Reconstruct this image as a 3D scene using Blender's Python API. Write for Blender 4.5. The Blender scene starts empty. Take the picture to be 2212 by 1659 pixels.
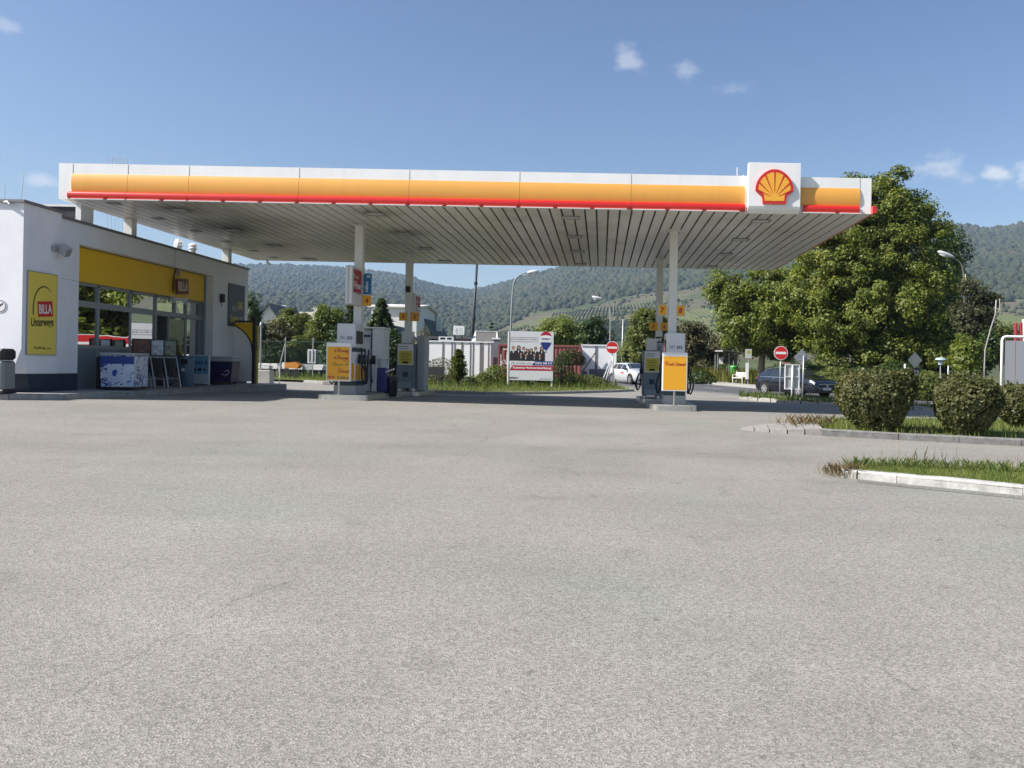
import bpy, math, random
import numpy as np
from mathutils import Vector, Matrix, Euler

random.seed(7)
RNG = np.random.default_rng(11)
C = bpy.context.scene.collection
SC = bpy.context.scene
R = math.radians

# ------------------------------------------------------------------ measuring
F, U0, V0, ROLL, CAMZ = 1660.0, 1299.0, 795.0, R(1.08), 1.0
CR, SR = math.cos(ROLL), math.sin(ROLL)

def at(u, v, d):
    du, dv = u - U0, V0 - v
    return Vector(((du * CR - dv * SR) * d / F, d, CAMZ + (du * SR + dv * CR) * d / F))

def sm(a, b, x):
    t = min(1, max(0, (x - a) / (b - a)))
    return t * t * (3 - 2 * t)

def G(x, y):
    """height of the forecourt and road at x, y (the lot falls towards the viewer and to the right)"""
    if y < 17:
        yy = max(y, 0.0)
        a = -0.6 * ((17 - yy) / 17) ** 1.3
    elif y < 22: a = 0.0
    elif y < 32: a = -0.017 * (y - 22)
    elif y < 34: a = -0.17
    elif y < 75: a = -0.17 + 0.0125 * (y - 34)
    else: a = 0.3425
    return a - 0.011 * (min(16, max(-18, x)) + 7)

# ------------------------------------------------------------------ materials
MATS = {}
def mat(name, col, rough=.6, metal=0., var=0., vscale=3., bump=0., bscale=40., spec=.5, coat=0., emit=None, streak=0.):
    if name in MATS: return MATS[name]
    m = bpy.data.materials.new(name); m.use_nodes = True
    nt = m.node_tree; b = nt.nodes['Principled BSDF']
    c4 = (*col, 1)
    b.inputs['Base Color'].default_value = c4
    b.inputs['Roughness'].default_value = rough
    b.inputs['Metallic'].default_value = metal
    b.inputs['Specular IOR Level'].default_value = spec
    b.inputs['Coat Weight'].default_value = coat
    tc = nt.nodes.new('ShaderNodeTexCoord')
    if var > 0:
        n = nt.nodes.new('ShaderNodeTexNoise'); n.inputs['Scale'].default_value = vscale; n.inputs['Detail'].default_value = 6
        n.inputs['Roughness'].default_value = .65
        nt.links.new(tc.outputs['Object'], n.inputs['Vector'])
        r = nt.nodes.new('ShaderNodeMapRange')
        r.inputs['From Min'].default_value = .3; r.inputs['From Max'].default_value = .7
        r.inputs['To Min'].default_value = 1 - var; r.inputs['To Max'].default_value = 1 + var
        nt.links.new(n.outputs['Fac'], r.inputs['Value'])
        mx = nt.nodes.new('ShaderNodeVectorMath'); mx.operation = 'SCALE'
        mx.inputs[0].default_value = col
        nt.links.new(r.outputs['Result'], mx.inputs['Scale'])
        nt.links.new(mx.outputs['Vector'], b.inputs['Base Color'])
    if streak > 0:
        mp_ = nt.nodes.new('ShaderNodeMapping'); mp_.inputs['Scale'].default_value = (1.7, 1.7, .22); nt.links.new(tc.outputs['Object'], mp_.inputs['Vector'])
        n3 = nt.nodes.new('ShaderNodeTexNoise'); n3.inputs['Scale'].default_value = 1.6; n3.inputs['Detail'].default_value = 5; n3.inputs['Roughness'].default_value = .6
        nt.links.new(mp_.outputs[0], n3.inputs['Vector'])
        r3 = nt.nodes.new('ShaderNodeMapRange'); r3.inputs['From Min'].default_value = .48; r3.inputs['From Max'].default_value = .72
        r3.inputs['To Min'].default_value = 1; r3.inputs['To Max'].default_value = 1 - streak; nt.links.new(n3.outputs['Fac'], r3.inputs['Value'])
        v3 = nt.nodes.new('ShaderNodeVectorMath'); v3.operation = 'SCALE'
        if b.inputs['Base Color'].links: nt.links.new(b.inputs['Base Color'].links[0].from_socket, v3.inputs[0])
        else: v3.inputs[0].default_value = col
        nt.links.new(r3.outputs['Result'], v3.inputs['Scale']); nt.links.new(v3.outputs['Vector'], b.inputs['Base Color'])
    if bump > 0:
        n2 = nt.nodes.new('ShaderNodeTexNoise'); n2.inputs['Scale'].default_value = bscale; n2.inputs['Detail'].default_value = 4
        nt.links.new(tc.outputs['Object'], n2.inputs['Vector'])
        bp = nt.nodes.new('ShaderNodeBump'); bp.inputs['Strength'].default_value = bump; bp.inputs['Distance'].default_value = .01
        nt.links.new(n2.outputs['Fac'], bp.inputs['Height'])
        nt.links.new(bp.outputs['Normal'], b.inputs['Normal'])
    if emit:
        b.inputs['Emission Color'].default_value = (*emit[0], 1); b.inputs['Emission Strength'].default_value = emit[1]
    MATS[name] = m
    return m

def ramp(nt, stops):
    r = nt.nodes.new('ShaderNodeValToRGB')
    els = r.color_ramp.elements
    els[0].position, els[0].color = stops[0][0], (*stops[0][1], 1)
    els[1].position, els[1].color = stops[-1][0], (*stops[-1][1], 1)
    for p, c in stops[1:-1]:
        e = els.new(p); e.color = (*c, 1)
    return r

def leaf_mat(name, cols, trans=.35, rough=.55, clump=1.2):
    if name in MATS: return MATS[name]
    m = bpy.data.materials.new(name); m.use_nodes = True
    nt = m.node_tree; b = nt.nodes['Principled BSDF']; out = nt.nodes['Material Output']
    g = nt.nodes.new('ShaderNodeNewGeometry')
    tc = nt.nodes.new('ShaderNodeTexCoord')
    n = nt.nodes.new('ShaderNodeTexNoise'); n.inputs['Scale'].default_value = clump; n.inputs['Detail'].default_value = 2
    nt.links.new(tc.outputs['Object'], n.inputs['Vector'])
    mix = nt.nodes.new('ShaderNodeMath'); mix.operation = 'MULTIPLY_ADD'
    mix.inputs[1].default_value = .55; 
    sc = nt.nodes.new('ShaderNodeMath'); sc.operation = 'MULTIPLY_ADD'; sc.inputs[1].default_value = 1.1; sc.inputs[2].default_value = -.3
    nt.links.new(n.outputs['Fac'], sc.inputs[0])
    nt.links.new(g.outputs['Random Per Island'], mix.inputs[0]); nt.links.new(sc.outputs[0], mix.inputs[2])
    k = len(cols)
    r = ramp(nt, [(i / (k - 1), c) for i, c in enumerate(cols)])
    nt.links.new(mix.outputs[0], r.inputs['Fac'])
    nt.links.new(r.outputs['Color'], b.inputs['Base Color'])
    b.inputs['Roughness'].default_value = rough; b.inputs['Specular IOR Level'].default_value = .35
    tr = nt.nodes.new('ShaderNodeBsdfTranslucent')
    hs = nt.nodes.new('ShaderNodeHueSaturation'); hs.inputs['Value'].default_value = 1.5; hs.inputs['Saturation'].default_value = 1.1
    nt.links.new(r.outputs['Color'], hs.inputs['Color']); nt.links.new(hs.outputs['Color'], tr.inputs['Color'])
    ms = nt.nodes.new('ShaderNodeMixShader'); ms.inputs[0].default_value = trans
    nt.links.new(b.outputs[0], ms.inputs[1]); nt.links.new(tr.outputs[0], ms.inputs[2])
    nt.links.new(ms.outputs[0], out.inputs['Surface'])
    MATS[name] = m
    return m

def glass_mat(name, tint=(.8, .85, .85), ior=1.9):
    if name in MATS: return MATS[name]
    m = bpy.data.materials.new(name); m.use_nodes = True
    nt = m.node_tree; nt.nodes.remove(nt.nodes['Principled BSDF']); out = nt.nodes['Material Output']
    t = nt.nodes.new('ShaderNodeBsdfTransparent'); t.inputs['Color'].default_value = (*tint, 1)
    g = nt.nodes.new('ShaderNodeBsdfGlossy'); g.inputs['Roughness'].default_value = .0
    fr = nt.nodes.new('ShaderNodeFresnel'); fr.inputs['IOR'].default_value = ior
    tc = nt.nodes.new('ShaderNodeTexCoord')
    n = nt.nodes.new('ShaderNodeTexNoise'); n.inputs['Scale'].default_value = .9
    nt.links.new(tc.outputs['Object'], n.inputs['Vector'])
    bp = nt.nodes.new('ShaderNodeBump'); bp.inputs['Strength'].default_value = .1; bp.inputs['Distance'].default_value = .01
    nt.links.new(n.outputs['Fac'], bp.inputs['Height']); nt.links.new(bp.outputs['Normal'], g.inputs['Normal'])
    ms = nt.nodes.new('ShaderNodeMixShader')
    nt.links.new(fr.outputs[0], ms.inputs[0]); nt.links.new(t.outputs[0], ms.inputs[1]); nt.links.new(g.outputs[0], ms.inputs[2])
    nt.links.new(ms.outputs[0], out.inputs['Surface'])
    MATS[name] = m
    return m

# ------------------------------------------------------------------ mesh building
class MB:
    def __init__(s): s.v, s.f, s.m = [], [], []
    def add(s, vs, fs, m=0):
        o = len(s.v); s.v += [tuple(p) for p in vs]
        for f in fs: s.f.append(tuple(i + o for i in f)); s.m.append(m)
        return s
    def box(s, x0, x1, y0, y1, z0, z1, m=0, M=None):
        vs = [Vector((x, y, z)) for x in (x0, x1) for y in (y0, y1) for z in (z0, z1)]
        if M is not None: vs = [M @ p for p in vs]
        return s.add(vs, [(0, 1, 3, 2), (4, 6, 7, 5), (0, 4, 5, 1), (2, 3, 7, 6), (0, 2, 6, 4), (1, 5, 7, 3)], m)
    def bbox(s, x0, x1, y0, y1, z0, z1, b=.02, m=0):
        """box with chamfered edges"""
        b = min(b, (x1 - x0) * .45, (y1 - y0) * .45, (z1 - z0) * .45)
        X, Y, Z = (x0, x1), (y0, y1), (z0, z1)
        idx, vs = {}, []
        for i in (0, 1):
            for j in (0, 1):
                for k in (0, 1):
                    sx, sy, sz = (b if i == 0 else -b), (b if j == 0 else -b), (b if k == 0 else -b)
                    for a, p in enumerate(((X[i], Y[j] + sy, Z[k] + sz), (X[i] + sx, Y[j], Z[k] + sz), (X[i] + sx, Y[j] + sy, Z[k]))):
                        idx[i, j, k, a] = len(vs); vs.append(p)
        fs = []
        I = idx
        for i in (0, 1):
            q = [I[i, 0, 0, 0], I[i, 1, 0, 0], I[i, 1, 1, 0], I[i, 0, 1, 0]]; fs.append(q if i else q[::-1])
            q = [I[0, i, 0, 1], I[1, i, 0, 1], I[1, i, 1, 1], I[0, i, 1, 1]]; fs.append(q[::-1] if i else q)
            q = [I[0, 0, i, 2], I[1, 0, i, 2], I[1, 1, i, 2], I[0, 1, i, 2]]; fs.append(q if i else q[::-1])
        for i in (0, 1):
            for j in (0, 1):
                fs.append([I[i, j, 0, 0], I[i, j, 1, 0], I[i, j, 1, 1], I[i, j, 0, 1]])
                fs.append([I[i, 0, j, 0], I[i, 1, j, 0], I[i, 1, j, 2], I[i, 0, j, 2]])
                fs.append([I[0, i, j, 1], I[1, i, j, 1], I[1, i, j, 2], I[0, i, j, 2]])
                for k in (0, 1): fs.append([I[i, j, k, 0], I[i, j, k, 1], I[i, j, k, 2]])
        return s.add(vs, fs, m)
    def tube(s, pts, r, n=8, m=0, caps=True):
        pts = [Vector(p) for p in pts]
        rs = r if isinstance(r, (list, tuple)) else [r] * len(pts)
        rings = []
        prev = None
        for i, p in enumerate(pts):
            t = (pts[min(i + 1, len(pts) - 1)] - pts[max(i - 1, 0)])
            t = t.normalized() if t.length > 1e-9 else Vector((0, 0, 1))
            if prev is None:
                a = Vector((1, 0, 0)) if abs(t.x) < .8 else Vector((0, 1, 0))
            else: a = prev
            b = t.cross(a); b = b.normalized() if b.length > 1e-6 else t.orthogonal().normalized()
            a = b.cross(t).normalized(); prev = a
            rings.append([p + (a * math.cos(2 * math.pi * k / n) + b * math.sin(2 * math.pi * k / n)) * rs[i] for k in range(n)])
        vs = [q for ring in rings for q in ring]
        fs = []
        for i in range(len(pts) - 1):
            for k in range(n):
                k2 = (k + 1) % n
                fs.append((i * n + k, i * n + k2, (i + 1) * n + k2, (i + 1) * n + k))
        if caps:
            fs.append(tuple(range(n))[::-1]); fs.append(tuple((len(pts) - 1) * n + k for k in range(n)))
        return s.add(vs, fs, m)
    def cyl(s, c, r, z0, z1, n=16, m=0, r1=None):
        return s.tube([(c[0], c[1], z0), (c[0], c[1], z1)], [r, r if r1 is None else r1], n, m)
    def lathe(s, prof, c=(0, 0), n=16, m=0):
        vs, fs = [], []
        for r, z in prof:
            for k in range(n):
                a = 2 * math.pi * k / n
                vs.append((c[0] + r * math.cos(a), c[1] + r * math.sin(a), z))
        for i in range(len(prof) - 1):
            for k in range(n):
                k2 = (k + 1) % n
                fs.append((i * n + k, i * n + k2, (i + 1) * n + k2, (i + 1) * n + k))
        fs.append(tuple(range(n))[::-1]); fs.append(tuple((len(prof) - 1) * n + k for k in range(n)))
        return s.add(vs, fs, m)
    def plate(s, poly, o, ex, ez, t, m=0):
        """flat polygon in a plane at o spanned by ex, ez, thickness t towards ex x ez"""
        o, ex, ez = Vector(o), Vector(ex), Vector(ez); n = ex.cross(ez).normalized() * t
        k = len(poly)
        vs = [o + ex * a + ez * b for a, b in poly] + [o + ex * a + ez * b + n for a, b in poly]
        fs = [tuple(range(k, 2 * k)), tuple(range(k))[::-1]] + [(i, (i + 1) % k, k + (i + 1) % k, k + i) for i in range(k)]
        return s.add(vs, fs, m)
    def extrude_x(s, prof, x0, x1, m=0, closed=True):
        """profile of (y, z) points run along x"""
        k = len(prof)
        vs = [(x0, y, z) for y, z in prof] + [(x1, y, z) for y, z in prof]
        fs = [(i, (i + 1) % k, k + (i + 1) % k, k + i) for i in range(k if closed else k - 1)]
        if closed: fs += [tuple(range(k))[::-1], tuple(range(k, 2 * k))]
        return s.add(vs, fs, m)
    def grid(s, rows, m=0):
        n = len(rows[0]); vs = [p for r in rows for p in r]
        fs = [(i * n + j, i * n + j + 1, (i + 1) * n + j + 1, (i + 1) * n + j) for i in range(len(rows) - 1) for j in range(n - 1)]
        return s.add(vs, fs, m)
    def build(s, name, mats, parent=None, smooth=False, world=False, fixn=True, sharp=None):
        me = bpy.data.meshes.new(name)
        vs = s.v
        if world and parent is not None:
            Mi = (Matrix.Translation(parent.location) @ parent.rotation_euler.to_matrix().to_4x4()).inverted()
            vs = [tuple(Mi @ Vector(p)) for p in vs]
        me.from_pydata(vs, [], s.f)
        if not isinstance(mats, (list, tuple)): mats = [mats]
        for m in mats: me.materials.append(m)
        me.polygons.foreach_set('material_index', s.m)
        if fixn:
            import bmesh
            bm = bmesh.new(); bm.from_mesh(me); bmesh.ops.recalc_face_normals(bm, faces=bm.faces); bm.to_mesh(me); bm.free()
        if smooth:
            me.polygons.foreach_set('use_smooth', [True] * len(me.polygons))
            if sharp: 
                try: me.set_sharp_from_angle(angle=R(sharp))
                except Exception: pass
        me.update()
        o = bpy.data.objects.new(name, me); C.objects.link(o)
        if parent is not None: o.parent = parent
        return o

def np_mesh(name, V, Fc, mats, parent=None, smooth=False, midx=None):
    me = bpy.data.meshes.new(name)
    k = Fc.shape[1]
    me.vertices.add(len(V)); me.vertices.foreach_set('co', np.ascontiguousarray(V, dtype=np.float32).ravel())
    me.loops.add(Fc.size); me.loops.foreach_set('vertex_index', np.ascontiguousarray(Fc, dtype=np.int32).ravel())
    me.polygons.add(len(Fc)); me.polygons.foreach_set('loop_start', np.arange(0, Fc.size, k, dtype=np.int32))
    try: me.polygons.foreach_set('loop_total', np.full(len(Fc), k, dtype=np.int32))
    except Exception: pass
    for m in (mats if isinstance(mats, (list, tuple)) else [mats]): me.materials.append(m)
    if midx is not None: me.polygons.foreach_set('material_index', np.asarray(midx, dtype=np.int32))
    if smooth: me.polygons.foreach_set('use_smooth', np.ones(len(Fc), dtype=bool))
    me.update(calc_edges=True); me.validate()
    o = bpy.data.objects.new(name, me); C.objects.link(o)
    if parent is not None: o.parent = parent
    return o

def tag(o, label=None, cat=None, group=None, kind=None):
    if label: o['label'] = label
    if cat: o['category'] = cat
    if group: o['group'] = group
    if kind: o['kind'] = kind
    return o
def thing(name, label, cat, loc, rz=0., group=None):
    o = bpy.data.objects.new(name, None); C.objects.link(o)
    o.empty_display_size = .2
    o.location = Vector(loc); o.rotation_euler = Euler((0, 0, rz))
    return tag(o, label, cat, group)
def struct(o): o['kind'] = 'structure'; return o
def copy_tree(o, parent=None):
    c = o.copy(); C.objects.link(c)
    if parent is not None: c.parent = parent
    for ch in list(o.children): copy_tree(ch, c)
    return c

EX, EY, EZ = Vector((1, 0, 0)), Vector((0, 1, 0)), Vector((0, 0, 1))
def text(s, o, mt, parent, w=None, h=None, ex=EX, ez=EZ, name='lettering', bold=0., shear=0., align='C', t=.002, world=False, space=1.):
    """lettering as a flat mesh; o is the centre (align C) or the left/right end of the line of text"""
    cu = bpy.data.curves.new('t', 'FONT'); cu.body = s; cu.resolution_u = 3; cu.extrude = .001; cu.offset = bold; cu.shear = shear
    cu.space_character = space
    ob = bpy.data.objects.new('t', cu); C.objects.link(ob)
    dg = bpy.context.evaluated_depsgraph_get(); dg.update()
    me = bpy.data.meshes.new_from_object(ob.evaluated_get(dg))
    bpy.data.objects.remove(ob); bpy.data.curves.remove(cu)
    n = len(me.vertices); co = np.zeros(n * 3, dtype=np.float32); me.vertices.foreach_get('co', co); co = co.reshape(-1, 3)
    mn, mx = co.min(0), co.max(0)
    sx = (w / (mx[0] - mn[0])) if w else None
    sz = (h / (mx[1] - mn[1])) if h else None
    if sx is None: sx = sz
    if sz is None: sz = sx
    cx = (mn[0] + mx[0]) / 2 if align == 'C' else (mn[0] if align == 'L' else mx[0])
    cy = (mn[1] + mx[1]) / 2
    ex, ez, o = Vector(ex), Vector(ez), Vector(o); nn = ex.cross(ez).normalized()
    a = (co[:, 0] - cx) * sx; b = (co[:, 1] - cy) * sz
    zz = np.where(co[:, 2] > 0, t, -.0015)
    P = np.array(o)[None] + a[:, None] * np.array(ex) + b[:, None] * np.array(ez) + zz[:, None] * np.array(nn)
    if world and parent is not None:
        Mi = np.array((Matrix.Translation(parent.location) @ parent.rotation_euler.to_matrix().to_4x4()).inverted())
        P = P @ Mi[:3, :3].T + Mi[:3, 3]
    me.vertices.foreach_set('co', P.astype(np.float32).ravel()); me.materials.clear(); me.materials.append(mt)
    me.update(); me.name = name
    obj = bpy.data.objects.new(name, me); C.objects.link(obj)
    if parent is not None: obj.parent = parent
    return obj

# ------------------------------------------------------------------ foliage
def leaves(P, N, size, aspect=.55, fold=.15, jitter=.35):
    """diamond leaves at points P with normals N"""
    n = len(P)
    N = N / (np.linalg.norm(N, axis=1, keepdims=True) + 1e-9)
    A = RNG.normal(size=(n, 3)); T = np.cross(N, A); T /= (np.linalg.norm(T, axis=1, keepdims=True) + 1e-9)
    B = np.cross(N, T)
    s = (size * (1 + jitter * RNG.uniform(-1, 1, n)))[:, None]
    V = np.empty((n, 4, 3))
    V[:, 0] = P - T * s * .5; V[:, 2] = P + T * s * .5
    V[:, 1] = P + B * s * .5 * aspect + N * s * fold; V[:, 3] = P - B * s * .5 * aspect + N * s * fold
    return V.reshape(-1, 3), np.arange(4 * n).reshape(-1, 4)

def clump_points(centers, radii, per, flat=.75):
    cs = np.repeat(np.asarray(centers), per, axis=0); rs = np.repeat(np.asarray(radii), per)
    d = RNG.normal(size=cs.shape); d /= np.linalg.norm(d, axis=1, keepdims=True)
    r = RNG.uniform(0, 1, len(cs)) ** (1 / 2.2)
    off = d * (r * rs)[:, None]; off[:, 2] *= flat
    return cs + off, d

def tree(name, label, cat, base, crowns, nclump, per, crad, lsize, lm, bark, trunk_r, trunk_h, group=None, nlimb=14, shell=.5, up=.5, flat=.75, aspect=.55, bottom=None):
    """crowns: ellipsoids (cx,cy,cz,rx,ry,rz) relative to the base"""
    root = thing(name, label, cat, base, 0, group)
    cr = np.array(crowns, dtype=float)
    wts = cr[:, 3] * cr[:, 4] * cr[:, 5]; wts /= wts.sum()
    ids = RNG.choice(len(cr), nclump, p=wts)
    d = RNG.normal(size=(nclump, 3)); d /= np.linalg.norm(d, axis=1, keepdims=True)
    r = RNG.uniform(0, 1, nclump) ** shell
    cen = cr[ids, :3] + d * cr[ids, 3:6] * r[:, None]
    if bottom is not None: cen[:, 2] = np.maximum(cen[:, 2], bottom + RNG.uniform(0, .6, nclump))
    rad = crad * RNG.uniform(.55, 1.25, nclump)
    P, D = clump_points(cen, rad, per, flat)
    out = np.repeat(d, per, axis=0)
    N = D * .7 + out * .5 + np.array([0, 0, up]) + RNG.normal(size=P.shape) * .55
    V, Fc = leaves(P, N, lsize, aspect)
    np_mesh('crown', V, Fc, lm, root)
    mb = MB()
    zc = float(cr[:, 2].max())
    top = Vector((float(np.average(cr[:, 0], weights=wts)), float(np.average(cr[:, 1], weights=wts)), zc))
    path = [Vector((0, 0, -.15)), Vector((random.uniform(-.05, .05), 0, trunk_h * .5)), Vector((top.x * .3, top.y * .3, trunk_h)), Vector((top.x * .7, top.y * .7, (trunk_h + zc) / 2)), top]
    mb.tube(path, [trunk_r * 1.25, trunk_r, trunk_r * .85, trunk_r * .5, trunk_r * .15], 9)
    pick = RNG.choice(nclump, min(nlimb, nclump), replace=False)
    for k in pick:
        e = Vector(cen[k]); f = random.uniform(.55, 1.25)
        s0 = path[2].lerp(path[3], min(1, max(0, (f - .6) / .65)))
        midp = s0.lerp(e, .5) + Vector((0, 0, .12 * (e - s0).length))
        mb.tube([s0, midp, e], [trunk_r * .42, trunk_r * .22, trunk_r * .06], 6)
    mb.build('trunk', bark, root, smooth=True)
    return root

def shrub(name, label, base, rx, ry, rz, n, lsize, lm, bark, group=None, cat='shrub', lumps=10, boxy=1., aspect=.6):
    """dense low bush: leaves through an uneven shell on a few stems"""
    root = thing(name, label, cat, base, 0, group)
    d = RNG.normal(size=(n, 3)); d /= np.linalg.norm(d, axis=1, keepdims=True)
    d[:, 2] = np.abs(d[:, 2]) * np.where(RNG.uniform(0, 1, n) < .86, 1, -.3)
    if boxy != 1: d = np.sign(d) * np.abs(d) ** boxy
    dirs = RNG.normal(size=(lumps, 3)); dirs /= np.linalg.norm(dirs, axis=1, keepdims=True)
    amp = RNG.uniform(.05, .2, lumps)
    bump = 1 + (np.maximum(0, d @ dirs.T) ** 8 * amp).sum(1) - .08
    r = 1 - RNG.exponential(.13, n).clip(0, .85)
    P = d * (bump * r)[:, None] * np.array([rx, ry, rz]); P[:, 2] += rz * .12
    P[:, 2] = np.maximum(P[:, 2], .02)
    N = d + np.array([0, 0, .25]) + RNG.normal(size=P.shape) * .6
    V, Fc = leaves(P, N, lsize, aspect)
    np_mesh('foliage', V, Fc, lm, root)
    mb = MB()
    for k in range(9):
        a = random.uniform(0, 6.28); q = random.uniform(.35, .8)
        mb.tube([(.06 * math.cos(a), .06 * math.sin(a), -.05), (rx * q * .4 * math.cos(a), ry * q * .4 * math.sin(a), rz * .5), (rx * q * math.cos(a), ry * q * math.sin(a), rz * .95)], [.025, .018, .006], 5)
    mb.build('stem', bark, root)
    return root

def grass(name, label, pts, h0, h1, w, mt, lean=.5, z=None, parent=None):
    """blades: one slim bent triangle pair each"""
    n = len(pts)
    P = np.asarray(pts, dtype=float)
    a = RNG.uniform(0, 2 * math.pi, n); h = RNG.uniform(h0, h1, n); ln = RNG.uniform(0, lean, n) * h
    S = np.stack([np.cos(a), np.sin(a), np.zeros(n)], 1); D = np.stack([np.cos(a + 1.3), np.sin(a + 1.3), np.zeros(n)], 1)
    V = np.empty((n, 4, 3))
    V[:, 0] = P - S * w; V[:, 1] = P + S * w
    V[:, 2] = P + D * (ln * .35)[:, None] + S * w * .7 + EZn * (h * .6)[:, None]
    V[:, 3] = P + D * ln[:, None] + EZn * h[:, None]
    V[:, 2] += S * w * .0
    Fc = np.array([[0, 1, 2, 3]]) + 4 * np.arange(n)[:, None]
    o = np_mesh(name, V.reshape(-1, 3), Fc, mt, parent)
    if parent is None: tag(o, label, 'grass', kind='stuff')
    else: o['kind'] = 'stuff'
    return o
EZn = np.array([0, 0, 1.])

def loft(front, back, n, zoff, smooth=False):
    """sheet between two polylines, following the ground plus zoff"""
    rows = []
    for i in range(n + 1):
        t = i / n
        rows.append([(p[0] + (q[0] - p[0]) * t, p[1] + (q[1] - p[1]) * t) for p, q in zip(front, back)])
    return [[(x, y, G(x, y) + zoff) for x, y in r] for r in rows]
def dense(pl, step):
    out = []
    for a, b in zip(pl[:-1], pl[1:]):
        k = max(1, int(math.dist(a, b) / step))
        out += [(a[0] + (b[0] - a[0]) * i / k, a[1] + (b[1] - a[1]) * i / k) for i in range(k)]
    return out + [pl[-1]]
def resample(pl, n):
    L = [0]
    for a, b in zip(pl[:-1], pl[1:]): L.append(L[-1] + math.dist(a, b))
    out = []
    for i in range(n):
        s = L[-1] * i / (n - 1); k = 0
        while k < len(pl) - 2 and L[k + 1] < s: k += 1
        f = (s - L[k]) / max(1e-9, L[k + 1] - L[k])
        out.append((pl[k][0] + (pl[k + 1][0] - pl[k][0]) * f, pl[k][1] + (pl[k + 1][1] - pl[k][1]) * f))
    return out
def kerb(name, line, w, h, mt, stone=1.0, gap=.012, rough=.0):
    """run of kerb stones along a line (one surface of separate stones), w wide to the left of the walking direction"""
    mb = MB()
    pl = dense(line, stone)
    for a, b in zip(pl[:-1], pl[1:]):
        a, b = Vector(a), Vector(b); d = (b - a); L = d.length; d.normalize(); nrm = Vector((-d.y, d.x))
        a2, b2 = a + d * gap * .5, b - d * gap * .5
        k = max(1, int(L / .25)) if rough else 1
        prof = [(0, -.15), (0, h - .02), (.02, h), (w, h), (w, -.15)]
        rows = []
        for i in range(k + 1):
            p = a2.lerp(b2, i / k)
            jz = random.uniform(-rough, rough) if rough else 0; jo = random.uniform(-rough, rough) if rough else 0
            rows.append([(p.x + nrm.x * (o + (jo if o < w and z > 0 else 0)), p.y + nrm.y * (o + (jo if o < w and z > 0 else 0)), G(p.x, p.y) + z + (jz if z > 0 else 0)) for o, z in prof])
        base = len(mb.v); mb.grid(rows)
        n = len(prof); mb.f.append(tuple(base + j for j in range(n))); mb.m.append(0); mb.f.append(tuple(base + k * n + j for j in range(n))[::-1]); mb.m.append(0)
    return struct(mb.build(name, mt))
HAZE_D = 1.3e-4
# ================================================================== camera, light, sky
cam = bpy.data.cameras.new('camera'); co = bpy.data.objects.new('camera', cam); C.objects.link(co); SC.camera = co
cam.sensor_fit = 'HORIZONTAL'; cam.sensor_width = 36; cam.lens = 36 * F / 2212
cam.shift_x = -(U0 - 1106) / 2212; cam.shift_y = -(829.5 - V0) / 2212
cam.clip_start = .05; cam.clip_end = 12000
co.matrix_world = Matrix(((CR, -SR, 0, 0), (0, 0, -1, 0), (SR, CR, 0, CAMZ), (0, 0, 0, 1)))

SUNV = Vector((-1.05, -.34, 1.0)).normalized()
sl = bpy.data.lights.new('sun', 'SUN'); sl.energy = 4.6; sl.angle = R(.53); sl.color = (1, .955, .89)
so = bpy.data.objects.new('sun', sl); C.objects.link(so); so.rotation_euler = SUNV.to_track_quat('Z', 'Y').to_euler(); so.location = (-40, -20, 60)

w = bpy.data.worlds.new('World'); SC.world = w; w.use_nodes = True
nt = w.node_tree; bg = nt.nodes['Background']
sky = nt.nodes.new('ShaderNodeTexSky'); sky.sky_type = 'NISHITA'; sky.sun_disc = False
sky.sun_elevation = math.asin(SUNV.z); sky.sun_rotation = math.atan2(SUNV.x, SUNV.y)
sky.air_density = 1.1; sky.dust_density = 1.6; sky.ozone_density = 1.6; sky.altitude = 250
tc = nt.nodes.new('ShaderNodeTexCoord')
hs = nt.nodes.new('ShaderNodeHueSaturation'); hs.inputs['Saturation'].default_value = 1.12; hs.inputs['Hue'].default_value = .507
nt.links.new(sky.outputs[0], hs.inputs['Color'])
cur = hs.outputs['Color']
nz = nt.nodes.new('ShaderNodeTexNoise'); nz.inputs['Scale'].default_value = 34; nz.inputs['Detail'].default_value = 6; nz.inputs['Roughness'].default_value = .58
mp = nt.nodes.new('ShaderNodeMapping'); mp.inputs['Scale'].default_value = (1, 1, 1.5)
nt.links.new(tc.outputs['Generated'], mp.inputs['Vector']); nt.links.new(mp.outputs[0], nz.inputs['Vector'])
CLOUDS = [(1358, 132, 40, 32, .40), (1476, 156, 38, 22, .28), (1595, 192, 60, 22, .20), (2030, 358, 58, 34, .48), (2152, 380, 42, 26, .7),
          (2090, 388, 34, 14, .3), (2225, 372, 30, 34, .6), (92, 390, 40, 16, .5), (16, 56, 34, 16, .3)]
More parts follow.
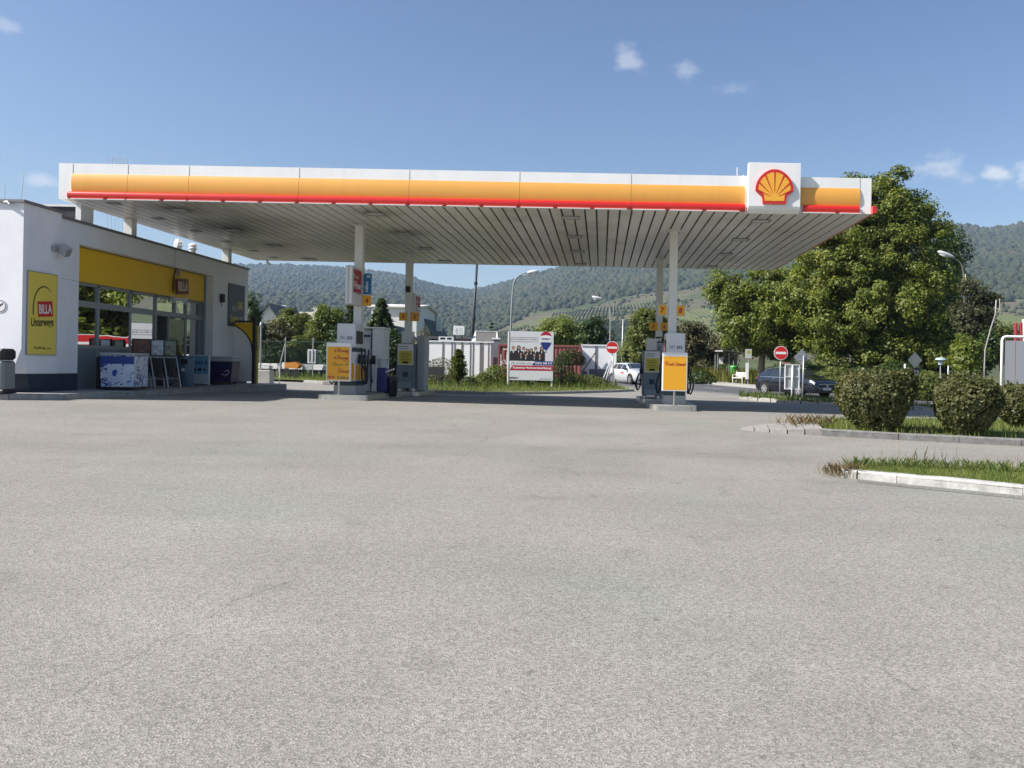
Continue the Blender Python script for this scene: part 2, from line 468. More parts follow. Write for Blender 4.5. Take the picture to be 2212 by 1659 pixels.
for (u, v, ru, rv, op) in CLOUDS:
    d = (at(u, v, 1000) - Vector((0, 0, CAMZ))).normalized()
    ex = d.cross(EZ).normalized(); ez = ex.cross(d)
    def dotn(vec):
        n = nt.nodes.new('ShaderNodeVectorMath'); n.operation = 'DOT_PRODUCT'; n.inputs[1].default_value = vec
        nt.links.new(tc.outputs['Generated'], n.inputs[0]); return n.outputs['Value']
    def mth(op_, a, b=None, c=None):
        n = nt.nodes.new('ShaderNodeMath'); n.operation = op_
        for i, q in enumerate((a, b, c)):
            if q is None: continue
            if isinstance(q, (int, float)): n.inputs[i].default_value = q
            else: nt.links.new(q, n.inputs[i])
        return n.outputs[0]
    kx = (ru / F); kz = (rv / F)
    a = mth('POWER', mth('ABSOLUTE', mth('DIVIDE', dotn(ex), kx)), 2.0); zq = mth('DIVIDE', dotn(ez), kz)
    b = mth('POWER', mth('ABSOLUTE', zq), 2.0)
    rr = mth('SQRT', mth('ADD', a, b))
    val = mth('ADD', mth('SUBTRACT', 1.0, rr), mth('MULTIPLY', mth('SUBTRACT', nz.outputs['Fac'], .5), 2.6))
    front = mth('GREATER_THAN', dotn(d), .5)
    mr = nt.nodes.new('ShaderNodeMapRange'); mr.interpolation_type = 'SMOOTHSTEP'
    mr.inputs['From Min'].default_value = .02; mr.inputs['From Max'].default_value = .95; mr.inputs['To Max'].default_value = op
    nt.links.new(val, mr.inputs['Value'])
    fac = mth('MULTIPLY', mr.outputs['Result'], front)
    mx = nt.nodes.new('ShaderNodeMix'); mx.data_type = 'RGBA'
    nt.links.new(fac, mx.inputs[0]); nt.links.new(cur, mx.inputs[6]); mx.inputs[7].default_value = (6.3, 6.5, 6.9, 1)
    cur = mx.outputs[2]
nt.links.new(cur, bg.inputs['Color']); bg.inputs['Strength'].default_value = .08

SC.view_settings.view_transform = 'Standard'; SC.view_settings.look = 'None'; SC.view_settings.gamma = 1
SC.view_settings.use_curve_mapping = False; SC.view_settings.exposure = 0.84
cy = SC.cycles
cy.use_denoising = True; cy.max_bounces = 8; cy.diffuse_bounces = 4; cy.glossy_bounces = 4; cy.transmission_bounces = 6; cy.transparent_max_bounces = 12
cy.volume_bounces = 0; cy.caustics_reflective = False; cy.caustics_refractive = False
try:
    cy.denoiser = 'OPENIMAGEDENOISE'; cy.denoising_input_passes = 'RGB_ALBEDO_NORMAL'; cy.denoising_prefilter = 'ACCURATE'
except Exception: pass

# ================================================================== ground, forecourt, road
def asphalt(name, base, agg, dark, light, blot, wear=False):
    m = bpy.data.materials.new(name); m.use_nodes = True
    t = m.node_tree; b = t.nodes['Principled BSDF']; tc = t.nodes.new('ShaderNodeTexCoord')
    def noise_(s, det=3, rough=.6, sx=None):
        n = t.nodes.new('ShaderNodeTexNoise'); n.inputs['Scale'].default_value = s; n.inputs['Detail'].default_value = det; n.inputs['Roughness'].default_value = rough
        src = tc.outputs['Object']
        if sx:
            mp = t.nodes.new('ShaderNodeMapping'); mp.inputs['Scale'].default_value = sx; mp.inputs['Rotation'].default_value = (0, 0, .25)
            t.links.new(src, mp.inputs['Vector']); src = mp.outputs[0]
        t.links.new(src, n.inputs['Vector']); return n
    def mr(v, a, b_, c, d):
        n = t.nodes.new('ShaderNodeMapRange'); n.inputs['From Min'].default_value = a; n.inputs['From Max'].default_value = b_
        n.inputs['To Min'].default_value = c; n.inputs['To Max'].default_value = d; t.links.new(v, n.inputs['Value']); return n.outputs['Result']
    def mul(a, b_):
        n = t.nodes.new('ShaderNodeMath'); n.operation = 'MULTIPLY'; t.links.new(a, n.inputs[0]); t.links.new(b_, n.inputs[1]); return n.outputs[0]
    vo = t.nodes.new('ShaderNodeTexVoronoi'); vo.inputs['Scale'].default_value = agg; vo.inputs['Randomness'].default_value = 1
    t.links.new(tc.outputs['Object'], vo.inputs['Vector'])
    sp = t.nodes.new('ShaderNodeSeparateColor'); t.links.new(vo.outputs['Color'], sp.inputs[0])
    grain = mr(sp.outputs[0], 0, 1, dark, light)
    n1 = noise_(14, 5, .7); n2 = noise_(.55, 5, .55); n3 = noise_(.16, 4, .55, (.25, 1.6, 1)); n4 = noise_(.9, 3, .5, (.12, 2.2, 1))
    n5 = noise_(90, 3, .7)
    f = mul(grain, mr(n1.outputs['Fac'], .3, .7, .95, 1.05))
    f = mul(f, mr(n5.outputs['Fac'], .3, .7, .86, 1.14))
    f = mul(f, mr(n2.outputs['Fac'], .3, .7, 1 - blot, 1 + blot * .6))
    f = mul(f, mr(n3.outputs['Fac'], .35, .72, 1.05, 1 - blot * .9))
    f = mul(f, mr(n4.outputs['Fac'], .45, .75, 1.0, 1 - blot * .5))
    n6 = noise_(2.3, 2, .4); n7 = noise_(.35, 2, .4)
    spots = mr(n6.outputs['Fac'], .74, .78, 1.0, .8)
    f = mul(f, spots)
    if wear:
        sx = t.nodes.new('ShaderNodeSeparateXYZ'); t.links.new(tc.outputs['Object'], sx.inputs[0])
        flat = t.nodes.new('ShaderNodeCombineXYZ'); t.links.new(sx.outputs[0], flat.inputs[0]); t.links.new(sx.outputs[1], flat.inputs[1])
        nw = noise_(1.1, 4, .6); nb = noise_(.8, 3, .5)
        # wheel tracks: long shallow arcs, and cracks: thin wandering lines, each along a circle of its own
        def arc(cx, cy_, rad, wid, dk, wob, lo, hi):
            d = t.nodes.new('ShaderNodeVectorMath'); d.operation = 'DISTANCE'; d.inputs[1].default_value = (cx, cy_, 0); t.links.new(flat.outputs[0], d.inputs[0])
            a = t.nodes.new('ShaderNodeMath'); a.operation = 'MULTIPLY_ADD'; a.inputs[1].default_value = wob; a.inputs[2].default_value = -rad - wob * .5; t.links.new(nw.outputs['Fac'], a.inputs[0])
            s_ = t.nodes.new('ShaderNodeMath'); s_.operation = 'ADD'; t.links.new(d.outputs['Value'], s_.inputs[0]); t.links.new(a.outputs[0], s_.inputs[1])
            ab = t.nodes.new('ShaderNodeMath'); ab.operation = 'ABSOLUTE'; t.links.new(s_.outputs[0], ab.inputs[0])
            m1 = mr(ab.outputs[0], 0, wid, 1, 0); m2 = mr(nb.outputs['Fac'], lo, hi, 0, 1)
            return mr(mul(m1, m2), 0, 1, 1.0, dk)
        for A_ in ((-1, -30, 41.3, .5, .86, .5, .35, .6), (-1, -30, 39.4, .35, .9, .5, .4, .6), (24, 2, 19.6, .4, .88, .4, .38, .6), (24, 2, 17.7, .4, .9, .4, .4, .62), (-9, 34, 22.5, .35, .9, .5, .42, .6), (-9, 34, 24.4, .35, .9, .5, .4, .6), (3, 30, 26.2, .3, 1.07, .5, .4, .6),
                   (-40, 10, 38.2, .014, .72, .6, .5, .56), (10, -20, 29.5, .014, .7, .9, .54, .6), (-30, -4, 32.5, .013, .74, .5, .52, .58), (2, 40, 31.7, .014, .7, .9, .52, .57)):
            f = mul(f, arc(*A_))
        nsp = noise_(1.7, 2, .5); f = mul(f, mr(nsp.outputs['Fac'], .66, .73, 1.0, .89))
        nsm = noise_(7, 1, .5); f = mul(f, mr(nsm.outputs['Fac'], .77, .80, 1.0, .72))
    vm = t.nodes.new('ShaderNodeVectorMath'); vm.operation = 'SCALE'; vm.inputs[0].default_value = base; t.links.new(f, vm.inputs['Scale'])
    tint = t.nodes.new('ShaderNodeMix'); tint.data_type = 'RGBA'; tint.blend_type = 'MULTIPLY'; tint.inputs[7].default_value = (.93, 1.0, .95, 1)
    t.links.new(mr(n7.outputs['Fac'], .5, .68, 0, 1), tint.inputs[0]); t.links.new(vm.outputs['Vector'], tint.inputs[6])
    t.links.new(tint.outputs[2], b.inputs['Base Color'])
    b.inputs['Roughness'].default_value = .85; b.inputs['Specular IOR Level'].default_value = .3
    bp = t.nodes.new('ShaderNodeBump'); bp.inputs['Strength'].default_value = .55; bp.inputs['Distance'].default_value = .006
    t.links.new(vo.outputs['Distance'], bp.inputs['Height']); t.links.new(bp.outputs['Normal'], b.inputs['Normal'])
    MATS[name] = m
    return m
M_FORE = asphalt('pale_worn_asphalt', (.258, .242, .217), 105, .66, 1.34, .10, wear=True)
M_ROAD = asphalt('grey_road_asphalt', (.10, .10, .105), 60, .75, 1.25, .12)

def soil(name, c0, c1, sc):
    m = bpy.data.materials.new(name); m.use_nodes = True; t = m.node_tree; b = t.nodes['Principled BSDF']
    tc = t.nodes.new('ShaderNodeTexCoord'); n = t.nodes.new('ShaderNodeTexNoise'); n.inputs['Scale'].default_value = sc; n.inputs['Detail'].default_value = 8; n.inputs['Roughness'].default_value = .7
    t.links.new(tc.outputs['Object'], n.inputs['Vector'])
    r = ramp(t, [(.32, c0), (.68, c1)]); t.links.new(n.outputs['Fac'], r.inputs['Fac']); t.links.new(r.outputs['Color'], b.inputs['Base Color'])
    b.inputs['Roughness'].default_value = .95; b.inputs['Specular IOR Level'].default_value = .1
    MATS[name] = m; return m
M_TURF = soil('turf_soil', (.06, .085, .02), (.14, .15, .055), 5)
M_FIELD = soil('far_meadow', (.06, .085, .03), (.12, .13, .055), .05)
M_KERB = mat('kerb_granite', (.19, .185, .175), .85, var=.3, vscale=9, bump=.5, bscale=45)
M_KERBW = mat('kerb_white_paint', (.46, .45, .425), .8, var=.3, vscale=7, bump=.55, bscale=35)
M_KERBP = mat('kerb_pale_stone', (.33, .32, .295), .85, var=.28, vscale=7, bump=.5, bscale=40)
M_PAVE = mat('paving_concrete', (.36, .35, .33), .85, var=.15, vscale=5, bump=.3)

xs = [-7000, -3500, -1800, -900, -450, -220, -120, -80] + list(range(-60, 61, 3)) + [80, 120, 220, 450, 900, 1800, 3500, 7000]
ys = [-300, -100, -40] + list(range(-24, 100, 3)) + [110, 140, 200, 320, 600, 1200, 2400, 5000, 9000]
rows = [[(x, y, G(x, y) - .08) for x in xs] for y in ys]
g = struct(MB().grid(rows).build('ground', M_FIELD, smooth=True))

# forecourt: pale asphalt around the station as far as the road and the verges
rows = []
fx = [-60, -45] + [-36 + i for i in range(0, 73)] + [45, 60]
for y in [-14, -8] + [-4 + i * .75 for i in range(0, 77)]:
    rows.append([(x, y, G(x, y)) for x in fx])
struct(MB().grid(rows).build('forecourt', M_FORE, smooth=True))

# road: runs from far left behind the verge to near right
RN = [(-70, 68), (-30, 61.5), (-12, 57), (-3, 51.5), (4.87, 43), (7.95, 38.6), (11.3, 33.8), (16, 28), (24, 20), (40, 8)]
RFAR = [(-70, 84), (-30, 77), (-10, 71.5), (1, 65.5), (6.8, 60), (10.4, 50.0), (16.5, 41.5), (23, 34.5), (32, 26), (50, 12)]
a, b = resample(RN, 70), resample(RFAR, 70)
struct(MB().grid(loft(a, b, 10, .006)).build('road', M_ROAD, smooth=True))
M_PAINT = mat('road_paint', (.62, .62, .60), .8, var=.2, vscale=6)
mb = MB()
for t0 in np.arange(.10, .95, .028):
    q = []
    for tt in np.linspace(t0, t0 + .014, 4):
        i = tt * 69; k = int(i); f = i - k
        pa = Vector(a[k]).lerp(Vector(a[k + 1]), f); pb = Vector(b[k]).lerp(Vector(b[k + 1]), f)
        q.append((pa.lerp(pb, .515), pa.lerp(pb, .53)))
    mb.grid([[(p.x, p.y, G(p.x, p.y) + .0105) for p in pr] for pr in q])
    q = []
for off in (.045, .94):
    mb.grid([[(p.x, p.y, G(p.x, p.y) + .0105) for p in (Vector(pa).lerp(Vector(pb), off), Vector(pa).lerp(Vector(pb), off + .015))] for pa, pb in zip(a, b)])
struct(mb.build('road_markings', M_PAINT))

# far pavement with its kerb along the road, then rough ground
c2 = [(p[0] + 1.6 + .3, p[1] + 2.0) for p in RFAR]
struct(MB().grid(loft(resample(RFAR, 70), resample(c2, 70), 2, .11)).build('pavement', M_PAVE))
kerb('pavement_kerb', [RFAR[i] for i in range(2, 10)], .16, .13, M_KERBP, 1.2, rough=.012)
c3 = [(p[0] + 6, p[1] + 60) for p in c2]
struct(MB().grid(loft(resample(c2, 70), resample(c3, 70), 8, .09)).build('rough_ground', M_TURF, smooth=True))

# rear verge behind the canopy
VF = [(-34, 42), (-22, 40.5), (-15.2, 39.2), (-13, 38.0), (-9.4, 33.2), (-7, 31.0), (-4.8, 31.8), (-2.2, 34.6), (.7, 38.4), (1.75, 40.3), (1.2, 42.5), (-1.5, 47.0)]
VB = [(-34, 60), (-24, 58.5), (-17, 56), (-14, 54), (-11, 52), (-9, 51), (-7.5, 50.8), (-6, 50.5), (-4.8, 50.2), (-3.6, 49.8), (-2.6, 49.0), (-1.7, 47.3)]
a, b = resample(VF, 60), resample(VB, 60)
struct(MB().grid(loft(a, b, 12, .10)).build('grass_verge', M_TURF, smooth=True))
kerb('verge_kerb', VF[2:], .14, .12, M_KERBP, 1.0, rough=.006)
def verge_pts(n, front, back, t0, t1, s0=0., s1=1., zoff=.1, pw=1.):
    fr, bk = resample(front, 200), resample(back, 200)
    out = []
    for _ in range(n):
        s = random.uniform(s0, s1) * 199; k = min(198, int(s)); f = s - k
        p = Vector(fr[k]).lerp(Vector(fr[k + 1]), f); q = Vector(bk[k]).lerp(Vector(bk[k + 1]), f)
        t = t0 + (t1 - t0) * random.random() ** pw
        r = p.lerp(q, t); out.append((r.x, r.y, G(r.x, r.y) + zoff - .01))
    return out
M_BLADE = leaf_mat('grass_blade', [(.045, .085, .015), (.09, .14, .028), (.15, .19, .045), (.24, .23, .09)], .3, .6, 1.5)
M_BLADE2 = leaf_mat('grass_blade_green', [(.075, .115, .022), (.135, .185, .04), (.21, .245, .065), (.31, .29, .12)], .3, .6, 2.)
M_DRY = leaf_mat('dry_grass_blade', [(.11, .075, .035), (.21, .16, .08), (.30, .25, .14)], .25, .7, 2.)
grass('short_grass', 'mown green grass along the kerb of the rear verge', verge_pts(11000, VF, VB, .02, .25, .2), .05, .17, .010, M_BLADE2)
grass('long_grass', 'tall unmown grass and weeds on the rear verge', verge_pts(12000, VF, VB, .1, .9, .3, pw=1.3), .10, .40, .011, M_BLADE)
grass('yard_grass', 'patchy green grass at the edge of the left yard', verge_pts(2500, VF, VB, .02, .5, 0, .3), .06, .25, .012, M_BLADE)

# wedge shaped island between exit lane and road, right
IN = [(6.35, 35.4), (6.9, 33.8), (7.7, 32.3), (9.2, 30.0), (12.2, 26.4), (17, 21.5), (24, 15.5)]
IFAR = [(6.45, 35.6), (7.9, 35.3), (9.2, 33.6), (11.0, 31.5), (15.2, 26.6), (20, 22), (27, 16)]
a, b = resample(IN, 40), resample(IFAR, 40)
struct(MB().grid(loft(a, b, 5, .10)).build('road_island', M_TURF, smooth=True))
kerb('road_island_kerb', IN, .22, .13, M_KERBP, .75, gap=.06, rough=.03)
kerb('road_island_far_kerb', IFAR[::-1], .15, .12, M_KERB, 1.0, gap=.02, rough=.01)
grass('island_grass', 'green grass covering the road island beside the dark estate car', verge_pts(6500, IN, IFAR, .05, .95), .05, .2, .011, M_BLADE2)
grass('island_weeds', 'taller weeds along the edge of the road island', verge_pts(900, IN, IFAR, .0, .5, 0, .35), .15, .42, .013, M_BLADE)

# planted island with the clipped bushes, right of the forecourt
PF = [(2.75, 14.95), (3.3, 14.45), (4.1, 14.2), (5.4, 13.9), (7.4, 13.5), (10, 13.2), (16, 12.8)]
PB = [(2.8, 15.05), (3.3, 15.45), (4.2, 16.2), (5.6, 17.2), (8, 18.3), (10.5, 19.1), (16, 20)]
a, b = resample([(3.95, 14.3)] + PF[2:], 50), resample([(4.3, 15.6)] + PB[2:], 50)
struct(MB().grid(loft(a, b, 6, .10)).build('planted_island', M_TURF, smooth=True))
kerb('planted_island_kerb', PF[2:], .2, .125, M_KERB, 1.0, gap=.014, rough=.008)
kerb('planted_island_back_kerb', PB[::-1][:5], .18, .12, M_KERB, 1.0, gap=.014, rough=.008)
# sloping stone setts at the tip
mb = MB()
tipf = [(2.7, 14.95), (2.95, 14.72), (3.2, 14.52), (3.5, 14.36), (3.8, 14.26), (4.12, 14.19)]
tipb = [(2.78, 15.1), (3.05, 15.3), (3.35, 15.5), (3.7, 15.6), (4.05, 15.62), (4.4, 15.6)]
for i in range(5):
    h0, h1 = .012 + .024 * i, .012 + .024 * (i + 1)
    q = [tipf[i], tipf[i + 1], tipb[i + 1], tipb[i]]
    cx = sum(p[0] for p in q) / 4; cyy = sum(p[1] for p in q) / 4
    q = [(cx + (p[0] - cx) * .93, cyy + (p[1] - cyy) * .95) for p in q]
    hs_ = (h0, h1, h1 + .02, h0 + .02)
    vs = [(p[0], p[1], G(*p) - .05) for p in q] + [(p[0], p[1], G(*p) + h) for p, h in zip(q, hs_)]
    mb.add(vs, [(4, 5, 6, 7), (0, 1, 5, 4), (1, 2, 6, 5), (2, 3, 7, 6), (3, 0, 4, 7)])
struct(mb.build('kerb_tip_stones', mat('pale_sett', (.27, .255, .24), .85, var=.2, vscale=8, bump=.5, bscale=30)))
grass('planted_island_grass', 'green grass under the clipped bushes', verge_pts(12000, PF, PB, .06, .97, .13), .04, .15, .007, M_BLADE2)
pts = [(random.gauss(4.15, .28), random.gauss(15.3, .25)) for _ in range(340)]
grass('dry_weeds', 'dry brown weeds behind the pale kerb tip', [(x, y, G(x, y) + .05) for x, y in pts], .06, .3, .0035, M_DRY, .8)

# foreground island with the white kerb
FF = [(3.02, 9.72), (3.2, 9.52), (3.6, 9.3), (4.82, 8.74), (6.2, 8.15), (9, 7.0)]
FB = [(2.96, 9.86), (3.25, 10.05), (3.9, 10.15), (5.2, 10.2), (7, 9.9), (10, 9.2)]
a, b = resample(FF, 50), resample(FB, 50)
struct(MB().grid(loft(a, b, 6, .085)).build('front_island', M_TURF, smooth=True))
kerb('front_island_white_kerb', FF[1:], .17, .115, M_KERBW, 1.25, gap=.006, rough=.006)
kerb('front_island_tip_kerb', [(2.99, 9.84), (3.0, 9.72), (3.07, 9.62), (3.19, 9.53)], .13, .10, M_KERBP, .2, gap=.01, rough=.006)
kerb('front_island_back_kerb', FB[::-1], .14, .10, M_KERB, 1.0, gap=.014, rough=.008)
struct(MB().grid([[(x, y, G(x, y) + .004) for x, y in ((p[0], p[1]), (p[0] - .09, p[1] - .2))] for p in resample(FF[1:], 40)]).build('gutter_strip', asphalt('gutter_asphalt', (.2, .19, .18), 70, .7, 1.3, .1)))
grass('front_island_grass', 'short green grass behind the white kerb', verge_pts(34000, FF, FB, .12, .97, .05, .75), .012, .055, .0026, M_BLADE2)
grass('front_island_weeds', 'ragged taller weeds along the back of the white kerbed island', verge_pts(2600, FF, FB, .7, 1.02, .04, .8), .04, .15, .0028, M_BLADE, .8)
pts = [(random.gauss(3.12, .13), random.gauss(9.75, .09)) for _ in range(520)]
grass('front_dry_weeds', 'dry brown weeds at the tip of the white kerb', [(x, y, G(x, y) + .02) for x, y in pts], .03, .17, .0025, M_DRY, .9)
pts = [(random.uniform(3.3, 6.5), 0) for _ in range(60)]
grass('seed_stalks', 'thin dark seed stalks standing above the island grass', [(x, random.uniform(9.75, 10.1), G(x, 10) + .08) for x, _ in pts], .12, .34, .002, M_DRY, .25)

# pavement along the shop
PVF = [(-40, 16.4), (-20, 16.45), (-14, 16.5), (-12.9, 16.75), (-12.15, 17.4), (-11.85, 18.4), (-11.75, 22), (-11.75, 26), (-11.75, 28.4), (-11.9, 29.1), (-12.5, 29.6), (-15, 29.9), (-24, 30)]
PVB = [(-40, 17.4), (-20, 17.4), (-14, 17.5), (-13.6, 17.6), (-13.5, 18), (-13.5, 18.6), (-13.5, 22), (-13.5, 26), (-13.5, 28.3), (-13.5, 28.5), (-13.6, 28.6), (-15, 28.7), (-24, 28.8)]
PZ = .2
rows = []
fr, bk = resample(PVF, 90), resample(PVB, 90)
for i in range(5):
    rows.append([(p[0] + (q[0] - p[0]) * i / 4, p[1] + (q[1] - p[1]) * i / 4, max(PZ - .03, G(*p) + .125) + .005 * i) for p, q in zip(fr, bk)])
struct(MB().grid(rows).build('shop_pavement', M_PAVE, smooth=True))
mb = MB()
fr = dense(PVF, 1.0)
for p, q in zip(fr[:-1], fr[1:]):
    p, q = Vector(p), Vector(q); d = (q - p).normalized(); n = Vector((-d.y, d.x)); p2, q2 = p + d * .008, q - d * .008
    zt = [max(PZ - .03, G(*k) + .125) + .004 for k in (p, q)]
    vs = []
    for k, z in ((p2, zt[0]), (q2, zt[1])):
        vs += [(k.x - n.x * .0, k.y - n.y * .0, G(*k) - .1), (k.x, k.y, z - .02), (k.x + n.x * .02, k.y + n.y * .02, z), (k.x + n.x * .13, k.y + n.y * .13, z), (k.x + n.x * .13, k.y + n.y * .13, z - .2)]
    mb.add(vs, [(0, 5, 6, 1), (1, 6, 7, 2), (2, 7, 8, 3), (3, 8, 9, 4), (0, 1, 2, 3, 4), (9, 8, 7, 6, 5)])
struct(mb.build('shop_pavement_kerb', M_KERBP))
# ================================================================== canopy
M_WHITE = mat('white_sheet_metal', (.86, .86, .85), .4, var=.04, vscale=1.2, streak=.06)
M_YEL = mat('yellow_fascia', (.80, .39, .075), .48, var=.03, vscale=.8, streak=.05)
M_RED = mat('red_fascia', (.62, .022, .016), .28, coat=.3)
M_DARK = mat('dark_joint', (.03, .03, .03), .8)
M_COL = mat('white_column_paint', (.74, .74, .72), .45, var=.05, vscale=2)
M_GREYP = mat('grey_paint', (.30, .31, .32), .5, var=.06)
M_STEEL = mat('brushed_steel', (.56, .56, .55), .32, 1.0, var=.1, vscale=6)
M_GALV = mat('galvanised_steel', (.46, .47, .48), .5, .6, var=.1, vscale=8)
M_BLACK = mat('black_plastic', (.016, .016, .018), .5)
M_RUB = mat('black_rubber', (.012, .012, .012), .7)

CX0, CX1, CY0, CY1, CZ, CH = -13.82, 6.75, 19.45, 30.6, 5.03, .90
can = thing('petrol_canopy', 'wide flat filling station canopy with white, yellow and red edge on four white columns', 'canopy', (-3.4, 25, 0))
mb = MB(); mb.box(CX0 + .3, CX1 - .3, CY0 + .3, CY1 - .3, CZ + .16, CZ + CH - .1); mb.build('roof_deck', M_GALV, can, world=True)

# soffit: planks running from front to back with open joints, dark backing above
def soffit_mat():
    m = bpy.data.materials.new('soffit_metal'); m.use_nodes = True; t = m.node_tree; b = t.nodes['Principled BSDF']
    tc = t.nodes.new('ShaderNodeTexCoord'); ge = t.nodes.new('ShaderNodeNewGeometry')
    n = t.nodes.new('ShaderNodeTexNoise'); n.inputs['Scale'].default_value = .35; n.inputs['Detail'].default_value = 6; n.inputs['Roughness'].default_value = .62
    mp = t.nodes.new('ShaderNodeMapping'); mp.inputs['Scale'].default_value = (1, .6, 1); t.links.new(tc.outputs['Object'], mp.inputs['Vector']); t.links.new(mp.outputs[0], n.inputs['Vector'])
    r = ramp(t, [(.3, (.40, .37, .31)), (.48, (.68, .65, .58)), (.7, (.80, .77, .71))]); t.links.new(n.outputs['Fac'], r.inputs['Fac'])
    # soot round the lamps nearest the shop
    cur = r.outputs['Color']
    for (x, y, rad, dk) in ((-11.3, 23.3, 2.3, .95), (-11.4, 20.5, 1.2, .8), (-9.6, 22.0, 1.6, .6), (-6.15, 23.5, 1.0, .7), (-6.15, 20.5, .9, .6), (-11.4, 26.4, 1.2, .6), (-7, 25.6, .8, .35)):
        vd = t.nodes.new('ShaderNodeVectorMath'); vd.operation = 'DISTANCE'; vd.inputs[1].default_value = (x + 3.4, y - 25, CZ)
        t.links.new(tc.outputs['Object'], vd.inputs[0])
        ad = t.nodes.new('ShaderNodeMath'); ad.operation = 'MULTIPLY_ADD'; ad.inputs[1].default_value = -1.6; ad.inputs[2].default_value = .8
        t.links.new(n.outputs['Fac'], ad.inputs[0])
        sm_ = t.nodes.new('ShaderNodeMath'); sm_.operation = 'ADD'; t.links.new(vd.outputs['Value'], sm_.inputs[0]); t.links.new(ad.outputs[0], sm_.inputs[1])
        mr = t.nodes.new('ShaderNodeMapRange'); mr.interpolation_type = 'SMOOTHSTEP'; mr.inputs['From Min'].default_value = 0; mr.inputs['From Max'].default_value = rad; mr.inputs['To Min'].default_value = dk; mr.inputs['To Max'].default_value = 0
        t.links.new(sm_.outputs[0], mr.inputs['Value'])
        mx = t.nodes.new('ShaderNodeMix'); mx.data_type = 'RGBA'; mx.inputs[7].default_value = (.075, .07, .045, 1)
        t.links.new(mr.outputs['Result'], mx.inputs[0]); t.links.new(cur, mx.inputs[6]); cur = mx.outputs[2]
    t.links.new(cur, b.inputs['Base Color'])
    b.inputs['Roughness'].default_value = .33; b.inputs['Specular IOR Level'].default_value = .6
    n2 = t.nodes.new('ShaderNodeTexNoise'); n2.inputs['Scale'].default_value = .7; t.links.new(tc.outputs['Object'], n2.inputs['Vector'])
    bp = t.nodes.new('ShaderNodeBump'); bp.inputs['Strength'].default_value = .15; bp.inputs['Distance'].default_value = .05; t.links.new(n2.outputs['Fac'], bp.inputs['Height']); t.links.new(bp.outputs['Normal'], b.inputs['Normal'])
    return m
M_SOF = soffit_mat()
mb = MB(); pw = .302; x = CX0 + .05
while x < CX1 - .1:
    x1 = min(x + pw - .04, CX1 - .05); dz = random.uniform(-.0015, .0015)
    prof = [(x, CZ + .014), (x + .008, CZ + dz), (x1 - .008, CZ + dz), (x1, CZ + .014)]
    vs = [(px_, CY0 + .06, pz) for px_, pz in prof] + [(px_, CY1 - .04, pz) for px_, pz in prof]
    mb.add(vs, [(0, 1, 5, 4), (1, 2, 6, 5), (2, 3, 7, 6)], 0)
    x += pw
mb.box(CX0 + .04, CX1 - .04, CY0 + .05, CY1 - .03, CZ + .018, CZ + .1, 1)
mb.build('soffit', [M_SOF, M_DARK], can, world=True, fixn=False)

# edge: white board all round, bulging yellow panels and red rail in front
def wallstrip(x0, x1, y0, y1):
    m_ = MB(); m_.box(x0, x1, y0, y1, CZ - .005, CZ + CH); m_.build('edge_board', M_WHITE, can, world=True)
wallstrip(CX0, CX1, CY0, CY0 + .05); wallstrip(CX0, CX1, CY1 - .05, CY1)
wallstrip(CX0, CX0 + .05, CY0 + .05, CY1 - .05); wallstrip(CX1 - .05, CX1, CY0 + .05, CY1 - .05)
xs_ = lambda u: (u - U0) / F * CY0 - .08
seams = [155, 276, 408, 646, 884, 1122, 1363, 1609]
for u in seams[1:-1] + [1857, 157]:
    mb = MB(); X = xs_(u); mb.box(X - .006, X + .006, CY0 - .0035, CY0, CZ + .63, CZ + CH - .01); mb.build('panel_joint', mat('grey_joint', (.22, .22, .21), .7), can, world=True)
yprof = [(0, 0)] + [(-.034 * math.sin(math.pi * i / 10) ** .8 - .006, .47 * i / 10) for i in range(11)] + [(0, .47)]
rprof = [(.0, .0)] + [(-.06 - .05 * math.cos(R(-90 + 180 * i / 10)), .095 + .092 * math.sin(R(-90 + 180 * i / 10))) for i in range(11)] + [(0, .187)]
def segs(us):
    return [(xs_(a) + .004, xs_(b) - .004) for a, b in zip(us[:-1], us[1:])]
for (x0, x1) in segs(seams) + [(xs_(1729), xs_(1857))]:
    m_ = MB(); m_.extrude_x([(CY0 + y - .0005, CZ + .165 + z) for y, z in yprof], x0, x1); m_.build('yellow_panel', M_YEL, can, world=True, smooth=True, sharp=40)
    e0 = .05 if x0 < -13.2 else 0
    e1 = -.02 if abs(x0 - xs_(1729)) > .01 else .05
    m_ = MB(); m_.extrude_x([(CY0 + y - .001, CZ - .012 + z) for y, z in rprof], x0 - e0 + (.05 if e1 > 0 else 0), x1 - (.03 if e1 > 0 else 0)); m_.build('red_rail', M_RED, can, world=True, smooth=True, sharp=50)
    m_ = MB(); X = x0
    while X < x1 - .2:
        m_.box(X + .04, min(X + .86, x1), CY0 - .13, CY0 - .03, CZ - .03, CZ - .013); X += .93
    m_.build('rail_strip', M_WHITE, can, world=True)
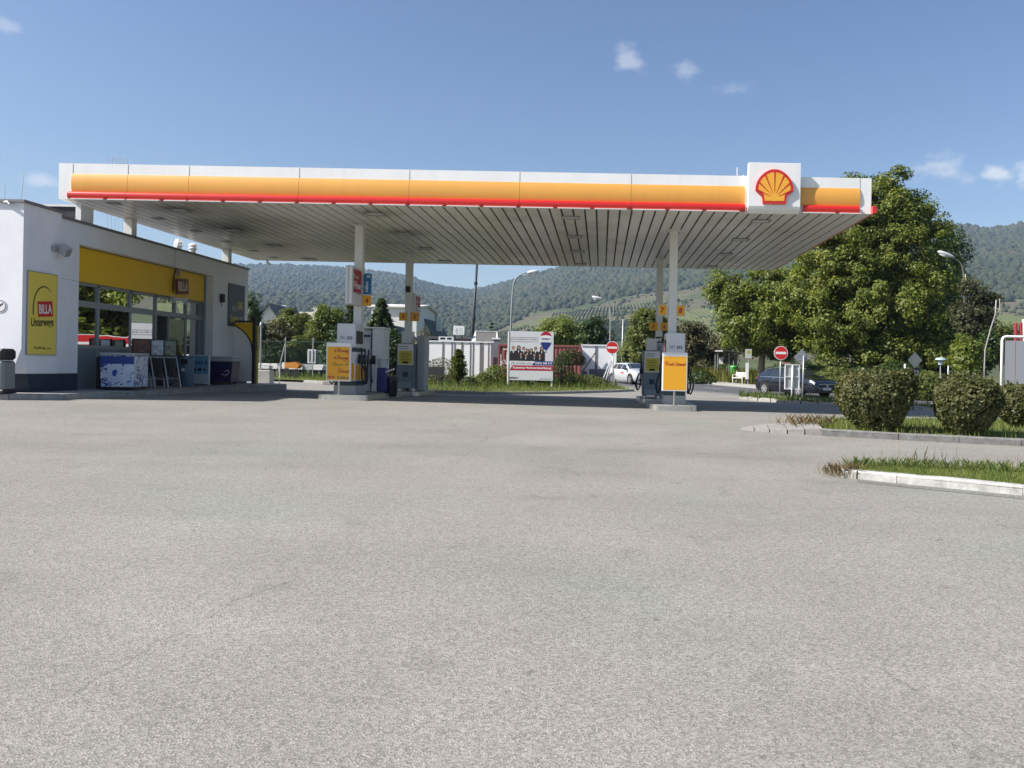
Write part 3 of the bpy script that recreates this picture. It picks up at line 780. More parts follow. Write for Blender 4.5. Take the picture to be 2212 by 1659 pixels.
# right side edge: red rail seen end on
m_ = MB(); k = len(rprof)
vs = [(CX1 - y + .001, CY0 - .12, CZ - .012 + z) for y, z in rprof] + [(CX1 - y + .001, CY1 - .3, CZ - .012 + z) for y, z in rprof]
m_.add(vs, [(i, (i + 1) % k, k + (i + 1) % k, k + i) for i in range(k)] + [tuple(range(k)), tuple(range(k, 2 * k))]); m_.build('red_rail', M_RED, can, world=True, smooth=True, sharp=50)
m_ = MB(); k = len(yprof)
vs = [(CX1 - y + .001, CY0 + .2, CZ + .165 + z) for y, z in yprof] + [(CX1 - y + .001, CY1 - .3, CZ + .165 + z) for y, z in yprof]
m_.add(vs, [(i, (i + 1) % k, k + (i + 1) % k, k + i) for i in range(k)] + [tuple(range(k)), tuple(range(k, 2 * k))]); m_.build('yellow_panel', M_YEL, can, world=True, smooth=True, sharp=40)
# columns, roof posts
COLS = [(-7.12, 22.45), (-7.03, 27.9), (2.03, 22.3), (2.08, 28.1)]
for x, y in COLS:
    m_ = MB(); m_.bbox(x - .118, x + .118, y - .118, y + .118, G(x, y) - .1, CZ - .03, .012)
    m_.box(x - .2, x + .2, y - .2, y + .2, CZ - .029, CZ - .003)
    m_.build('column', M_COL, can, world=True)
for x, y in ((-13.62, 22.1), (-13.62, 27.8)):
    m_ = MB(); m_.bbox(x - .12, x + .12, y - .12, y + .12, 4.3, CZ - .002, .01); m_.build('roof_post', M_COL, can, world=True)
M_LAMP = mat('lamp_glass', (.62, .62, .58), .25)
lx = [(-11.4, .5), (-6.15, .5), (-.9, .5), (4.2, .5)]
for X, wd in lx:
    for Y in (20.6, 23.6, 26.6, 29.8):
        f = MB()
        for a_, b_, c_, d_ in ((-.25, .25, -.19, -.15), (-.25, .25, .15, .19), (-.25, -.21, -.15, .15), (.21, .25, -.15, .15)): f.box(X + a_, X + b_, Y + c_, Y + d_, CZ - .03, CZ - .004)
        fo = f.build('ceiling_light', M_GREYP, can, world=True)
        g_ = MB(); g_.box(X - .209, X + .209, Y - .149, Y + .149, CZ - .018, CZ - .006); o = g_.build('lamp_glass', M_LAMP, can, world=True); o.parent = fo
for Y in (19.9, 21.9, 23.9, 25.9, 27.9, 29.6):
    f = MB(); f.box(-12.85, -12.55, Y - .1, Y + .1, CZ - .025, CZ - .004); f.build('ceiling_light', M_GREYP, can, world=True)
# rods and vents on the roof
m_ = MB(); X = at(1593, 380, 21).x; m_.tube([(X, 21, CZ + CH - .1), (X - .01, 21, CZ + CH + .62)], .012, 6); m_.build('lightning_rod', M_WHITE, can, world=True)
for u, y, h in ((431, 20.3, .17), (1607, 20.0, .14)):
    X = at(u, 365, y).x; m_ = MB(); m_.cyl((X, y), .018, CZ + CH - .1, CZ + CH + h - .05, 8); m_.lathe([(.02, CZ + CH + h - .06), (.05, CZ + CH + h - .03), (.045, CZ + CH + h), (.01, CZ + CH + h + .02)], (X, y), 10); m_.build('roof_vent', M_GALV, can, world=True)
m_ = MB(); p = at(255, 352, 29)
for i in range(6): m_.tube([(p.x - .35 + .14 * i, 29, CZ + CH - .1), (p.x - .35 + .14 * i, 29, p.z + .22)], .006, 4)
for i in range(3): m_.tube([(p.x - .37, 29, p.z + .0 + .1 * i), (p.x + .37, 29, p.z + .0 + .1 * i)], .006, 4)
m_.build('roof_aerial', M_GALV, can, world=True)

# square sign box with the scallop emblem
lg = thing('emblem_sign', 'square white sign box with red and yellow scallop shell emblem on canopy front', 'sign', (xs_(1671) - .02, CY0 - .14, CZ))
hw = (1726 - 1615) / 2 / F * CY0
m_ = MB(); m_.extrude_x([(-.03, .11), (-.012, .05), (.03, 0), (.1, -.05), (.138, -.055), (.138, 1.2), (-.025, 1.2), (-.03, 1.195)], -hw, hw); m_.build('sign_box', M_WHITE, lg)
half = [(0, -.90), (.06, -.865), (.2, -.865), (.6, -.865), (.64, -.46), (.985, -.20), (.985, .02), (.93, .24), (.83, .43), (.70, .60), (.54, .75), (.36, .86), (.18, .925), (0, .945)]
outl = half + [(-x, y) for x, y in half[1:-1]][::-1]
s_ = .478
ec = (-.01, 0.575)
m_ = MB(); m_.plate([(x * s_ + ec[0], y * s_ + ec[1]) for x, y in outl], (0, -.031, 0), EX, EZ, .055); m_.build('emblem_border', M_RED, lg)
inl = []
for x, y in outl:
    inl.append((x * .85, y * .83 + .0))
m_ = MB(); m_.plate([(x * s_ + ec[0], y * s_ + ec[1]) for x, y in inl], (0, -.0865, 0), EX, EZ, .004); m_.build('emblem_shell', mat('emblem_yellow', (.88, .44, .045), .4), lg)
m_ = MB()
for ang in (-63, -44, -22, 0, 22, 44, 63):
    a_ = R(ang); bx, bz = .28 * math.sin(a_) * .9, -.62 + .34 * math.cos(a_)
    L = {0: .86 + .56, 22: .86 + .50, 44: .80 + .36, 63: .8 + .22}[abs(ang)]
    tx, tz = L * math.sin(a_), -.62 + L * math.cos(a_) * 1.02
    d = Vector((tx - bx, tz - bz)).normalized(); n = Vector((-d.y, d.x))
    m_.plate([((bx + n.x * .008) * s_ + ec[0], (bz + n.y * .008) * s_ + ec[1]), ((bx - n.x * .008) * s_ + ec[0], (bz - n.y * .008) * s_ + ec[1]), ((tx - n.x * .045) * s_ + ec[0], (tz - n.y * .045) * s_ + ec[1]), ((tx + n.x * .045) * s_ + ec[0], (tz + n.y * .045) * s_ + ec[1])], (0, -.091, 0), EX, EZ, .003)
m_.build('emblem_rib', M_RED, lg)

# security camera hanging under the far edge
cm = thing('security_camera', 'small white security camera under the far canopy edge', 'camera', at(577, 563, 30.3))
m_ = MB(); m_.tube([(0, 0, .12), (0, 0, 0), (.05, -.03, -.06)], .03, 8); m_.build('bracket', M_GALV, cm)
m_ = MB(); m_.tube([(.0, -.0, -.05), (.13, -.1, -.16)], .05, 8); m_.build('housing', M_WHITE, cm)
# ================================================================== shop
M_PLAS = mat('white_plaster', (.80, .81, .84), .9, var=.05, vscale=1.4, streak=.05, bump=.25, bscale=60)
M_PLIN = mat('dark_blue_plinth', (.022, .034, .055), .6, var=.15)
M_SHY = mat('shop_yellow_band', (.86, .52, .008), .45)
M_FRAME = mat('grey_window_frame', (.30, .32, .33), .45, var=.04)
M_LOWP = mat('blue_grey_panel', (.20, .25, .29), .55, var=.06)
M_GLASS = glass_mat('shop_glass', (.5, .55, .55), 3.6)
M_CAP = mat('roof_edge_metal', (.2, .2, .21), .5, .3)
M_INT = mat('shop_interior', (.16, .14, .12), .8, var=.3, vscale=2)
XB, XW, XG = -13.2, -13.46, -13.58
shop = thing('shop_building', 'low white shop building with wide shop window under a yellow band', 'shop', (-13.1, 23, PZ))
B = lambda name, m_, mt, parent=shop, **k: m_.build(name, mt, parent, world=True, **k)
mb = MB()
# front block with the broken off lower corner
x0, xa, ya, yb, zt = -26, -13.14, 17.4, 18.62, 4.5
c0 = 1.2
vs = [(x0, ya, 0), (xa - .42, ya, 0), (xa, ya, c0), (xa, ya, zt), (x0, ya, zt), (xa, ya + .36, 0), (xa, yb, 0), (xa, yb, zt), (x0, yb, 0), (x0, yb, zt)]
mb.add(vs, [(0, 1, 2, 3, 4), (1, 5, 2), (5, 6, 7, 3, 2), (3, 7, 9, 4), (6, 8, 9, 7), (0, 4, 9, 8), (0, 8, 6, 5, 1)])
mb.box(-26, XB, 18.623, 19.36, 0, 4.4)
mb.box(XG - .3, XB, 19.363, 26.07, 3.87, 4.4)
mb.box(-26, XB, 26.073, 28.6, 0, 4.4)
mb.box(-20, -19.8, 19.363, 26.07, 0, 4.48)
mb.box(-19.79, XG - .303, 19.363, 26.07, 4.2, 4.45)
B('wall', mb, M_PLAS)
mb = MB(); mb.box(XB, XB + .004, 18.63, 19.35, 2.93, 2.936); mb.box(XB, XB + .004, 23.7, 23.706, 3.9, 4.45); B('wall_joint', mb, mat('plaster_joint', (.2, .2, .21), .9))
PH = .62; f_ = 1 - PH / 1.2; o_ = Vector((.36, -.42, .126)).normalized() * .006
mb = MB(); q0 = [Vector((xa - .42, 17.4, .0)), Vector((xa, 17.76, .0)), Vector((xa, 17.4 + .36 * f_, PH)), Vector((xa - .42 * f_, 17.4, PH))]
mb.add([p + o_ for p in q0] + [p - o_ for p in q0], [(0, 1, 2, 3), (7, 6, 5, 4), (0, 4, 5, 1), (1, 5, 6, 2), (2, 6, 7, 3), (3, 7, 4, 0)]); B('plinth', mb, M_PLIN)
mb = MB(); vs = [(xa + e, y, z) for e in (0, .012) for y, z in ((17.745, 0), (18.62, 0), (18.62, PH), (17.4 + .36 * f_ - .012, PH))]
mb.add(vs, [(0, 1, 2, 3), (4, 5, 6, 7), (0, 1, 5, 4), (1, 2, 6, 5), (2, 3, 7, 6), (3, 0, 4, 7)]); B('plinth', mb, M_PLIN)
mb = MB(); mb.box(XB, XB + .012, 18.65, 19.36, 0, PH); B('plinth', mb, M_PLIN)
mb = MB(); mb.box(XB, XB + .012, 26.073, 28.6, 0, PH); B('plinth', mb, M_PLIN)
mb = MB()
mb.box(-26, xa + .05, ya - .06, yb + .04, zt + .003, zt + .06); mb.box(-26, XB + .05, yb + .043, 28.65, 4.403, 4.46)
B('roof_edge', mb, M_CAP)
mb = MB()
mb.box(XG + .02, XW, 19.363, 25.93, 2.98, 3.855); B('yellow_band', mb, M_SHY)
mb = MB(); mb.box(XW, XW + .02, 19.363, 25.93, 3.858, 3.868); mb.box(XG + .02, XW + .003, 25.935, 26.07, .2, 3.86, 1); mb.box(XG - .1, XG + .02, 25.97, 26.07, .2, 2.98, 1); B('jamb', mb, [M_BLACK, M_LOWP])
# glazing
bays = [19.363, 20.67, 22.08, 23.34, 24.38, 25.04, 25.97]
win = MB()
for y in bays[1:-1]: win.box(XG - .05, XG + .03, y - .045, y + .045, PZ, 2.975)
win.box(XG - .05, XG + .035, 19.363, 25.97, 2.34, 2.5); win.box(XG - .05, XG + .03, 19.363, 25.97, 2.9, 2.979)
win.box(XG - .05, XG + .04, 19.363, 23.3, 1.25, 1.35)
win.box(XG - .05, XG + .03, 19.363, 19.41, 1.35, 2.9); win.box(XG - .05, XG + .03, 25.93, 25.97, PZ, 2.9)
win.box(XG + .03, XG + .07, 23.2, 25.97, 2.36, 2.48)
wf = B('window_frame', win, M_FRAME); TSGN = 1
for i, (a_, b_) in enumerate(zip(bays[:-1], bays[1:])):
    for z0, z1 in ((2.5, 2.9), (1.35 if b_ < 23.4 else PZ + .02, 2.34)):
        if i in (3,) and z0 < 2: continue
        # insulating panes bow slightly; two are bowed and tilted to steer the sign's reflection
        bow, tilt = {(0, 0): (.0045, .014), (1, 0): (.006, .045), (2, 0): (.002, .0)}.get((i, 0 if z0 < 2 else 1), (.001, .004 * (i % 3 - 1)))
        m_ = MB(); rows = []
        for p_ in range(13):
            row = []
            for q_ in range(13):
                s1, s2 = p_ / 6 - 1, q_ / 6 - 1; yy = (a_ + b_) / 2 + s1 * ((b_ - a_) / 2 - .045); zz = (z0 + z1) / 2 + s2 * (z1 - z0) / 2
                row.append((XG - .012 - bow * (1 - s1 * s1) - bow * .6 * (1 - s2 * s2) + tilt * (s1 * ((b_ - a_) / 2)) * TSGN, yy, zz))
            rows.append(row)
        m_.grid(rows)
        o = B('window_pane', m_, M_GLASS, fixn=False, smooth=True); o.parent = wf
dm = MB()
for y in (24.0, 24.95): dm.box(XG + .0, XG + .06, y - .03, y + .03, PZ, 2.34)
dr = B('sliding_door', dm, M_FRAME)
m_ = MB(); m_.box(XG + .035, XG + .045, 24.03, 24.92, PZ + .05, 2.3); o = B('door_pane', m_, M_GLASS); o.parent = dr
mb = MB(); mb.box(XG - .06, XG + .01, 19.363, 23.3, PZ - .02, 1.25); B('lower_panel', mb, M_LOWP)
mb = MB(); mb.box(-19.79, XG - .07, 19.37, 26.06, .0, PZ + .01); B('shop_floor', mb, mat('shop_floor', (.25, .24, .22), .4))
mb = MB()
for y in (20.2, 21.6, 23.0): mb.box(-16.9, -16.3, y - .3, y + .5, PZ + .02, 1.5)
mb.box(-18.9, -18.4, 20, 25.5, PZ + .02, 2.1)
B('shop_shelf', mb, M_INT)
# things on the roof
ac = thing('roof_unit', 'black ventilation unit with pale frame on the shop roof', 'ventilation unit', (-13.75, 19.9, 4.5))
m_ = MB(); m_.box(-.42, .36, -.4, .0, -.1, .33); m_.build('housing', M_BLACK, ac)
m_ = MB()
m_.box(-.46, .5, -.44, .04, .333, .39); m_.box(.363, .5, -.44, .04, -.1, .333)
m_.build('frame', M_COL, ac)
for i, (u, v, y) in enumerate(((385, 528, 25.6), (416, 538, 26.2))):
    p = at(u, v, y)
    t_ = thing('roof_vent', ('pale roof vent pipe beside the leaning white panel', 'pale roof vent pipe farther along the shop roof, standing alone')[i], 'vent', (p.x, y, 4.45), group='vent pipes on the shop roof')
    m_ = MB(); m_.lathe([(.1, 0), (.1, .32), (.14, .34), (.14, .37), (.09, .4), (.13, .45), (.12, .5), (.03, .54)], n=12); m_.build('pipe', M_COL, t_, smooth=True, sharp=35)
t_ = thing('leaning_panel', 'white panel leaning on the shop roof beside a vent', 'panel', (at(377, 520, 25.2).x, 25.2, 4.45))
m_ = MB(); m_.add([(-.12, 0, 0), (.02, 0, 0), (.16, .0, .52), (.03, 0, .54), (-.12, .04, 0), (.02, .04, 0), (.16, .04, .52), (.03, .04, .54)], [(0, 1, 2, 3), (7, 6, 5, 4), (0, 4, 5, 1), (1, 5, 6, 2), (2, 6, 7, 3), (3, 7, 4, 0)]); m_.build('panel', M_WHITE, t_)
for i, (u, v, y, top, lean) in enumerate(((45, 432, 18.2, 374, .06), (10, 432, 18.6, 396, .0))):
    p = at(u, v, y); q = at(u, top, y)
    m_ = MB(); m_.tube([(p.x, y, 4.6), (p.x + lean, y, q.z)], .008, 5)
    tag(m_.build('roof_aerial', M_GALV), ('taller thin rod aerial on the left shop roof', 'shorter thin rod aerial at the far left of the shop roof')[i], 'aerial', 'rod aerials on the shop roof')
t_ = thing('gutter_spout', 'small metal overflow spout under the roof edge of the left wall', 'spout', (at(12, 445, 17.3).x, 17.33, 4.5))
m_ = MB(); m_.tube([(-.14, .07, .0), (.05, -.02, -.01), (.1, -.03, -.07)], .03, 8); m_.build('spout', M_GALV, t_)

# wall sign
M_SIGNY = mat('sign_yellow', (.78, .62, .10), .5)
M_SRED = mat('sign_red', (.55, .015, .02), .5)
M_INK = mat('ink_black', (.02, .018, .018), .6)
M_SW = mat('sign_white', (.78, .78, .78), .5)
ws = thing('wall_sign', 'tall yellow wall sign with red logo box and black arc on the white wall', 'sign', (xa, 17.99, 2.02))
m_ = MB(); m_.bbox(.002, .045, -.46, .46, -.95, .95, .008); m_.build('sign_board', M_SIGNY, ws)
m_ = MB()
for a_ in ((-.475, .475, -.965, -.952), (-.475, .475, .952, .965)): m_.box(.003, .04, a_[0], a_[1], a_[2], a_[3])
for a_ in ((-.475, -.462), (.462, .475)): m_.box(.003, .04, a_[0], a_[1], -.951, .951)
m_.build('sign_frame', M_GREYP, ws)
def logo(root, x, cy_, cz, k, wmat, umat, arcm, t=.004, boxm=None):
    """arc, tilted red box with letters, script line; drawn in the plane x facing +x"""
    ty = Vector((0, math.cos(R(5)), math.sin(R(5)))); tz = Vector((0, -math.sin(R(5)), math.cos(R(5))))
    m_ = MB(); m_.plate([(-.24, -.18), (.24, -.18), (.24, .18), (-.24, .18)], (x, cy_ + .1 * k, cz), ty * k, tz * k, t * 1.5); m_.build('logo_box', boxm or M_SRED, root)
    text('BILLA', Vector((x + t * 1.6, cy_ + .1 * k, cz)), wmat, root, w=.41 * k, h=.22 * k, ex=ty, ez=tz, bold=.02)
    text('Unterwegs', Vector((x + .001, cy_ + .02 * k, cz - .34 * k)), umat, root, w=.72 * k, h=.26 * k, ex=Vector((0, 1, .06)).normalized(), ez=Vector((0, 0, 1)), bold=.02, shear=.08)
    P = []
    for i in range(15):
        a_ = R(185 - i * 9.5); P.append((cy_ + (.06 + .36 * math.cos(a_) * .95) * k, cz + (.0 + .52 * math.sin(a_) + (-.12 if i == 0 else 0)) * k))
    wd = [.028 * k] * 12 + [.02 * k, .015 * k, .008 * k]
    m_ = MB()
    for i in range(14):
        p, q = Vector(P[i]), Vector(P[i + 1]); d = (q - p).normalized(); n = Vector((-d.y, d.x))
        m_.plate([tuple(p + n * wd[i] * .5), tuple(p - n * wd[i] * .5), tuple(q - n * wd[i + 1] * .5), tuple(q + n * wd[i + 1] * .5)], (x, 0, 0), EY, EZ, t)
    m_.build('logo_arc', arcm, root)
logo(ws, .046, -.03, .12, 1.0, M_SW, M_INK, M_INK)
text("Hier geht's lang.", Vector((.046, -.08, -.80)), M_INK, ws, w=.36, h=.075, ex=EY, bold=.01)
m_ = MB(); m_.plate([(.13, -.815), (.29, -.815), (.29, -.79), (.13, -.79)], (.046, 0, 0), EY, EZ, .002); m_.build('arrow_bar', mat('sign_olive', (.25, .24, .03), .6), ws)

hs_ = thing('door_sign', 'hanging logo sign with red box and black arc above the shop door', 'sign', (XW + .04, 24.3, 3.28))
logo(hs_, .03, 0, .06, 1.35, mat('cream_letters', (.72, .62, .42), .5), M_SW, M_INK, t=.03, boxm=mat('shaded_logo_red', (.16, .04, .02), .5))  # logo red darkened to carry the shade above the door
m_ = MB(); m_.box(-.04, .03, -.05, .05, .38, .6); m_.box(-.04, .03, -.02, .02, -.1, .1); m_.build('bracket', M_GREYP, hs_)

fl = thing('wall_floodlight', 'grey floodlight on a bracket high on the white wall', 'lamp', (xa, 18.33, 3.6))
m_ = MB(); m_.tube([(0, 0, 0), (.1, .02, -.02)], .03, 8); m_.cyl((0.02, 0), .06, -.06, .06, 10); m_.build('bracket', M_GREYP, fl)
m_ = MB(); m_.box(-.12, .12, -.03, .13, -.11, .11, M=Matrix.Translation((.2, .06, -.03)) @ Euler((R(20), R(35), 0)).to_matrix().to_4x4()); m_.build('lamp_head', M_GALV, fl)

ns = thing('no_smoking_sign', 'round white no smoking sign on the sunlit front wall', 'sign', (at(-1, 661, 17.38).x, 17.398, at(-1, 661, 17.38).z))
m_ = MB()
for r0, r1, y0, mm in ((0, .15, -.006, 0),): m_.plate([(r1 * math.cos(2 * math.pi * i / 28), r1 * math.sin(2 * math.pi * i / 28)) for i in range(28)], (0, 0, 0), EX, EZ, .008)
m_.build('sign_disc', M_SW, ns)
m_ = MB()
for i in range(28):
    a_, b_ = 2 * math.pi * i / 28, 2 * math.pi * (i + 1) / 28
    m_.plate([(.12 * math.cos(a_), .12 * math.sin(a_)), (.135 * math.cos(a_), .135 * math.sin(a_)), (.135 * math.cos(b_), .135 * math.sin(b_)), (.12 * math.cos(b_), .12 * math.sin(b_))], (0, -.0085, 0), EX, EZ, .002)
m_.plate([(-.08, -.065), (-.065, -.08), (.08, .065), (.065, .08)], (0, -.0085, 0), EX, EZ, .003); m_.plate([(-.07, .02), (.06, .02), (.06, .045), (-.07, .045)], (0, -.0085, 0), EX, EZ, .0015)
m_.build('symbol', M_INK, ns)

ps = thing('window_poster', 'dark grey poster with yellow lettering on the far wall pier', 'poster', (XB, 27.68, 3.0))
m_ = MB(); m_.bbox(.002, .03, -.62, .62, -.76, .76, .006); m_.build('poster_board', mat('slate_poster', (.07, .08, .09), .45), ps)
M_PY = mat('poster_yellow', (.55, .45, .12), .6); M_PG = mat('poster_grey', (.4, .42, .42), .6)
text('wenn', (.031, -.2, -.13), M_PG, ps, w=.3, h=.19, ex=EY, bold=.02); text('DAS', (.031, .25, .02), M_PY, ps, w=.38, h=.3, ex=EY, bold=.03)
text('beste', (.031, -.15, -.47), M_PY, ps, w=.55, h=.28, ex=EY, bold=.03); text('liegt', (.031, .36, -.45), M_PG, ps, w=.3, h=.2, ex=EY, bold=.015)
sp = thing('wall_speaker', 'small black wall box beside the dark poster', 'speaker', (XB, 26.55, 3.18))
m_ = MB(); m_.bbox(.0, .14, -.07, .07, -.16, .13, .02); m_.tube([(.05, 0, -.16), (.05, .0, -.3)], .012, 6); m_.build('box', M_BLACK, sp)

# ---------------- things in front of the shop
def z_(d): return PZ
fz = thing('ice_freezer', 'chest freezer printed with blue and white ice cubes before the shop window', 'freezer', (-12.56, 20.25, PZ + .01), R(4))
def ice_mat():
    m = bpy.data.materials.new('ice_print'); m.use_nodes = True; t = m.node_tree; b = t.nodes['Principled BSDF']
    tc = t.nodes.new('ShaderNodeTexCoord'); v = t.nodes.new('ShaderNodeTexVoronoi'); v.inputs['Scale'].default_value = 8; v.feature = 'F1'
    n = t.nodes.new('ShaderNodeTexNoise'); n.inputs['Scale'].default_value = 5
    mp = t.nodes.new('ShaderNodeVectorMath'); mp.operation = 'ADD'; t.links.new(tc.outputs['Object'], mp.inputs[0]); t.links.new(n.outputs['Color'], mp.inputs[1]); t.links.new(mp.outputs[0], v.inputs['Vector'])
    s = t.nodes.new('ShaderNodeSeparateColor'); t.links.new(v.outputs['Color'], s.inputs[0])
    r = ramp(t, [(.0, (.02, .035, .24)), (.24, (.05, .09, .36)), (.3, (.50, .58, .74)), (1, (.80, .82, .86))]); t.links.new(s.outputs[0], r.inputs['Fac'])
    t.links.new(r.outputs['Color'], b.inputs['Base Color']); b.inputs['Roughness'].default_value = .35
    return m
m_ = MB(); m_.bbox(-.42, .42, -.36, .36, .06, .88, .02); m_.build('cabinet', ice_mat(), fz)
m_ = MB(); m_.box(-.425, .425, -.3605, -.36, .66, .86); m_.build('header_band', mat('deep_blue_print', (.025, .05, .26), .4), fz)
m_ = MB(); m_.box(-.24, .1, -.364, -.3606, .2, .64); m_.build('label_panel', mat('pale_print', (.58, .64, .78), .4), fz)
m_ = MB(); m_.plate([(-.1, .36), (-.03, .33), (-.01, .42), (.02, .44), (-.02, .52), (-.09, .5), (-.12, .45)], (0, -.3645, 0), EX, EZ, .002); m_.build('printed_mark', mat('mid_blue', (.03, .07, .35), .4), fz)
m_ = MB(); m_.bbox(-.44, .44, -.38, .38, .883, .95, .02); m_.build('lid', mat('freezer_lid', (.42, .44, .46), .3), fz)
m_ = MB(); m_.box(-.4, .4, -.33, .33, .0, .058); m_.build('base', M_BLACK, fz)
m_ = MB(); m_.bbox(-.56, -.445, -.3, .3, .0, .84, .02); m_.build('side_panel', M_BLACK, fz)  # black block filling the dark region left of the cabinet

posters = [('brown', (.16, .075, .05)), ('white', (.62, .66, .74)), ('green and white', (.3, .34, .26))]
for i, (nm, c) in enumerate(posters):
    y = 21.45 + .55 * i; X = -12.86 + .06 * i
    t_ = thing('newspaper_rack', 'slanted metal newspaper rack with a %s poster on top' % nm, 'rack', (X, y, PZ), R(22), 'newspaper racks by the shop door')
    m_ = MB()
    for sx in (-.21, .21):
        m_.tube([(sx + .18, -.18, 0), (sx, .12, .92), (sx - .02, .15, 1.34)], .016, 6); m_.tube([(sx + .1, .28, 0), (sx, .12, .92)], .014, 6)
    m_.box(-.23, .23, .02, .16, .86, .89); m_.tube([(-.12, -.1, .25), (.3, -.1, .25)], .012, 6); m_.build('rack_frame', M_GALV, t_)
    m_ = MB(); m_.box(-.21, .21, .105, .13, .93, 1.36); m_.build('poster', mat('poster_' + nm.replace(' ', '_'), c, .5, var=.5, vscale=9), t_)
    m_ = MB(); m_.box(-.225, .225, .085, .104, .9, .93); m_.box(-.225, .225, .085, .104, 1.36, 1.38); m_.box(-.24, -.212, .085, .13, .9, 1.38); m_.box(.212, .24, .085, .13, .9, 1.38); m_.build('poster_frame', M_BLACK, t_)
    m_ = MB(); m_.box(-.19, .19, -.05, .2, .32, .84); m_.build('paper_box', M_BLACK, t_)
t_ = thing('waste_bin', 'blue grey round litter bin with a white badge by the shop door', 'bin', (at(405, 800, 23.9).x, 23.9, PZ))
m_ = MB(); m_.lathe([(.17, .0), (.19, .03), (.19, .66), (.20, .67), (.20, .86), (.17, .9), (.05, .92)], n=20); m_.build('body', mat('blue_grey_enamel', (.12, .19, .27), .45), t_, smooth=True, sharp=40)
m_ = MB(); m_.box(-.1, .1, -.215, -.19, .7, .83); m_.build('opening', M_BLACK, t_)
m_ = MB(); m_.plate([(.06 * math.cos(k * .449), .5 + .06 * math.sin(k * .449)) for k in range(14)], (-.03, -.191, 0), EX, EZ, .006); m_.build('badge', M_SW, t_)
t_ = thing('pavement_sign', 'blue and white poster stand reading fresh on the shop pavement', 'sign', (at(430, 800, 25).x, 25.0, PZ), R(3))
m_ = MB(); m_.box(-.3, .3, -.01, .01, .08, .95); m_.build('poster', mat('poster_sky_blue', (.16, .36, .55), .5), t_)
m_ = MB(); m_.box(-.3, .3, -.0125, -.0102, .08, .36); m_.build('poster_foot', mat('poster_pale', (.55, .62, .68), .5), t_)
m_ = MB()
for x in (-.33, .305): m_.box(x, x + .03, -.03, .03, .0, .98)
m_.box(-.304, .304, -.03, .03, .951, .98); m_.box(-.304, .304, -.03, .03, .05, .079); m_.build('frame', M_SW, t_)
text('fresh &', (.06, -.0105, .74), M_PLIN, t_, w=.42, h=.13, bold=.02); text('+', (.18, -.0105, .5), M_PLIN, t_, h=.1, bold=.03)
m_ = MB(); m_.plate([(-.2, .45), (-.1, .43), (-.08, .53), (-.15, .57), (-.22, .53)], (0, -.0105, 0), EX, EZ, .002); m_.plate([(-.04, .45), (.08, .45), (.08, .55), (-.04, .55)], (0, -.0105, 0), EX, EZ, .002); m_.build('printed_mark', M_PLIN, t_)
t_ = thing('ice_cream_freezer', 'dark violet chest freezer with white lid by the curved white sign', 'freezer', (at(483, 800, 26.2).x, 26.2, PZ), R(4))
m_ = MB(); m_.add([(-.36, -.3, .1), (.36, -.3, .1), (.42, -.33, .78), (-.42, -.33, .78), (-.36, .3, .1), (.36, .3, .1), (.42, .33, .78), (-.42, .33, .78)], [(0, 1, 2, 3), (1, 5, 6, 2), (5, 4, 7, 6), (4, 0, 3, 7), (3, 2, 6, 7), (4, 5, 1, 0)]); m_.build('body', mat('dark_violet', (.03, .018, .09), .4), t_)
m_ = MB(); m_.bbox(-.43, .44, -.35, .35, .783, .87, .03); m_.bbox(-.41, .42, -.33, .33, .873, .96, .04); m_.build('lid', mat('freezer_white', (.55, .58, .62), .35), t_)
for sx in (-.3, .3):
    for sy in (-.24, .24):
        m_ = MB(); m_.tube([(sx - .025, sy, .05), (sx + .025, sy, .05)], .05, 10); m_.build('castor', M_BLACK, t_)
m_ = MB(); m_.tube([(.1, -.37, .36), (.24, -.4, .3), (.34, -.38, .42), (.3, -.37, .5), (.18, -.37, .44)], .012, 6); m_.build('cable', M_SW, t_)

# curved white and yellow service sign with a dark frame post
cs = thing('service_sign', 'white quarter round service sign with yellow corner and dark frame', 'sign', (at(512, 829, 27.6).x, 27.6, PZ))
k = 27.6 / F; W, H = (541 - 476) * k, (826 - 695) * k; H = 2.2
arc = [(-W / 2 + (W) * (1 - math.cos(R(a_))) * 0 + W * math.sin(R(a_)), H * .52 + H * .46 * math.cos(R(a_))) for a_ in range(0, 91, 9)]
m_ = MB(); m_.plate([(-W / 2, .08)] + [(W / 2, .08)] + arc[::-1], (0, .03, 0), EX, EZ, .06); m_.build('white_board', M_SW, cs)
m_ = MB(); m_.plate(arc + [(W / 2, H)], (0, .02, 0), EX, EZ, .04); m_.build('yellow_corner', M_SHY, cs)
m_ = MB()
for p, q in zip(arc[:-1], arc[1:]):
    m_.tube([(p[0], -.035, p[1]), (q[0], -.035, q[1])], .022, 6)
m_.box(-W / 2, W / 2, -.04, .04, H + .003, H + .06); m_.box(W / 2 + .003, W / 2 + .11, -.06, .06, .0, H + .18); m_.box(W / 2 - .06, W / 2 - .02, -.05, .05, H + .07, H + .17); m_.build('frame', mat('dark_maroon_frame', (.025, .012, .014), .5), cs)
sb = thing('narrow_banner', 'narrow yellow and red banner panel at the shop corner', 'banner', (at(544.5, 829, 27.8).x + .1, 27.8, PZ))
m_ = MB(); m_.bbox(-.09, .1, -.05, .05, 0, 2.1, .01); m_.build('panel', M_SIGNY, sb)
m_ = MB(); m_.box(-.085, .09, -.0535, -.051, 1.2, 1.5); m_.plate([(-.05, .1), (.05, .1), (.07, .5), (.02, .95), (-.02, .5)], (0, -.051, 0), EX, EZ, .003); m_.build('print', mat('banner_orange', (.55, .09, .03), .5), sb)
m_ = MB(); m_.box(-.07, .05, -.0535, -.051, 1.68, 1.85); m_.box(-.09, .02, -.0535, -.051, .02, .35); m_.build('print', M_SW, sb)
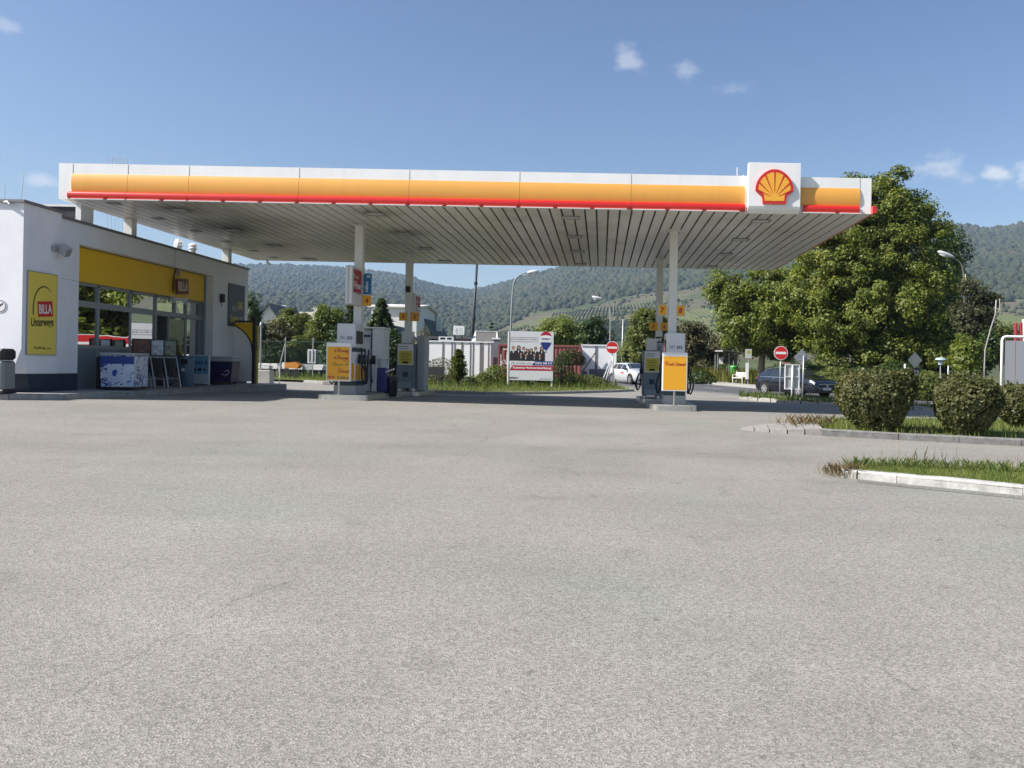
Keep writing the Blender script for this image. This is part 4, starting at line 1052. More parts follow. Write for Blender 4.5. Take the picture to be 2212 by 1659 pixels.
m_ = MB(); m_.tube([(-.04, -.02, 2.1), (.02, -.02, 2.2), (.1, -.02, 2.22)], .05, 8); m_.build('lamp', M_BLACK, sb)
# bin at the left corner
bn = thing('waste_bin', 'tall grey litter bin with dark lid at the front shop corner', 'bin', (at(-10, 800, 16.75).x, 16.85, PZ))
m_ = MB(); m_.bbox(-.24, .24, -.2, .2, .05, .72, .05); m_.build('body', mat('bin_grey', (.20, .22, .21), .5), bn)
m_ = MB(); m_.bbox(-.25, .25, -.21, .21, .724, .98, .06); m_.build('lid', M_BLACK, bn)
m_ = MB(); m_.bbox(-.26, .27, -.22, .22, .0, .09, .03); m_.build('base', M_BLACK, bn)
# standpipe at the far corner of the pavement
sp = thing('air_station', 'pale concrete pedestal with a thin grey standpipe near the shop corner', 'standpipe', at(565, 826, 31))
m_ = MB(); m_.bbox(-.16, .42, -.2, .2, -.15, .5, .02); m_.build('pedestal', mat('pale_concrete', (.45, .44, .42), .8, var=.1, bump=.2), sp)
m_ = MB(); m_.tube([(-.06, 0, .5), (-.06, 0, 2.25)], .035, 8); m_.lathe([(.05, 2.25), (.06, 2.3), (.05, 2.36), (.02, 2.42)], (-.06, 0), 8); m_.build('pipe', M_GALV, sp)
m_ = MB(); m_.tube([(.72, 0, -.15), (.72, 0, .62), (.3, 0, .72), (-.3, 0, .7)], .025, 6); m_.build('rail', M_SW, sp)
# ================================================================== pump islands and pumps
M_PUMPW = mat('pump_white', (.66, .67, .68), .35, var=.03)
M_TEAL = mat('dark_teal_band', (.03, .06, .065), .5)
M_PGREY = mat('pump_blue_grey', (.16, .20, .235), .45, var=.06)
M_ORANGE = mat('sign_orange_yellow', (.80, .38, .018), .42)
M_DRED = mat('sign_dark_red', (.36, .015, .02), .5)
M_DGREEN = mat('sign_olive_green', (.14, .20, .03), .5)
M_NAVY = mat('navy', (.02, .028, .07), .5)
M_DISP = mat('display_glass', (.05, .06, .06), .1)
M_CONC = mat('island_concrete', (.33, .32, .30), .85, var=.12, bump=.2)
M_EDGE = mat('island_steel_edge', (.60, .60, .58), .3, .9, var=.08, vscale=6)
def island(label, x, y0, y1, w):
    t_ = thing('pump_island', label, 'island', (x, (y0 + y1) / 2, G(x, y0)), group='pump islands under the canopy')
    L = (y1 - y0) / 2; r = .22
    prof = [(w / 2 * sx + (-sx) * r + r * math.cos(R(a_)), L * sy - sy * r + r * math.sin(R(a_))) for sx, sy, a0 in ((1, 1, 0), (-1, 1, 90), (-1, -1, 180), (1, -1, 270)) for a_ in range(a0, a0 + 91, 18)]
    z0, z1 = -.12, .135
    m_ = MB(); n = len(prof); m_.add([(p[0], p[1], z0) for p in prof] + [(p[0], p[1], z1) for p in prof] + [(p[0] * (1 - .05 / (w / 2)), p[1] * (1 - .05 / L), z1) for p in prof],
        [(i, (i + 1) % n, n + (i + 1) % n, n + i) for i in range(n)] + [(n + i, n + (i + 1) % n, 2 * n + (i + 1) % n, 2 * n + i) for i in range(n)])
    m_.build('steel_edge', M_EDGE, t_, smooth=True, sharp=40)
    m_ = MB(); m_.add([(p[0] * (1 - .045 / (w / 2)), p[1] * (1 - .045 / L), z1 - .004) for p in prof], [tuple(range(n))]); m_.build('top', M_CONC, t_)
    return z1 + G(x, y0)
zL = island('left front pump island with steel edge under the price list board', -7.0, 20.7, 24.6, 1.36)
zR = island('right front pump island with steel edge under the truck diesel board', 1.95, 20.3, 23.3, 1.24)
zL2 = island('left rear pump island in the shade under number tiles 1 and 2', -6.95, 26.5, 29.4, 1.3)
zR2 = island('right rear pump island in the shade under number tiles 5 and 6', 1.95, 26.5, 29.4, 1.24)

def hose(t_, sx, y, mt=M_RUB, big=1.):
    m_ = MB(); x = .3 * sx
    P = [(x + .03 * sx, y - .12, 1.02), (x + .16 * sx * big, y - .16, .8), (x + .24 * sx * big, y - .14, .5), (x + .16 * sx * big, y - .05, .24), (x + .07 * sx, y + .02, .45), (x + .05 * sx, y + .04, 1.3)]
    Q = []
    for i in range(len(P) - 1):
        for j in range(5): Q.append(Vector(P[i]).lerp(Vector(P[i + 1]), j / 5))
    Q.append(Vector(P[-1]))
    for _ in range(3): Q = [Q[0]] + [(a_ + b_ * 2 + c_) / 4 for a_, b_, c_ in zip(Q[:-2], Q[1:-1], Q[2:])] + [Q[-1]]
    m_.tube(Q, .021, 7); m_.build('hose', mt, t_, smooth=True)
    m_ = MB(); m_.bbox(x + .0 * sx if sx > 0 else x - .1, x + .1 if sx > 0 else x, y - .1, y + .08, .86, 1.12, .02)
    m_.tube([(x + .08 * sx, y - .04, 1.02), (x + .1 * sx, y - .2, .98), (x + .1 * sx, y - .28, .86)], [.035, .03, .018], 7); m_.build('nozzle', M_BLACK, t_)

def pump(label, loc, w=.56, dep=.85, H=1.98, body=M_PUMPW, sides=(1, -1), upper=True, yellow=True, front='white', column_slot=True):
    t_ = thing('fuel_pump', label, 'fuel pump', loc, group='fuel pumps on the islands')
    hw_, hd = w / 2, dep / 2
    m_ = MB(); m_.box(-hw_ - .02, hw_ + .02, -hd - .02, hd + .02, 0, .24); m_.build('plinth', mat('pump_plinth', (.40, .41, .41), .6), t_)
    m_ = MB(); m_.box(-hw_ - .01, hw_ + .01, -hd - .01, hd + .01, .243, .36); m_.build('plinth_band', M_TEAL, t_)
    m_ = MB(); m_.bbox(-hw_, hw_, -hd, hd, .363, 1.2, .02); m_.build('lower_body', body, t_)
    m_ = MB(); m_.box(-hw_ - .006, hw_ + .006, -hd - .006, hd + .006, 1.203, 1.29); m_.build('belt_band', M_TEAL, t_)
    if yellow:
        m_ = MB(); m_.box(hw_ - .2, hw_ - .03, -hd - .006, -hd - .001, .4, .86); m_.box(hw_ + .001, hw_ + .006, -hd + .03, hd - .05, .4, .8); m_.build('yellow_panel', M_ORANGE, t_)
    m_ = MB(); m_.bbox(-hw_ + .02, hw_ - .02, -hd + .02, hd - .04, 1.293, H, .025); up = m_.build('upper_cabinet', body if upper else M_PUMPW, t_)
    for sx in sides:
        m_ = MB(); xx = sx * (hw_ - .015)
        m_.box(min(xx, xx + .02 * sx), max(xx, xx + .02 * sx), -hd + .12, hd - .2, 1.42, 1.78); o = m_.build('display', M_DISP, up)
        hose(t_, sx, -.12); 
        if upper: hose(t_, sx, .18, big=.8)
    # small print and pictograms
    m_ = MB()
    for r_ in range(4): m_.box(-.17, -.03, -hd + .0165, -hd + .019, 1.545 + .022 * r_, 1.558 + .022 * r_)
    m_.build('small_print', mat('print_grey', (.35, .36, .38), .6), up)
    m_ = MB()
    for i in range(3):
        m_.plate([(.05 + .055 * i + .022 * math.cos(k * .7), 1.555 + .022 * math.sin(k * .7)) for k in range(9)], (0, -hd + .0185, 0), EX, EZ, .002)
        m_.box(.03 + .055 * i, .07 + .055 * i, -hd + .016, -hd + .0185, 1.59, 1.615)
    m_.build('pictogram', M_INK, up)
    m_ = MB(); m_.box(hw_ - .19, hw_ - .06, -hd - .004, -hd - .001, .98, 1.17); m_.build('sticker', mat('pale_print2', (.72, .73, .75), .5), t_)
    return t_
pL = at(744, 800, 21.85)
pump('white pump behind the yellow price list board, in front of the left column', (-7.16, 21.9, zL))
pump('white pump behind the yellow truck diesel board, in front of the right column', (2.05, 21.7, zR))
PRL = at(880, 800, 27.2)
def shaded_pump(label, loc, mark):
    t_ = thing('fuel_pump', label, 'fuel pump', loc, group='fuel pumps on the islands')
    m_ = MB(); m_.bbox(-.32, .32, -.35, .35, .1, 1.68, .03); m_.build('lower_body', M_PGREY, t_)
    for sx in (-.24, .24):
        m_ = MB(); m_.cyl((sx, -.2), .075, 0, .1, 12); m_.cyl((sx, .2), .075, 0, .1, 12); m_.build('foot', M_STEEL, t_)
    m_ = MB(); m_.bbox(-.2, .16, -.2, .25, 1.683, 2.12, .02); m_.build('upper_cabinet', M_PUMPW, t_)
    m_ = MB(); m_.bbox(.33, .6, -.1, .6, .02, 1.95, .02); m_.build('side_cabinet', mat('shaded_cabinet_white', (.36, .38, .40), .45), t_)  # white cabinet, deep shade put into its grey colour
    m_ = MB(); m_.box(-.27, .27, -.372, -.352, .92, 1.66); pnl = m_.build('info_panel', M_SW, t_)
    m_ = MB(); m_.box(-.24, .24, -.3765, -.3725, .95, 1.42); m_.build('yellow_print', mat('print_yellow', (.62, .50, .05), .5), pnl)
    m_ = MB(); m_.box(-.23, .1, -.3755, -.3725, 1.55, 1.58); m_.box(-.23, .06, -.3755, -.3725, 1.48, 1.51); m_.build('small_print', M_GREYP, pnl)
    m_ = MB(); m_.box(-.1, .1, -.38, -.377, .98, 1.05)
    for i in range(5): m_.box(-.18 + .03 * (i % 2), .17 - .04 * (i % 3), -.379, -.377, 1.1 + .055 * i, 1.115 + .055 * i)
    m_.build('print_mark', M_INK, pnl)
    m_ = MB(); m_.box(-.09, .09, -.36, -.352, .5, .68); m_.build('card_slot', M_NAVY, t_)
    m_ = MB(); m_.add([(-.25, -.35, .12), (.25, -.35, .12), (.25, -.35, .36), (-.25, -.35, .36), (-.25, -.45, .12), (.25, -.45, .12), (.25, -.42, .32), (-.25, -.42, .32)], [(4, 5, 6, 7), (0, 4, 7, 3), (1, 2, 6, 5), (3, 7, 6, 2), (0, 1, 5, 4)]); m_.build('lower_tray', mat('tray_grey', (.22, .26, .30), .5), t_)
    hose(t_, -1, -.1, big=1.2); hose(t_, -1, .2, big=1.0)
    return t_
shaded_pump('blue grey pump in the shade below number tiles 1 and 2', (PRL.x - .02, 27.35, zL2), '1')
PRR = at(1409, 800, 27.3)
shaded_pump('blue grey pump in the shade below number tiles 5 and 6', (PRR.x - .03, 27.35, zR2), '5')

ab = thing('fuel_pump', 'tall white diesel additive dispenser behind the left front pump', 'fuel pump', (at(808, 800, 23.9).x, 24.0, zL), group='fuel pumps on the islands')
m_ = MB(); m_.bbox(-.02, .34, -.3, .35, .0, 1.95, .02); m_.build('cabinet', M_PUMPW, ab)
m_ = MB(); m_.bbox(-.34, -.05, -.26, .3, .0, 1.9, .02); m_.build('nozzle_bay', mat('bay_grey', (.45, .47, .49), .4), ab)
m_ = MB(); m_.box(-.31, -.08, -.268, -.262, 1.68, 1.76); m_.box(-.048, -.022, -.29, .2, .1, 1.85); m_.build('display', M_NAVY, ab)
m_ = MB(); m_.box(-.36, .36, -.32, .37, 1.953, 2.0); m_.build('top_cap', M_COL, ab)
hose(ab, 0.0001, -.25)
m_ = MB(); m_.tube([(-.2, -.3, 1.1), (-.3, -.42, .7), (-.25, -.4, .3), (-.15, -.32, .5), (-.13, -.29, 1.3)], .02, 7); m_.build('hose', M_RUB, ab)
m_ = MB(); m_.box(-.28, -.1, -.27, -.262, .8, 1.5); m_.build('side_panel', mat('bay_pale', (.55, .57, .6), .4), ab)

# service things on the left island
sv = thing('windscreen_wash_stand', 'blue wash stand with paper towel holder beside the white dispenser', 'wash stand', (at(826, 850, 22.9).x, 22.9, zL - .0))
m_ = MB(); m_.bbox(-.14, .14, -.16, .16, .04, .75, .03); m_.build('body', mat('deep_blue_plastic', (.02, .03, .16), .4), sv)
m_ = MB(); m_.lathe([(.12, .753), (.17, 1.0), (.18, 1.02), (.16, 1.02), (.1, .78)], n=14); m_.build('bucket', mat('clear_plastic', (.5, .53, .55), .25), sv, smooth=True, sharp=40)
m_ = MB(); m_.tube([(.05, -.1, .6), (.4, -.2, .72)], .025, 7); m_.build('squeegee', M_SW, sv)
tr = thing('waste_bin', 'black waste bin with bulging liner beside the blue wash stand', 'bin', (at(843, 855, 23.1).x, 23.15, zL - .12))
m_ = MB(); m_.lathe([(.15, 0), (.18, .05), (.2, .5), (.22, .55), (.2, .6), (.1, .63)], n=14); m_.build('body', M_BLACK, tr, smooth=True, sharp=45)
m_ = MB()
for i in range(9):
    a_ = i * .7; m_.plate([(.0, .0), (.05, .02), (.06, .08), (.01, .09)], (.19 * math.cos(a_), .19 * math.sin(a_), .15 + .04 * i), Vector((-math.sin(a_), math.cos(a_), .3)), Vector((.3 * math.cos(a_), .3 * math.sin(a_), 1)), .01)
m_.build('liner', mat('bin_liner', (.12, .12, .12), .25), tr)

# ------------- price boards on posts
def board(label, loc, w, h, z0, rows, title=None):
    t_ = thing('price_board', label, 'sign', loc, group='price boards on the pump islands')
    m_ = MB(); m_.cyl((0, .03), .032, 0, z0 + .1, 12); m_.lathe([(.09, 0), (.09, .012), (.035, .02)], (0, .03), 12); m_.build('post', M_STEEL, t_, smooth=True, sharp=40)
    m_ = MB(); m_.bbox(-w / 2, w / 2, -.035, .06, z0, z0 + h, .012); m_.build('board_frame', M_SW, t_)
    m_ = MB(); m_.box(-w / 2 + .035, w / 2 - .035, -.0385, -.0355, z0 + .035, z0 + h - .11); m_.build('yellow_face', M_ORANGE, t_)
    for (s, x, z, ww, hh, mt, bold, al) in rows:
        text(s, (x, -.0388, z0 + z), mt, t_, w=ww, h=hh, bold=bold, align=al)
    return t_
k = 20.95 / F
rows = [('Shell', .0, .895, .07, .03, M_DRED, .01, 'C'), ('V-Power', .295, .83, .42, .085, M_DRED, .03, 'R'), ('100', .295, .76, .09, .035, M_DRED, .0, 'R'), ('Shell', .0, .70, .07, .03, M_DRED, .01, 'C'), ('V-Power', .295, .635, .43, .085, M_DRED, .03, 'R'), ('Diesel', .295, .555, .15, .04, M_DRED, 0, 'R'),
        ('FuelSave', -.1, .51, .12, .028, M_DRED, 0, 'C'), ('Super 95', .295, .45, .44, .085, M_DGREEN, .015, 'R'), ('FuelSave', .05, .35, .12, .028, M_DRED, 0, 'C'), ('Diesel', .295, .275, .29, .085, M_DRED, .025, 'R'), ('Shell', -.22, .19, .07, .025, M_DRED, 0, 'C'), ('PKW', -.28, .105, .2, .07, M_DRED, .03, 'L'), ('AdBlue', .295, .10, .33, .07, mat('sign_green', (.06, .16, .08), .5), .025, 'R')]
p = at(731.5, 800, 20.98)
board('yellow price list board with five fuel names on a steel post', (p.x, 20.98, zL), .67, 1.05, .37, rows)
p = at(1457.5, 800, 20.6)
board('orange truck diesel board on a steel post at the right island', (p.x, 20.6, zR), .675, 1.04, .38, [('Shell', -.24, .79, .07, .025, M_DRED, 0, 'L'), ('Truck Diesel', 0, .725, .55, .085, M_DRED, .03, 'C')])

# ------------- signs on the columns
def tile(label, u0, u1, v0, v1, d, s, mt=M_DRED, frame=False):
    a_, b_ = at(u0, v1, d), at(u1, v0, d); cx, cz = (a_.x + b_.x) / 2, (a_.z + b_.z) / 2; w_, h_ = b_.x - a_.x, b_.z - a_.z
    t_ = thing('pump_number_tile', label, 'sign', (cx, d, cz), group='number tiles on the columns')
    m_ = MB(); m_.bbox(-w_ / 2, w_ / 2, 0, .04, -h_ / 2, h_ / 2, .006); m_.build('tile', M_SW if frame else M_ORANGE, t_)
    if frame: m_ = MB(); m_.box(-w_ / 2 + .012, w_ / 2 - .012, -.003, -.0005, -h_ / 2 + .012, h_ / 2 - .012); m_.build('tile_face', M_ORANGE, t_)
    text(s, (0, -.004 if frame else -.001, 0), mt, t_, h=h_ * .46, bold=.04, shear=.1, name='numeral')
    return t_
tile('orange number tile reading 4 below the blue sign', 783, 801.5, 638, 660.5, 22.33, '4')
tile('orange number tile reading 1, left of the shaded left column', 862, 881, 675, 692.5, 27.78, '1')
tile('orange number tile reading 2, right of the shaded left column', 886, 904.5, 675, 693.5, 27.76, '2')
tile('orange number tile reading 7 with pale rim, left of the right column', 1421.5, 1441, 658, 681, 22.18, '7', frame=True)
tile('orange number tile reading 8 with pale rim, right of the right column', 1460.5, 1480, 659, 682.5, 22.18, '8', frame=True)
tile('orange number tile reading 5, left of the shaded right column', 1402, 1421, 696.5, 714, 27.95, '5')
tile('orange number tile reading 6, right of the shaded right column', 1427, 1443, 697, 714, 27.95, '6')
a_, b_ = at(785, 635.6, 22.33), at(802.3, 591, 22.33)
t_ = thing('column_sign', 'narrow blue additive sign with number 10 beside the left column', 'sign', ((a_.x + b_.x) / 2, 22.33, (a_.z + b_.z) / 2))
hw_, hh_ = (b_.x - a_.x) / 2, (b_.z - a_.z) / 2
m_ = MB(); m_.bbox(-hw_, hw_, 0, .04, -hh_, hh_, .006); m_.build('sign_board', mat('sign_blue', (.012, .16, .36), .45), t_)
m_ = MB(); m_.box(-hw_ - .14, -hw_, .01, .03, .1, .13); m_.box(-hw_ - .14, -hw_, .01, .03, -.15, -.12); m_.build('bracket', M_STEEL, t_)
text('10', (.03, -.001, hh_ * .72), M_SW, t_, h=hh_ * .28, bold=.03); text('AdBlue', (-.02, -.001, -hh_ * .3), M_SW, t_, w=hh_ * 1.05, h=.09, ex=EZ, ez=-EX, bold=.02)
# light boxes
def lightbox(label, x, y0, y1, z0, z1, deep_red):
    t_ = thing('light_box_sign', label, 'sign', (x, (y0 + y1) / 2, z0), group='light boxes on the columns')
    hd, H_ = (y1 - y0) / 2, z1 - z0
    m_ = MB(); m_.bbox(-.19, 0, -hd, hd, 0, H_, .012); m_.build('box', M_COL, t_)
    m_ = MB(); m_.box(-.115, -.10, -hd - .004, -hd - .0005, .02, H_ - .02); m_.box(-.08, -.072, -hd - .004, -hd - .0005, .02, H_ - .02); m_.build('groove', M_GREYP, t_)
    m_ = MB(); m_.box(.001, .006, -hd + .13, hd - .08, .34, H_ - .08); f = m_.build('red_panel', mat('light_box_red', (.42, .022, .03), .4) if deep_red else mat('light_box_pale_red', (.42, .07, .06), .5), t_)  # deeper red on the front box, paler red on the rear one
    tm = mat('light_box_letters', (.62, .45, .45), .5)
    text('Shell', (.0062, -.1, H_ - .28), tm, f, w=.45, h=.12, ex=EY, bold=.02); text('V-Power', (.0062, .0, H_ - .52), M_SW, f, w=.66, h=.22, ex=EY, bold=.03); text('Diesel', (.0062, .1, H_ - .74), tm, f, w=.35, h=.1, ex=EY, bold=.01)
lightbox('red and white light box on the left front column', -6.995, 21.42, 22.33, 2.66, 3.74, True)
lightbox('pale red light box behind number tile 2', -6.85, 28.05, 28.95, 2.63, 3.6, False)
m_ = MB()
t_ = thing('column_speaker', 'small black box on the shaded left column', 'speaker', (-7.05, 27.77, at(885, 624, 27.7).z)); m_.bbox(-.06, .1, -.12, 0, -.12, .1, .02); m_.build('box', M_BLACK, t_)
for (x, y, lab) in ((-7.03, 27.78, 'black pictogram plate on the shaded left column'), (2.08, 27.978, 'black pictogram plate on the shaded right column')):
    p = at(888 if x < 0 else 1424, 730 if x < 0 else 734, y)
    t_ = thing('pictogram_plate', lab, 'sign', (x, y, p.z), group='pictogram plates on the columns'); m_ = MB(); m_.box(-.115, .115, -.012, 0, -.11, .11); m_.build('plate', M_INK, t_)
    m_ = MB(); m_.box(-.08, -.02, -.015, -.0125, -.07, .05); m_.box(.02, .08, -.015, -.0125, -.07, .07); m_.box(-.02, .02, -.015, -.0125, -.01, .02); m_.build('pictogram', M_SW, t_)
# ================================================================== cars and street furniture
def car(name, label, loc, rz, kind, paint, wheelbase, L, W, ts, zbelt, zroof, halfw, roofw, zbot, wsh, rear, pillars, group=None):
    root = thing(name, label, 'car', loc, rz, group)
    def sec(t):
        ip = lambda a: float(np.interp(t, ts, a))
        zb, zs, zr, hw_, rw = ip(zbot), ip(zbelt), ip(zroof), ip(halfw), ip(roofw)
        zm = .5 * (zb + zs) + .06
        h = [(0, zb), (.86 * hw_, zb), (.975 * hw_, zb + .14), (hw_, zm), (.99 * hw_, zs - .09), (.955 * hw_, zs), (rw + .045, zr - .075 if zr - zs > .15 else zs + (zr - zs) * .5), (rw * .82, zr - .012), (0, zr)]
        return h
    def surf(t, q, off=0.):
        s = sec(t); k = min(7, int(q)); f = q - k
        y = s[k][0] + (s[k + 1][0] - s[k][0]) * f; z = s[k][1] + (s[k + 1][1] - s[k][1]) * f
        return Vector(((t - .5) * L, y, z))
    def nrm(t, q):
        e = .01
        a = surf(min(1, t + e), q) - surf(max(0, t - e), q); b = surf(t, min(8, q + e)) - surf(t, max(0, q - e))
        n = b.cross(a); n = n.normalized() if n.length > 1e-9 else EZ
        return n if n.y >= -.2 and (n.z > -.9) else -n
    def rings(tl): return [[surf(t, q) for q in range(0, 9)] + [Vector((p.x, -p.y, p.z)) for p in [surf(t, q) for q in range(7, 0, -1)]] for t in tl]
    tl = sorted(set(list(np.linspace(0, 1, 49)) + list(ts)))
    rg = rings(tl); n = len(rg[0]); mb = MB(); mb.add([p for r in rg for p in r], [(i * n + j, i * n + (j + 1) % n, (i + 1) * n + (j + 1) % n, (i + 1) * n + j) for i in range(len(rg) - 1) for j in range(n)] + [tuple(range(n)), tuple(range((len(rg) - 1) * n, len(rg) * n))])
    mb.build('body', paint, root, smooth=True, sharp=38)
    gl = mat('car_glass', (.018, .024, .028), .04, spec=.8, coat=.6); bk = M_BLACK
    def patch(nm, t0, t1, q0, q1, mt, side, off=.006, nt_=6, nq=5, slant0=0., slant1=0.):
        m_ = MB(); rows = []
        for i in range(nt_ + 1):
            row = []
            for j in range(nq + 1):
                fq = j / nq; ta = t0 + slant0 * fq; tb = t1 + slant1 * fq; t = ta + (tb - ta) * i / nt_; q = q0 + (q1 - q0) * fq
                p = surf(t, q); nn = nrm(t, q); p = p + nn * off
                row.append((p.x, p.y * side, p.z))
            rows.append(row)
        m_.grid(rows); return m_.build(nm, mt, root, smooth=True)
    for side in (1, -1):
        for (t0, t1, s0, s1) in pillars: patch('side_window', t0, t1, 5.12, 5.93, gl, side, .005, slant0=s0, slant1=s1)
    def across(nm, t0, t1, q0, mt, off=.006):
        m_ = MB(); rows = []
        for i in range(9):
            t = t0 + (t1 - t0) * i / 8; row = []
            for j in range(13):
                f = j / 12 * 2 - 1; q = 8 - abs(f) * (8 - q0)
                p = surf(t, q) + nrm(t, q) * off; row.append((p.x, p.y * (1 if f >= 0 else -1), p.z))
            rows.append(row)
        m_.grid(rows); return m_.build(nm, mt, root, smooth=True)
    across('windscreen', wsh[0], wsh[1], 6.2, gl); across('rear_window', rear[0], rear[1], 6.3, gl)
    # wheels
    R0 = .325
    for xw in (-wheelbase / 2 - .06, wheelbase / 2 - .06):
        t = xw / L + .5
        for side in (1, -1):
            hwl = float(np.interp(t, ts, halfw))
            m_ = MB(); m_.tube([(xw, side * (hwl - .05), R0 + .01), (xw, side * (hwl + .006), R0 + .01)], .385, 24); m_.build('wheel_arch', bk, root)
            m_ = MB(); m_.tube([(xw, side * (hwl - .2), R0), (xw, side * (hwl - .02), R0), (xw, side * (hwl + .012), R0)], [R0, R0, R0 - .03], 24); wh = m_.build('wheel', M_RUB, root, smooth=True, sharp=40)
            m_ = MB(); m_.tube([(xw, side * (hwl + .0125), R0), (xw, side * (hwl + .02), R0)], .215, 20); m_.tube([(xw, side * (hwl + .02), R0), (xw, side * (hwl + .034), R0)], .06, 10)
            rim = m_.build('rim', mat('rim_dark', (.10, .10, .11), .4, .6), wh)
            m_ = MB()
            for i in range(5):
                a_ = i * 2 * math.pi / 5 + .3; m_.plate([(.03, -.045), (.212, -.03), (.212, .03), (.03, .045)], (xw, side * (hwl + (.0225 if side < 0 else .0225)), R0), Vector((math.cos(a_), 0, math.sin(a_))), Vector((-math.sin(a_), 0, math.cos(a_))), .012 * (1 if side < 0 else -1))
            for i in range(20):
                a_, b_ = i * math.pi / 10, (i + 1) * math.pi / 10
                m_.add([(xw + r_ * math.cos(q_), side * (hwl + .026), R0 + r_ * math.sin(q_)) for r_, q_ in ((.195, a_), (.22, a_), (.22, b_), (.195, b_))], [(0, 1, 2, 3)])
            m_.build('rim_spokes', mat('rim_silver', (.62, .63, .64), .3, .7), wh)
    for side in (1, -1):
        patch('headlight', .925, .982, 4.0, 5.6, mat('headlight_glass', (.55, .58, .6), .1, coat=1.), side, .008)
        patch('rear_light', .008, .05, 4.1, 5.2, mat('tail_red', (.3, .01, .01), .2), side, .008)
        p = surf(wsh[1] - .03, 5.0)
        m_ = MB(); m_.bbox(p.x - .08, p.x + .1, side * (p.y + .02) if side > 0 else -(p.y + .22), p.y + .22 if side > 0 else -(p.y + .02), p.z, p.z + .14, .03); m_.build('mirror', paint if kind == 'estate' else bk, root)
        for dt in ((.36, .52) if kind == 'estate' else (.40,)):
            p = surf(dt, 4.2); m_ = MB(); m_.bbox(p.x - .09, p.x + .09, side * p.y - .02, side * p.y + .02, p.z - .015, p.z + .015, .006); m_.build('door_handle', M_STEEL if kind == 'estate' else paint, root)
    # front: grille, bumper intake, plate
    xf = L / 2
    hwf = float(np.interp(1, ts, halfw))
    m_ = MB(); m_.bbox(xf - .08, xf + .012, -.52, .52, .50, .66, .02) if kind == 'estate' else m_.bbox(xf - .08, xf + .012, -.48, .48, .50, .60, .02); gr = m_.build('grille', bk, root)
    m_ = MB(); m_.box(xf + .0125, xf + .02, -.53, .53, .655 if kind == 'estate' else .595, .672 if kind == 'estate' else .607); m_.build('grille_trim', M_STEEL, gr)
    m_ = MB(); m_.bbox(xf - .08, xf + .01, -.60, .60, .24, .36, .02); m_.build('bumper_intake', bk, root)
    m_ = MB(); m_.box(xf + .0125, xf + .022, -.26, .26, .375, .485); pl = m_.build('number_plate', M_SW, root)
    m_ = MB(); m_.plate([(-.05, 0), (0, -.09), (.05, 0), (0, .09)], (xf + .021, 0, .575), EY, EZ, .01); m_.build('badge', M_STEEL, root)
    m_ = MB()
    for i in range(6): m_.box(xf + .0222, xf + .0235, -.17 + .058 * i, -.14 + .058 * i, .4, .46)
    m_.build('plate_print', M_INK, pl)
    if kind == 'estate':
        for side in (1, -1):
            m_ = MB(); m_.tube([surf(t, 6.7) + Vector((0, 0, .035)) if side > 0 else Vector((surf(t, 6.7).x, -surf(t, 6.7).y, surf(t, 6.7).z + .035)) for t in np.linspace(.1, .55, 8)], .018, 6); m_.build('roof_rail', M_STEEL, root)
            patch('window_trim', .10, .66, 4.95, 5.06, M_STEEL, side, .008)
    return root, surf
P_BLUE = mat('dark_blue_car_paint', (.004, .006, .013), .2, coat=.9, spec=.6)
P_WHITE = mat('silver_white_car_paint', (.58, .60, .62), .28, .15, coat=.8)
def face(dx, dy): return math.atan2(dy, dx)
g_ = lambda x, y: G(x, y) + .006
cx, cyy = 10.25, 40.6
car('parked_car', 'dark blue estate car with roof rails behind the back of a white sign', (cx, cyy, g_(cx, cyy)), face(.46, -.89), 'estate', P_BLUE, 2.68, 4.69, 1.81,
    [0, .02, .07, .16, .30, .45, .58, .68, .74, .80, .90, .96, .985, 1.0],
    [.78, .93, .97, .965, .955, .945, .94, .94, .95, .935, .885, .80, .70, .58],
    [.82, 1.02, 1.25, 1.40, 1.455, 1.465, 1.43, 1.22, 1.07, .985, .93, .84, .73, .60],
    [.74, .83, .87, .895, .905, .905, .905, .905, .9, .895, .87, .82, .76, .68],
    [.62, .60, .60, .59, .585, .58, .58, .64, .73, .76, .74, .68, .60, .5],
    [.40, .26, .22, .2, .19, .18, .18, .18, .18, .18, .19, .21, .24, .30], (.575, .735), (.03, .10), [(.11, .25, .03, .0), (.265, .44, 0, 0), (.455, .68, 0, -.085)])
cx, cyy = 2.15, 52.5
wc, surf_ = car('parked_car', 'silver white hatchback with red door lettering waiting behind the no entry sign', (cx, cyy, g_(cx, cyy)), face(.44, -.90), 'hatch', P_WHITE, 2.58, 4.05, 1.8,
    [0, .02, .07, .16, .30, .45, .56, .66, .735, .80, .90, .96, .985, 1.0],
    [.80, .93, .99, .98, .95, .93, .92, .92, .94, .93, .88, .78, .68, .56],
    [.86, 1.10, 1.30, 1.41, 1.44, 1.435, 1.39, 1.20, 1.04, .985, .93, .82, .71, .58],
    [.74, .83, .87, .90, .9, .895, .895, .895, .895, .89, .87, .82, .76, .66],
    [.62, .60, .60, .585, .58, .575, .58, .64, .73, .76, .74, .68, .60, .5],
    [.40, .28, .22, .2, .19, .18, .18, .18, .18, .18, .19, .21, .24, .30], (.565, .73), (.025, .09), [(.12, .27, .05, .0), (.285, .45, 0, 0), (.465, .66, 0, -.08)])
m_ = MB()
for i in range(5): 
    p = surf_(.50 + .02 * i, 3.6); m_.box(p.x - .03, p.x + .028, -p.y - .006, -p.y, p.z - .05, p.z + .06)
m_.build('door_lettering', M_SRED, wc)
m_ = MB(); rows = []
for i in range(5):
    t = .80 + .03 * i; rows.append([(surf_(t, 7.2).x, -.35 + .7 * j / 4, surf_(t, 8 - abs(-.35 + .7 * j / 4) * 1.2).z + .006) for j in range(5)])
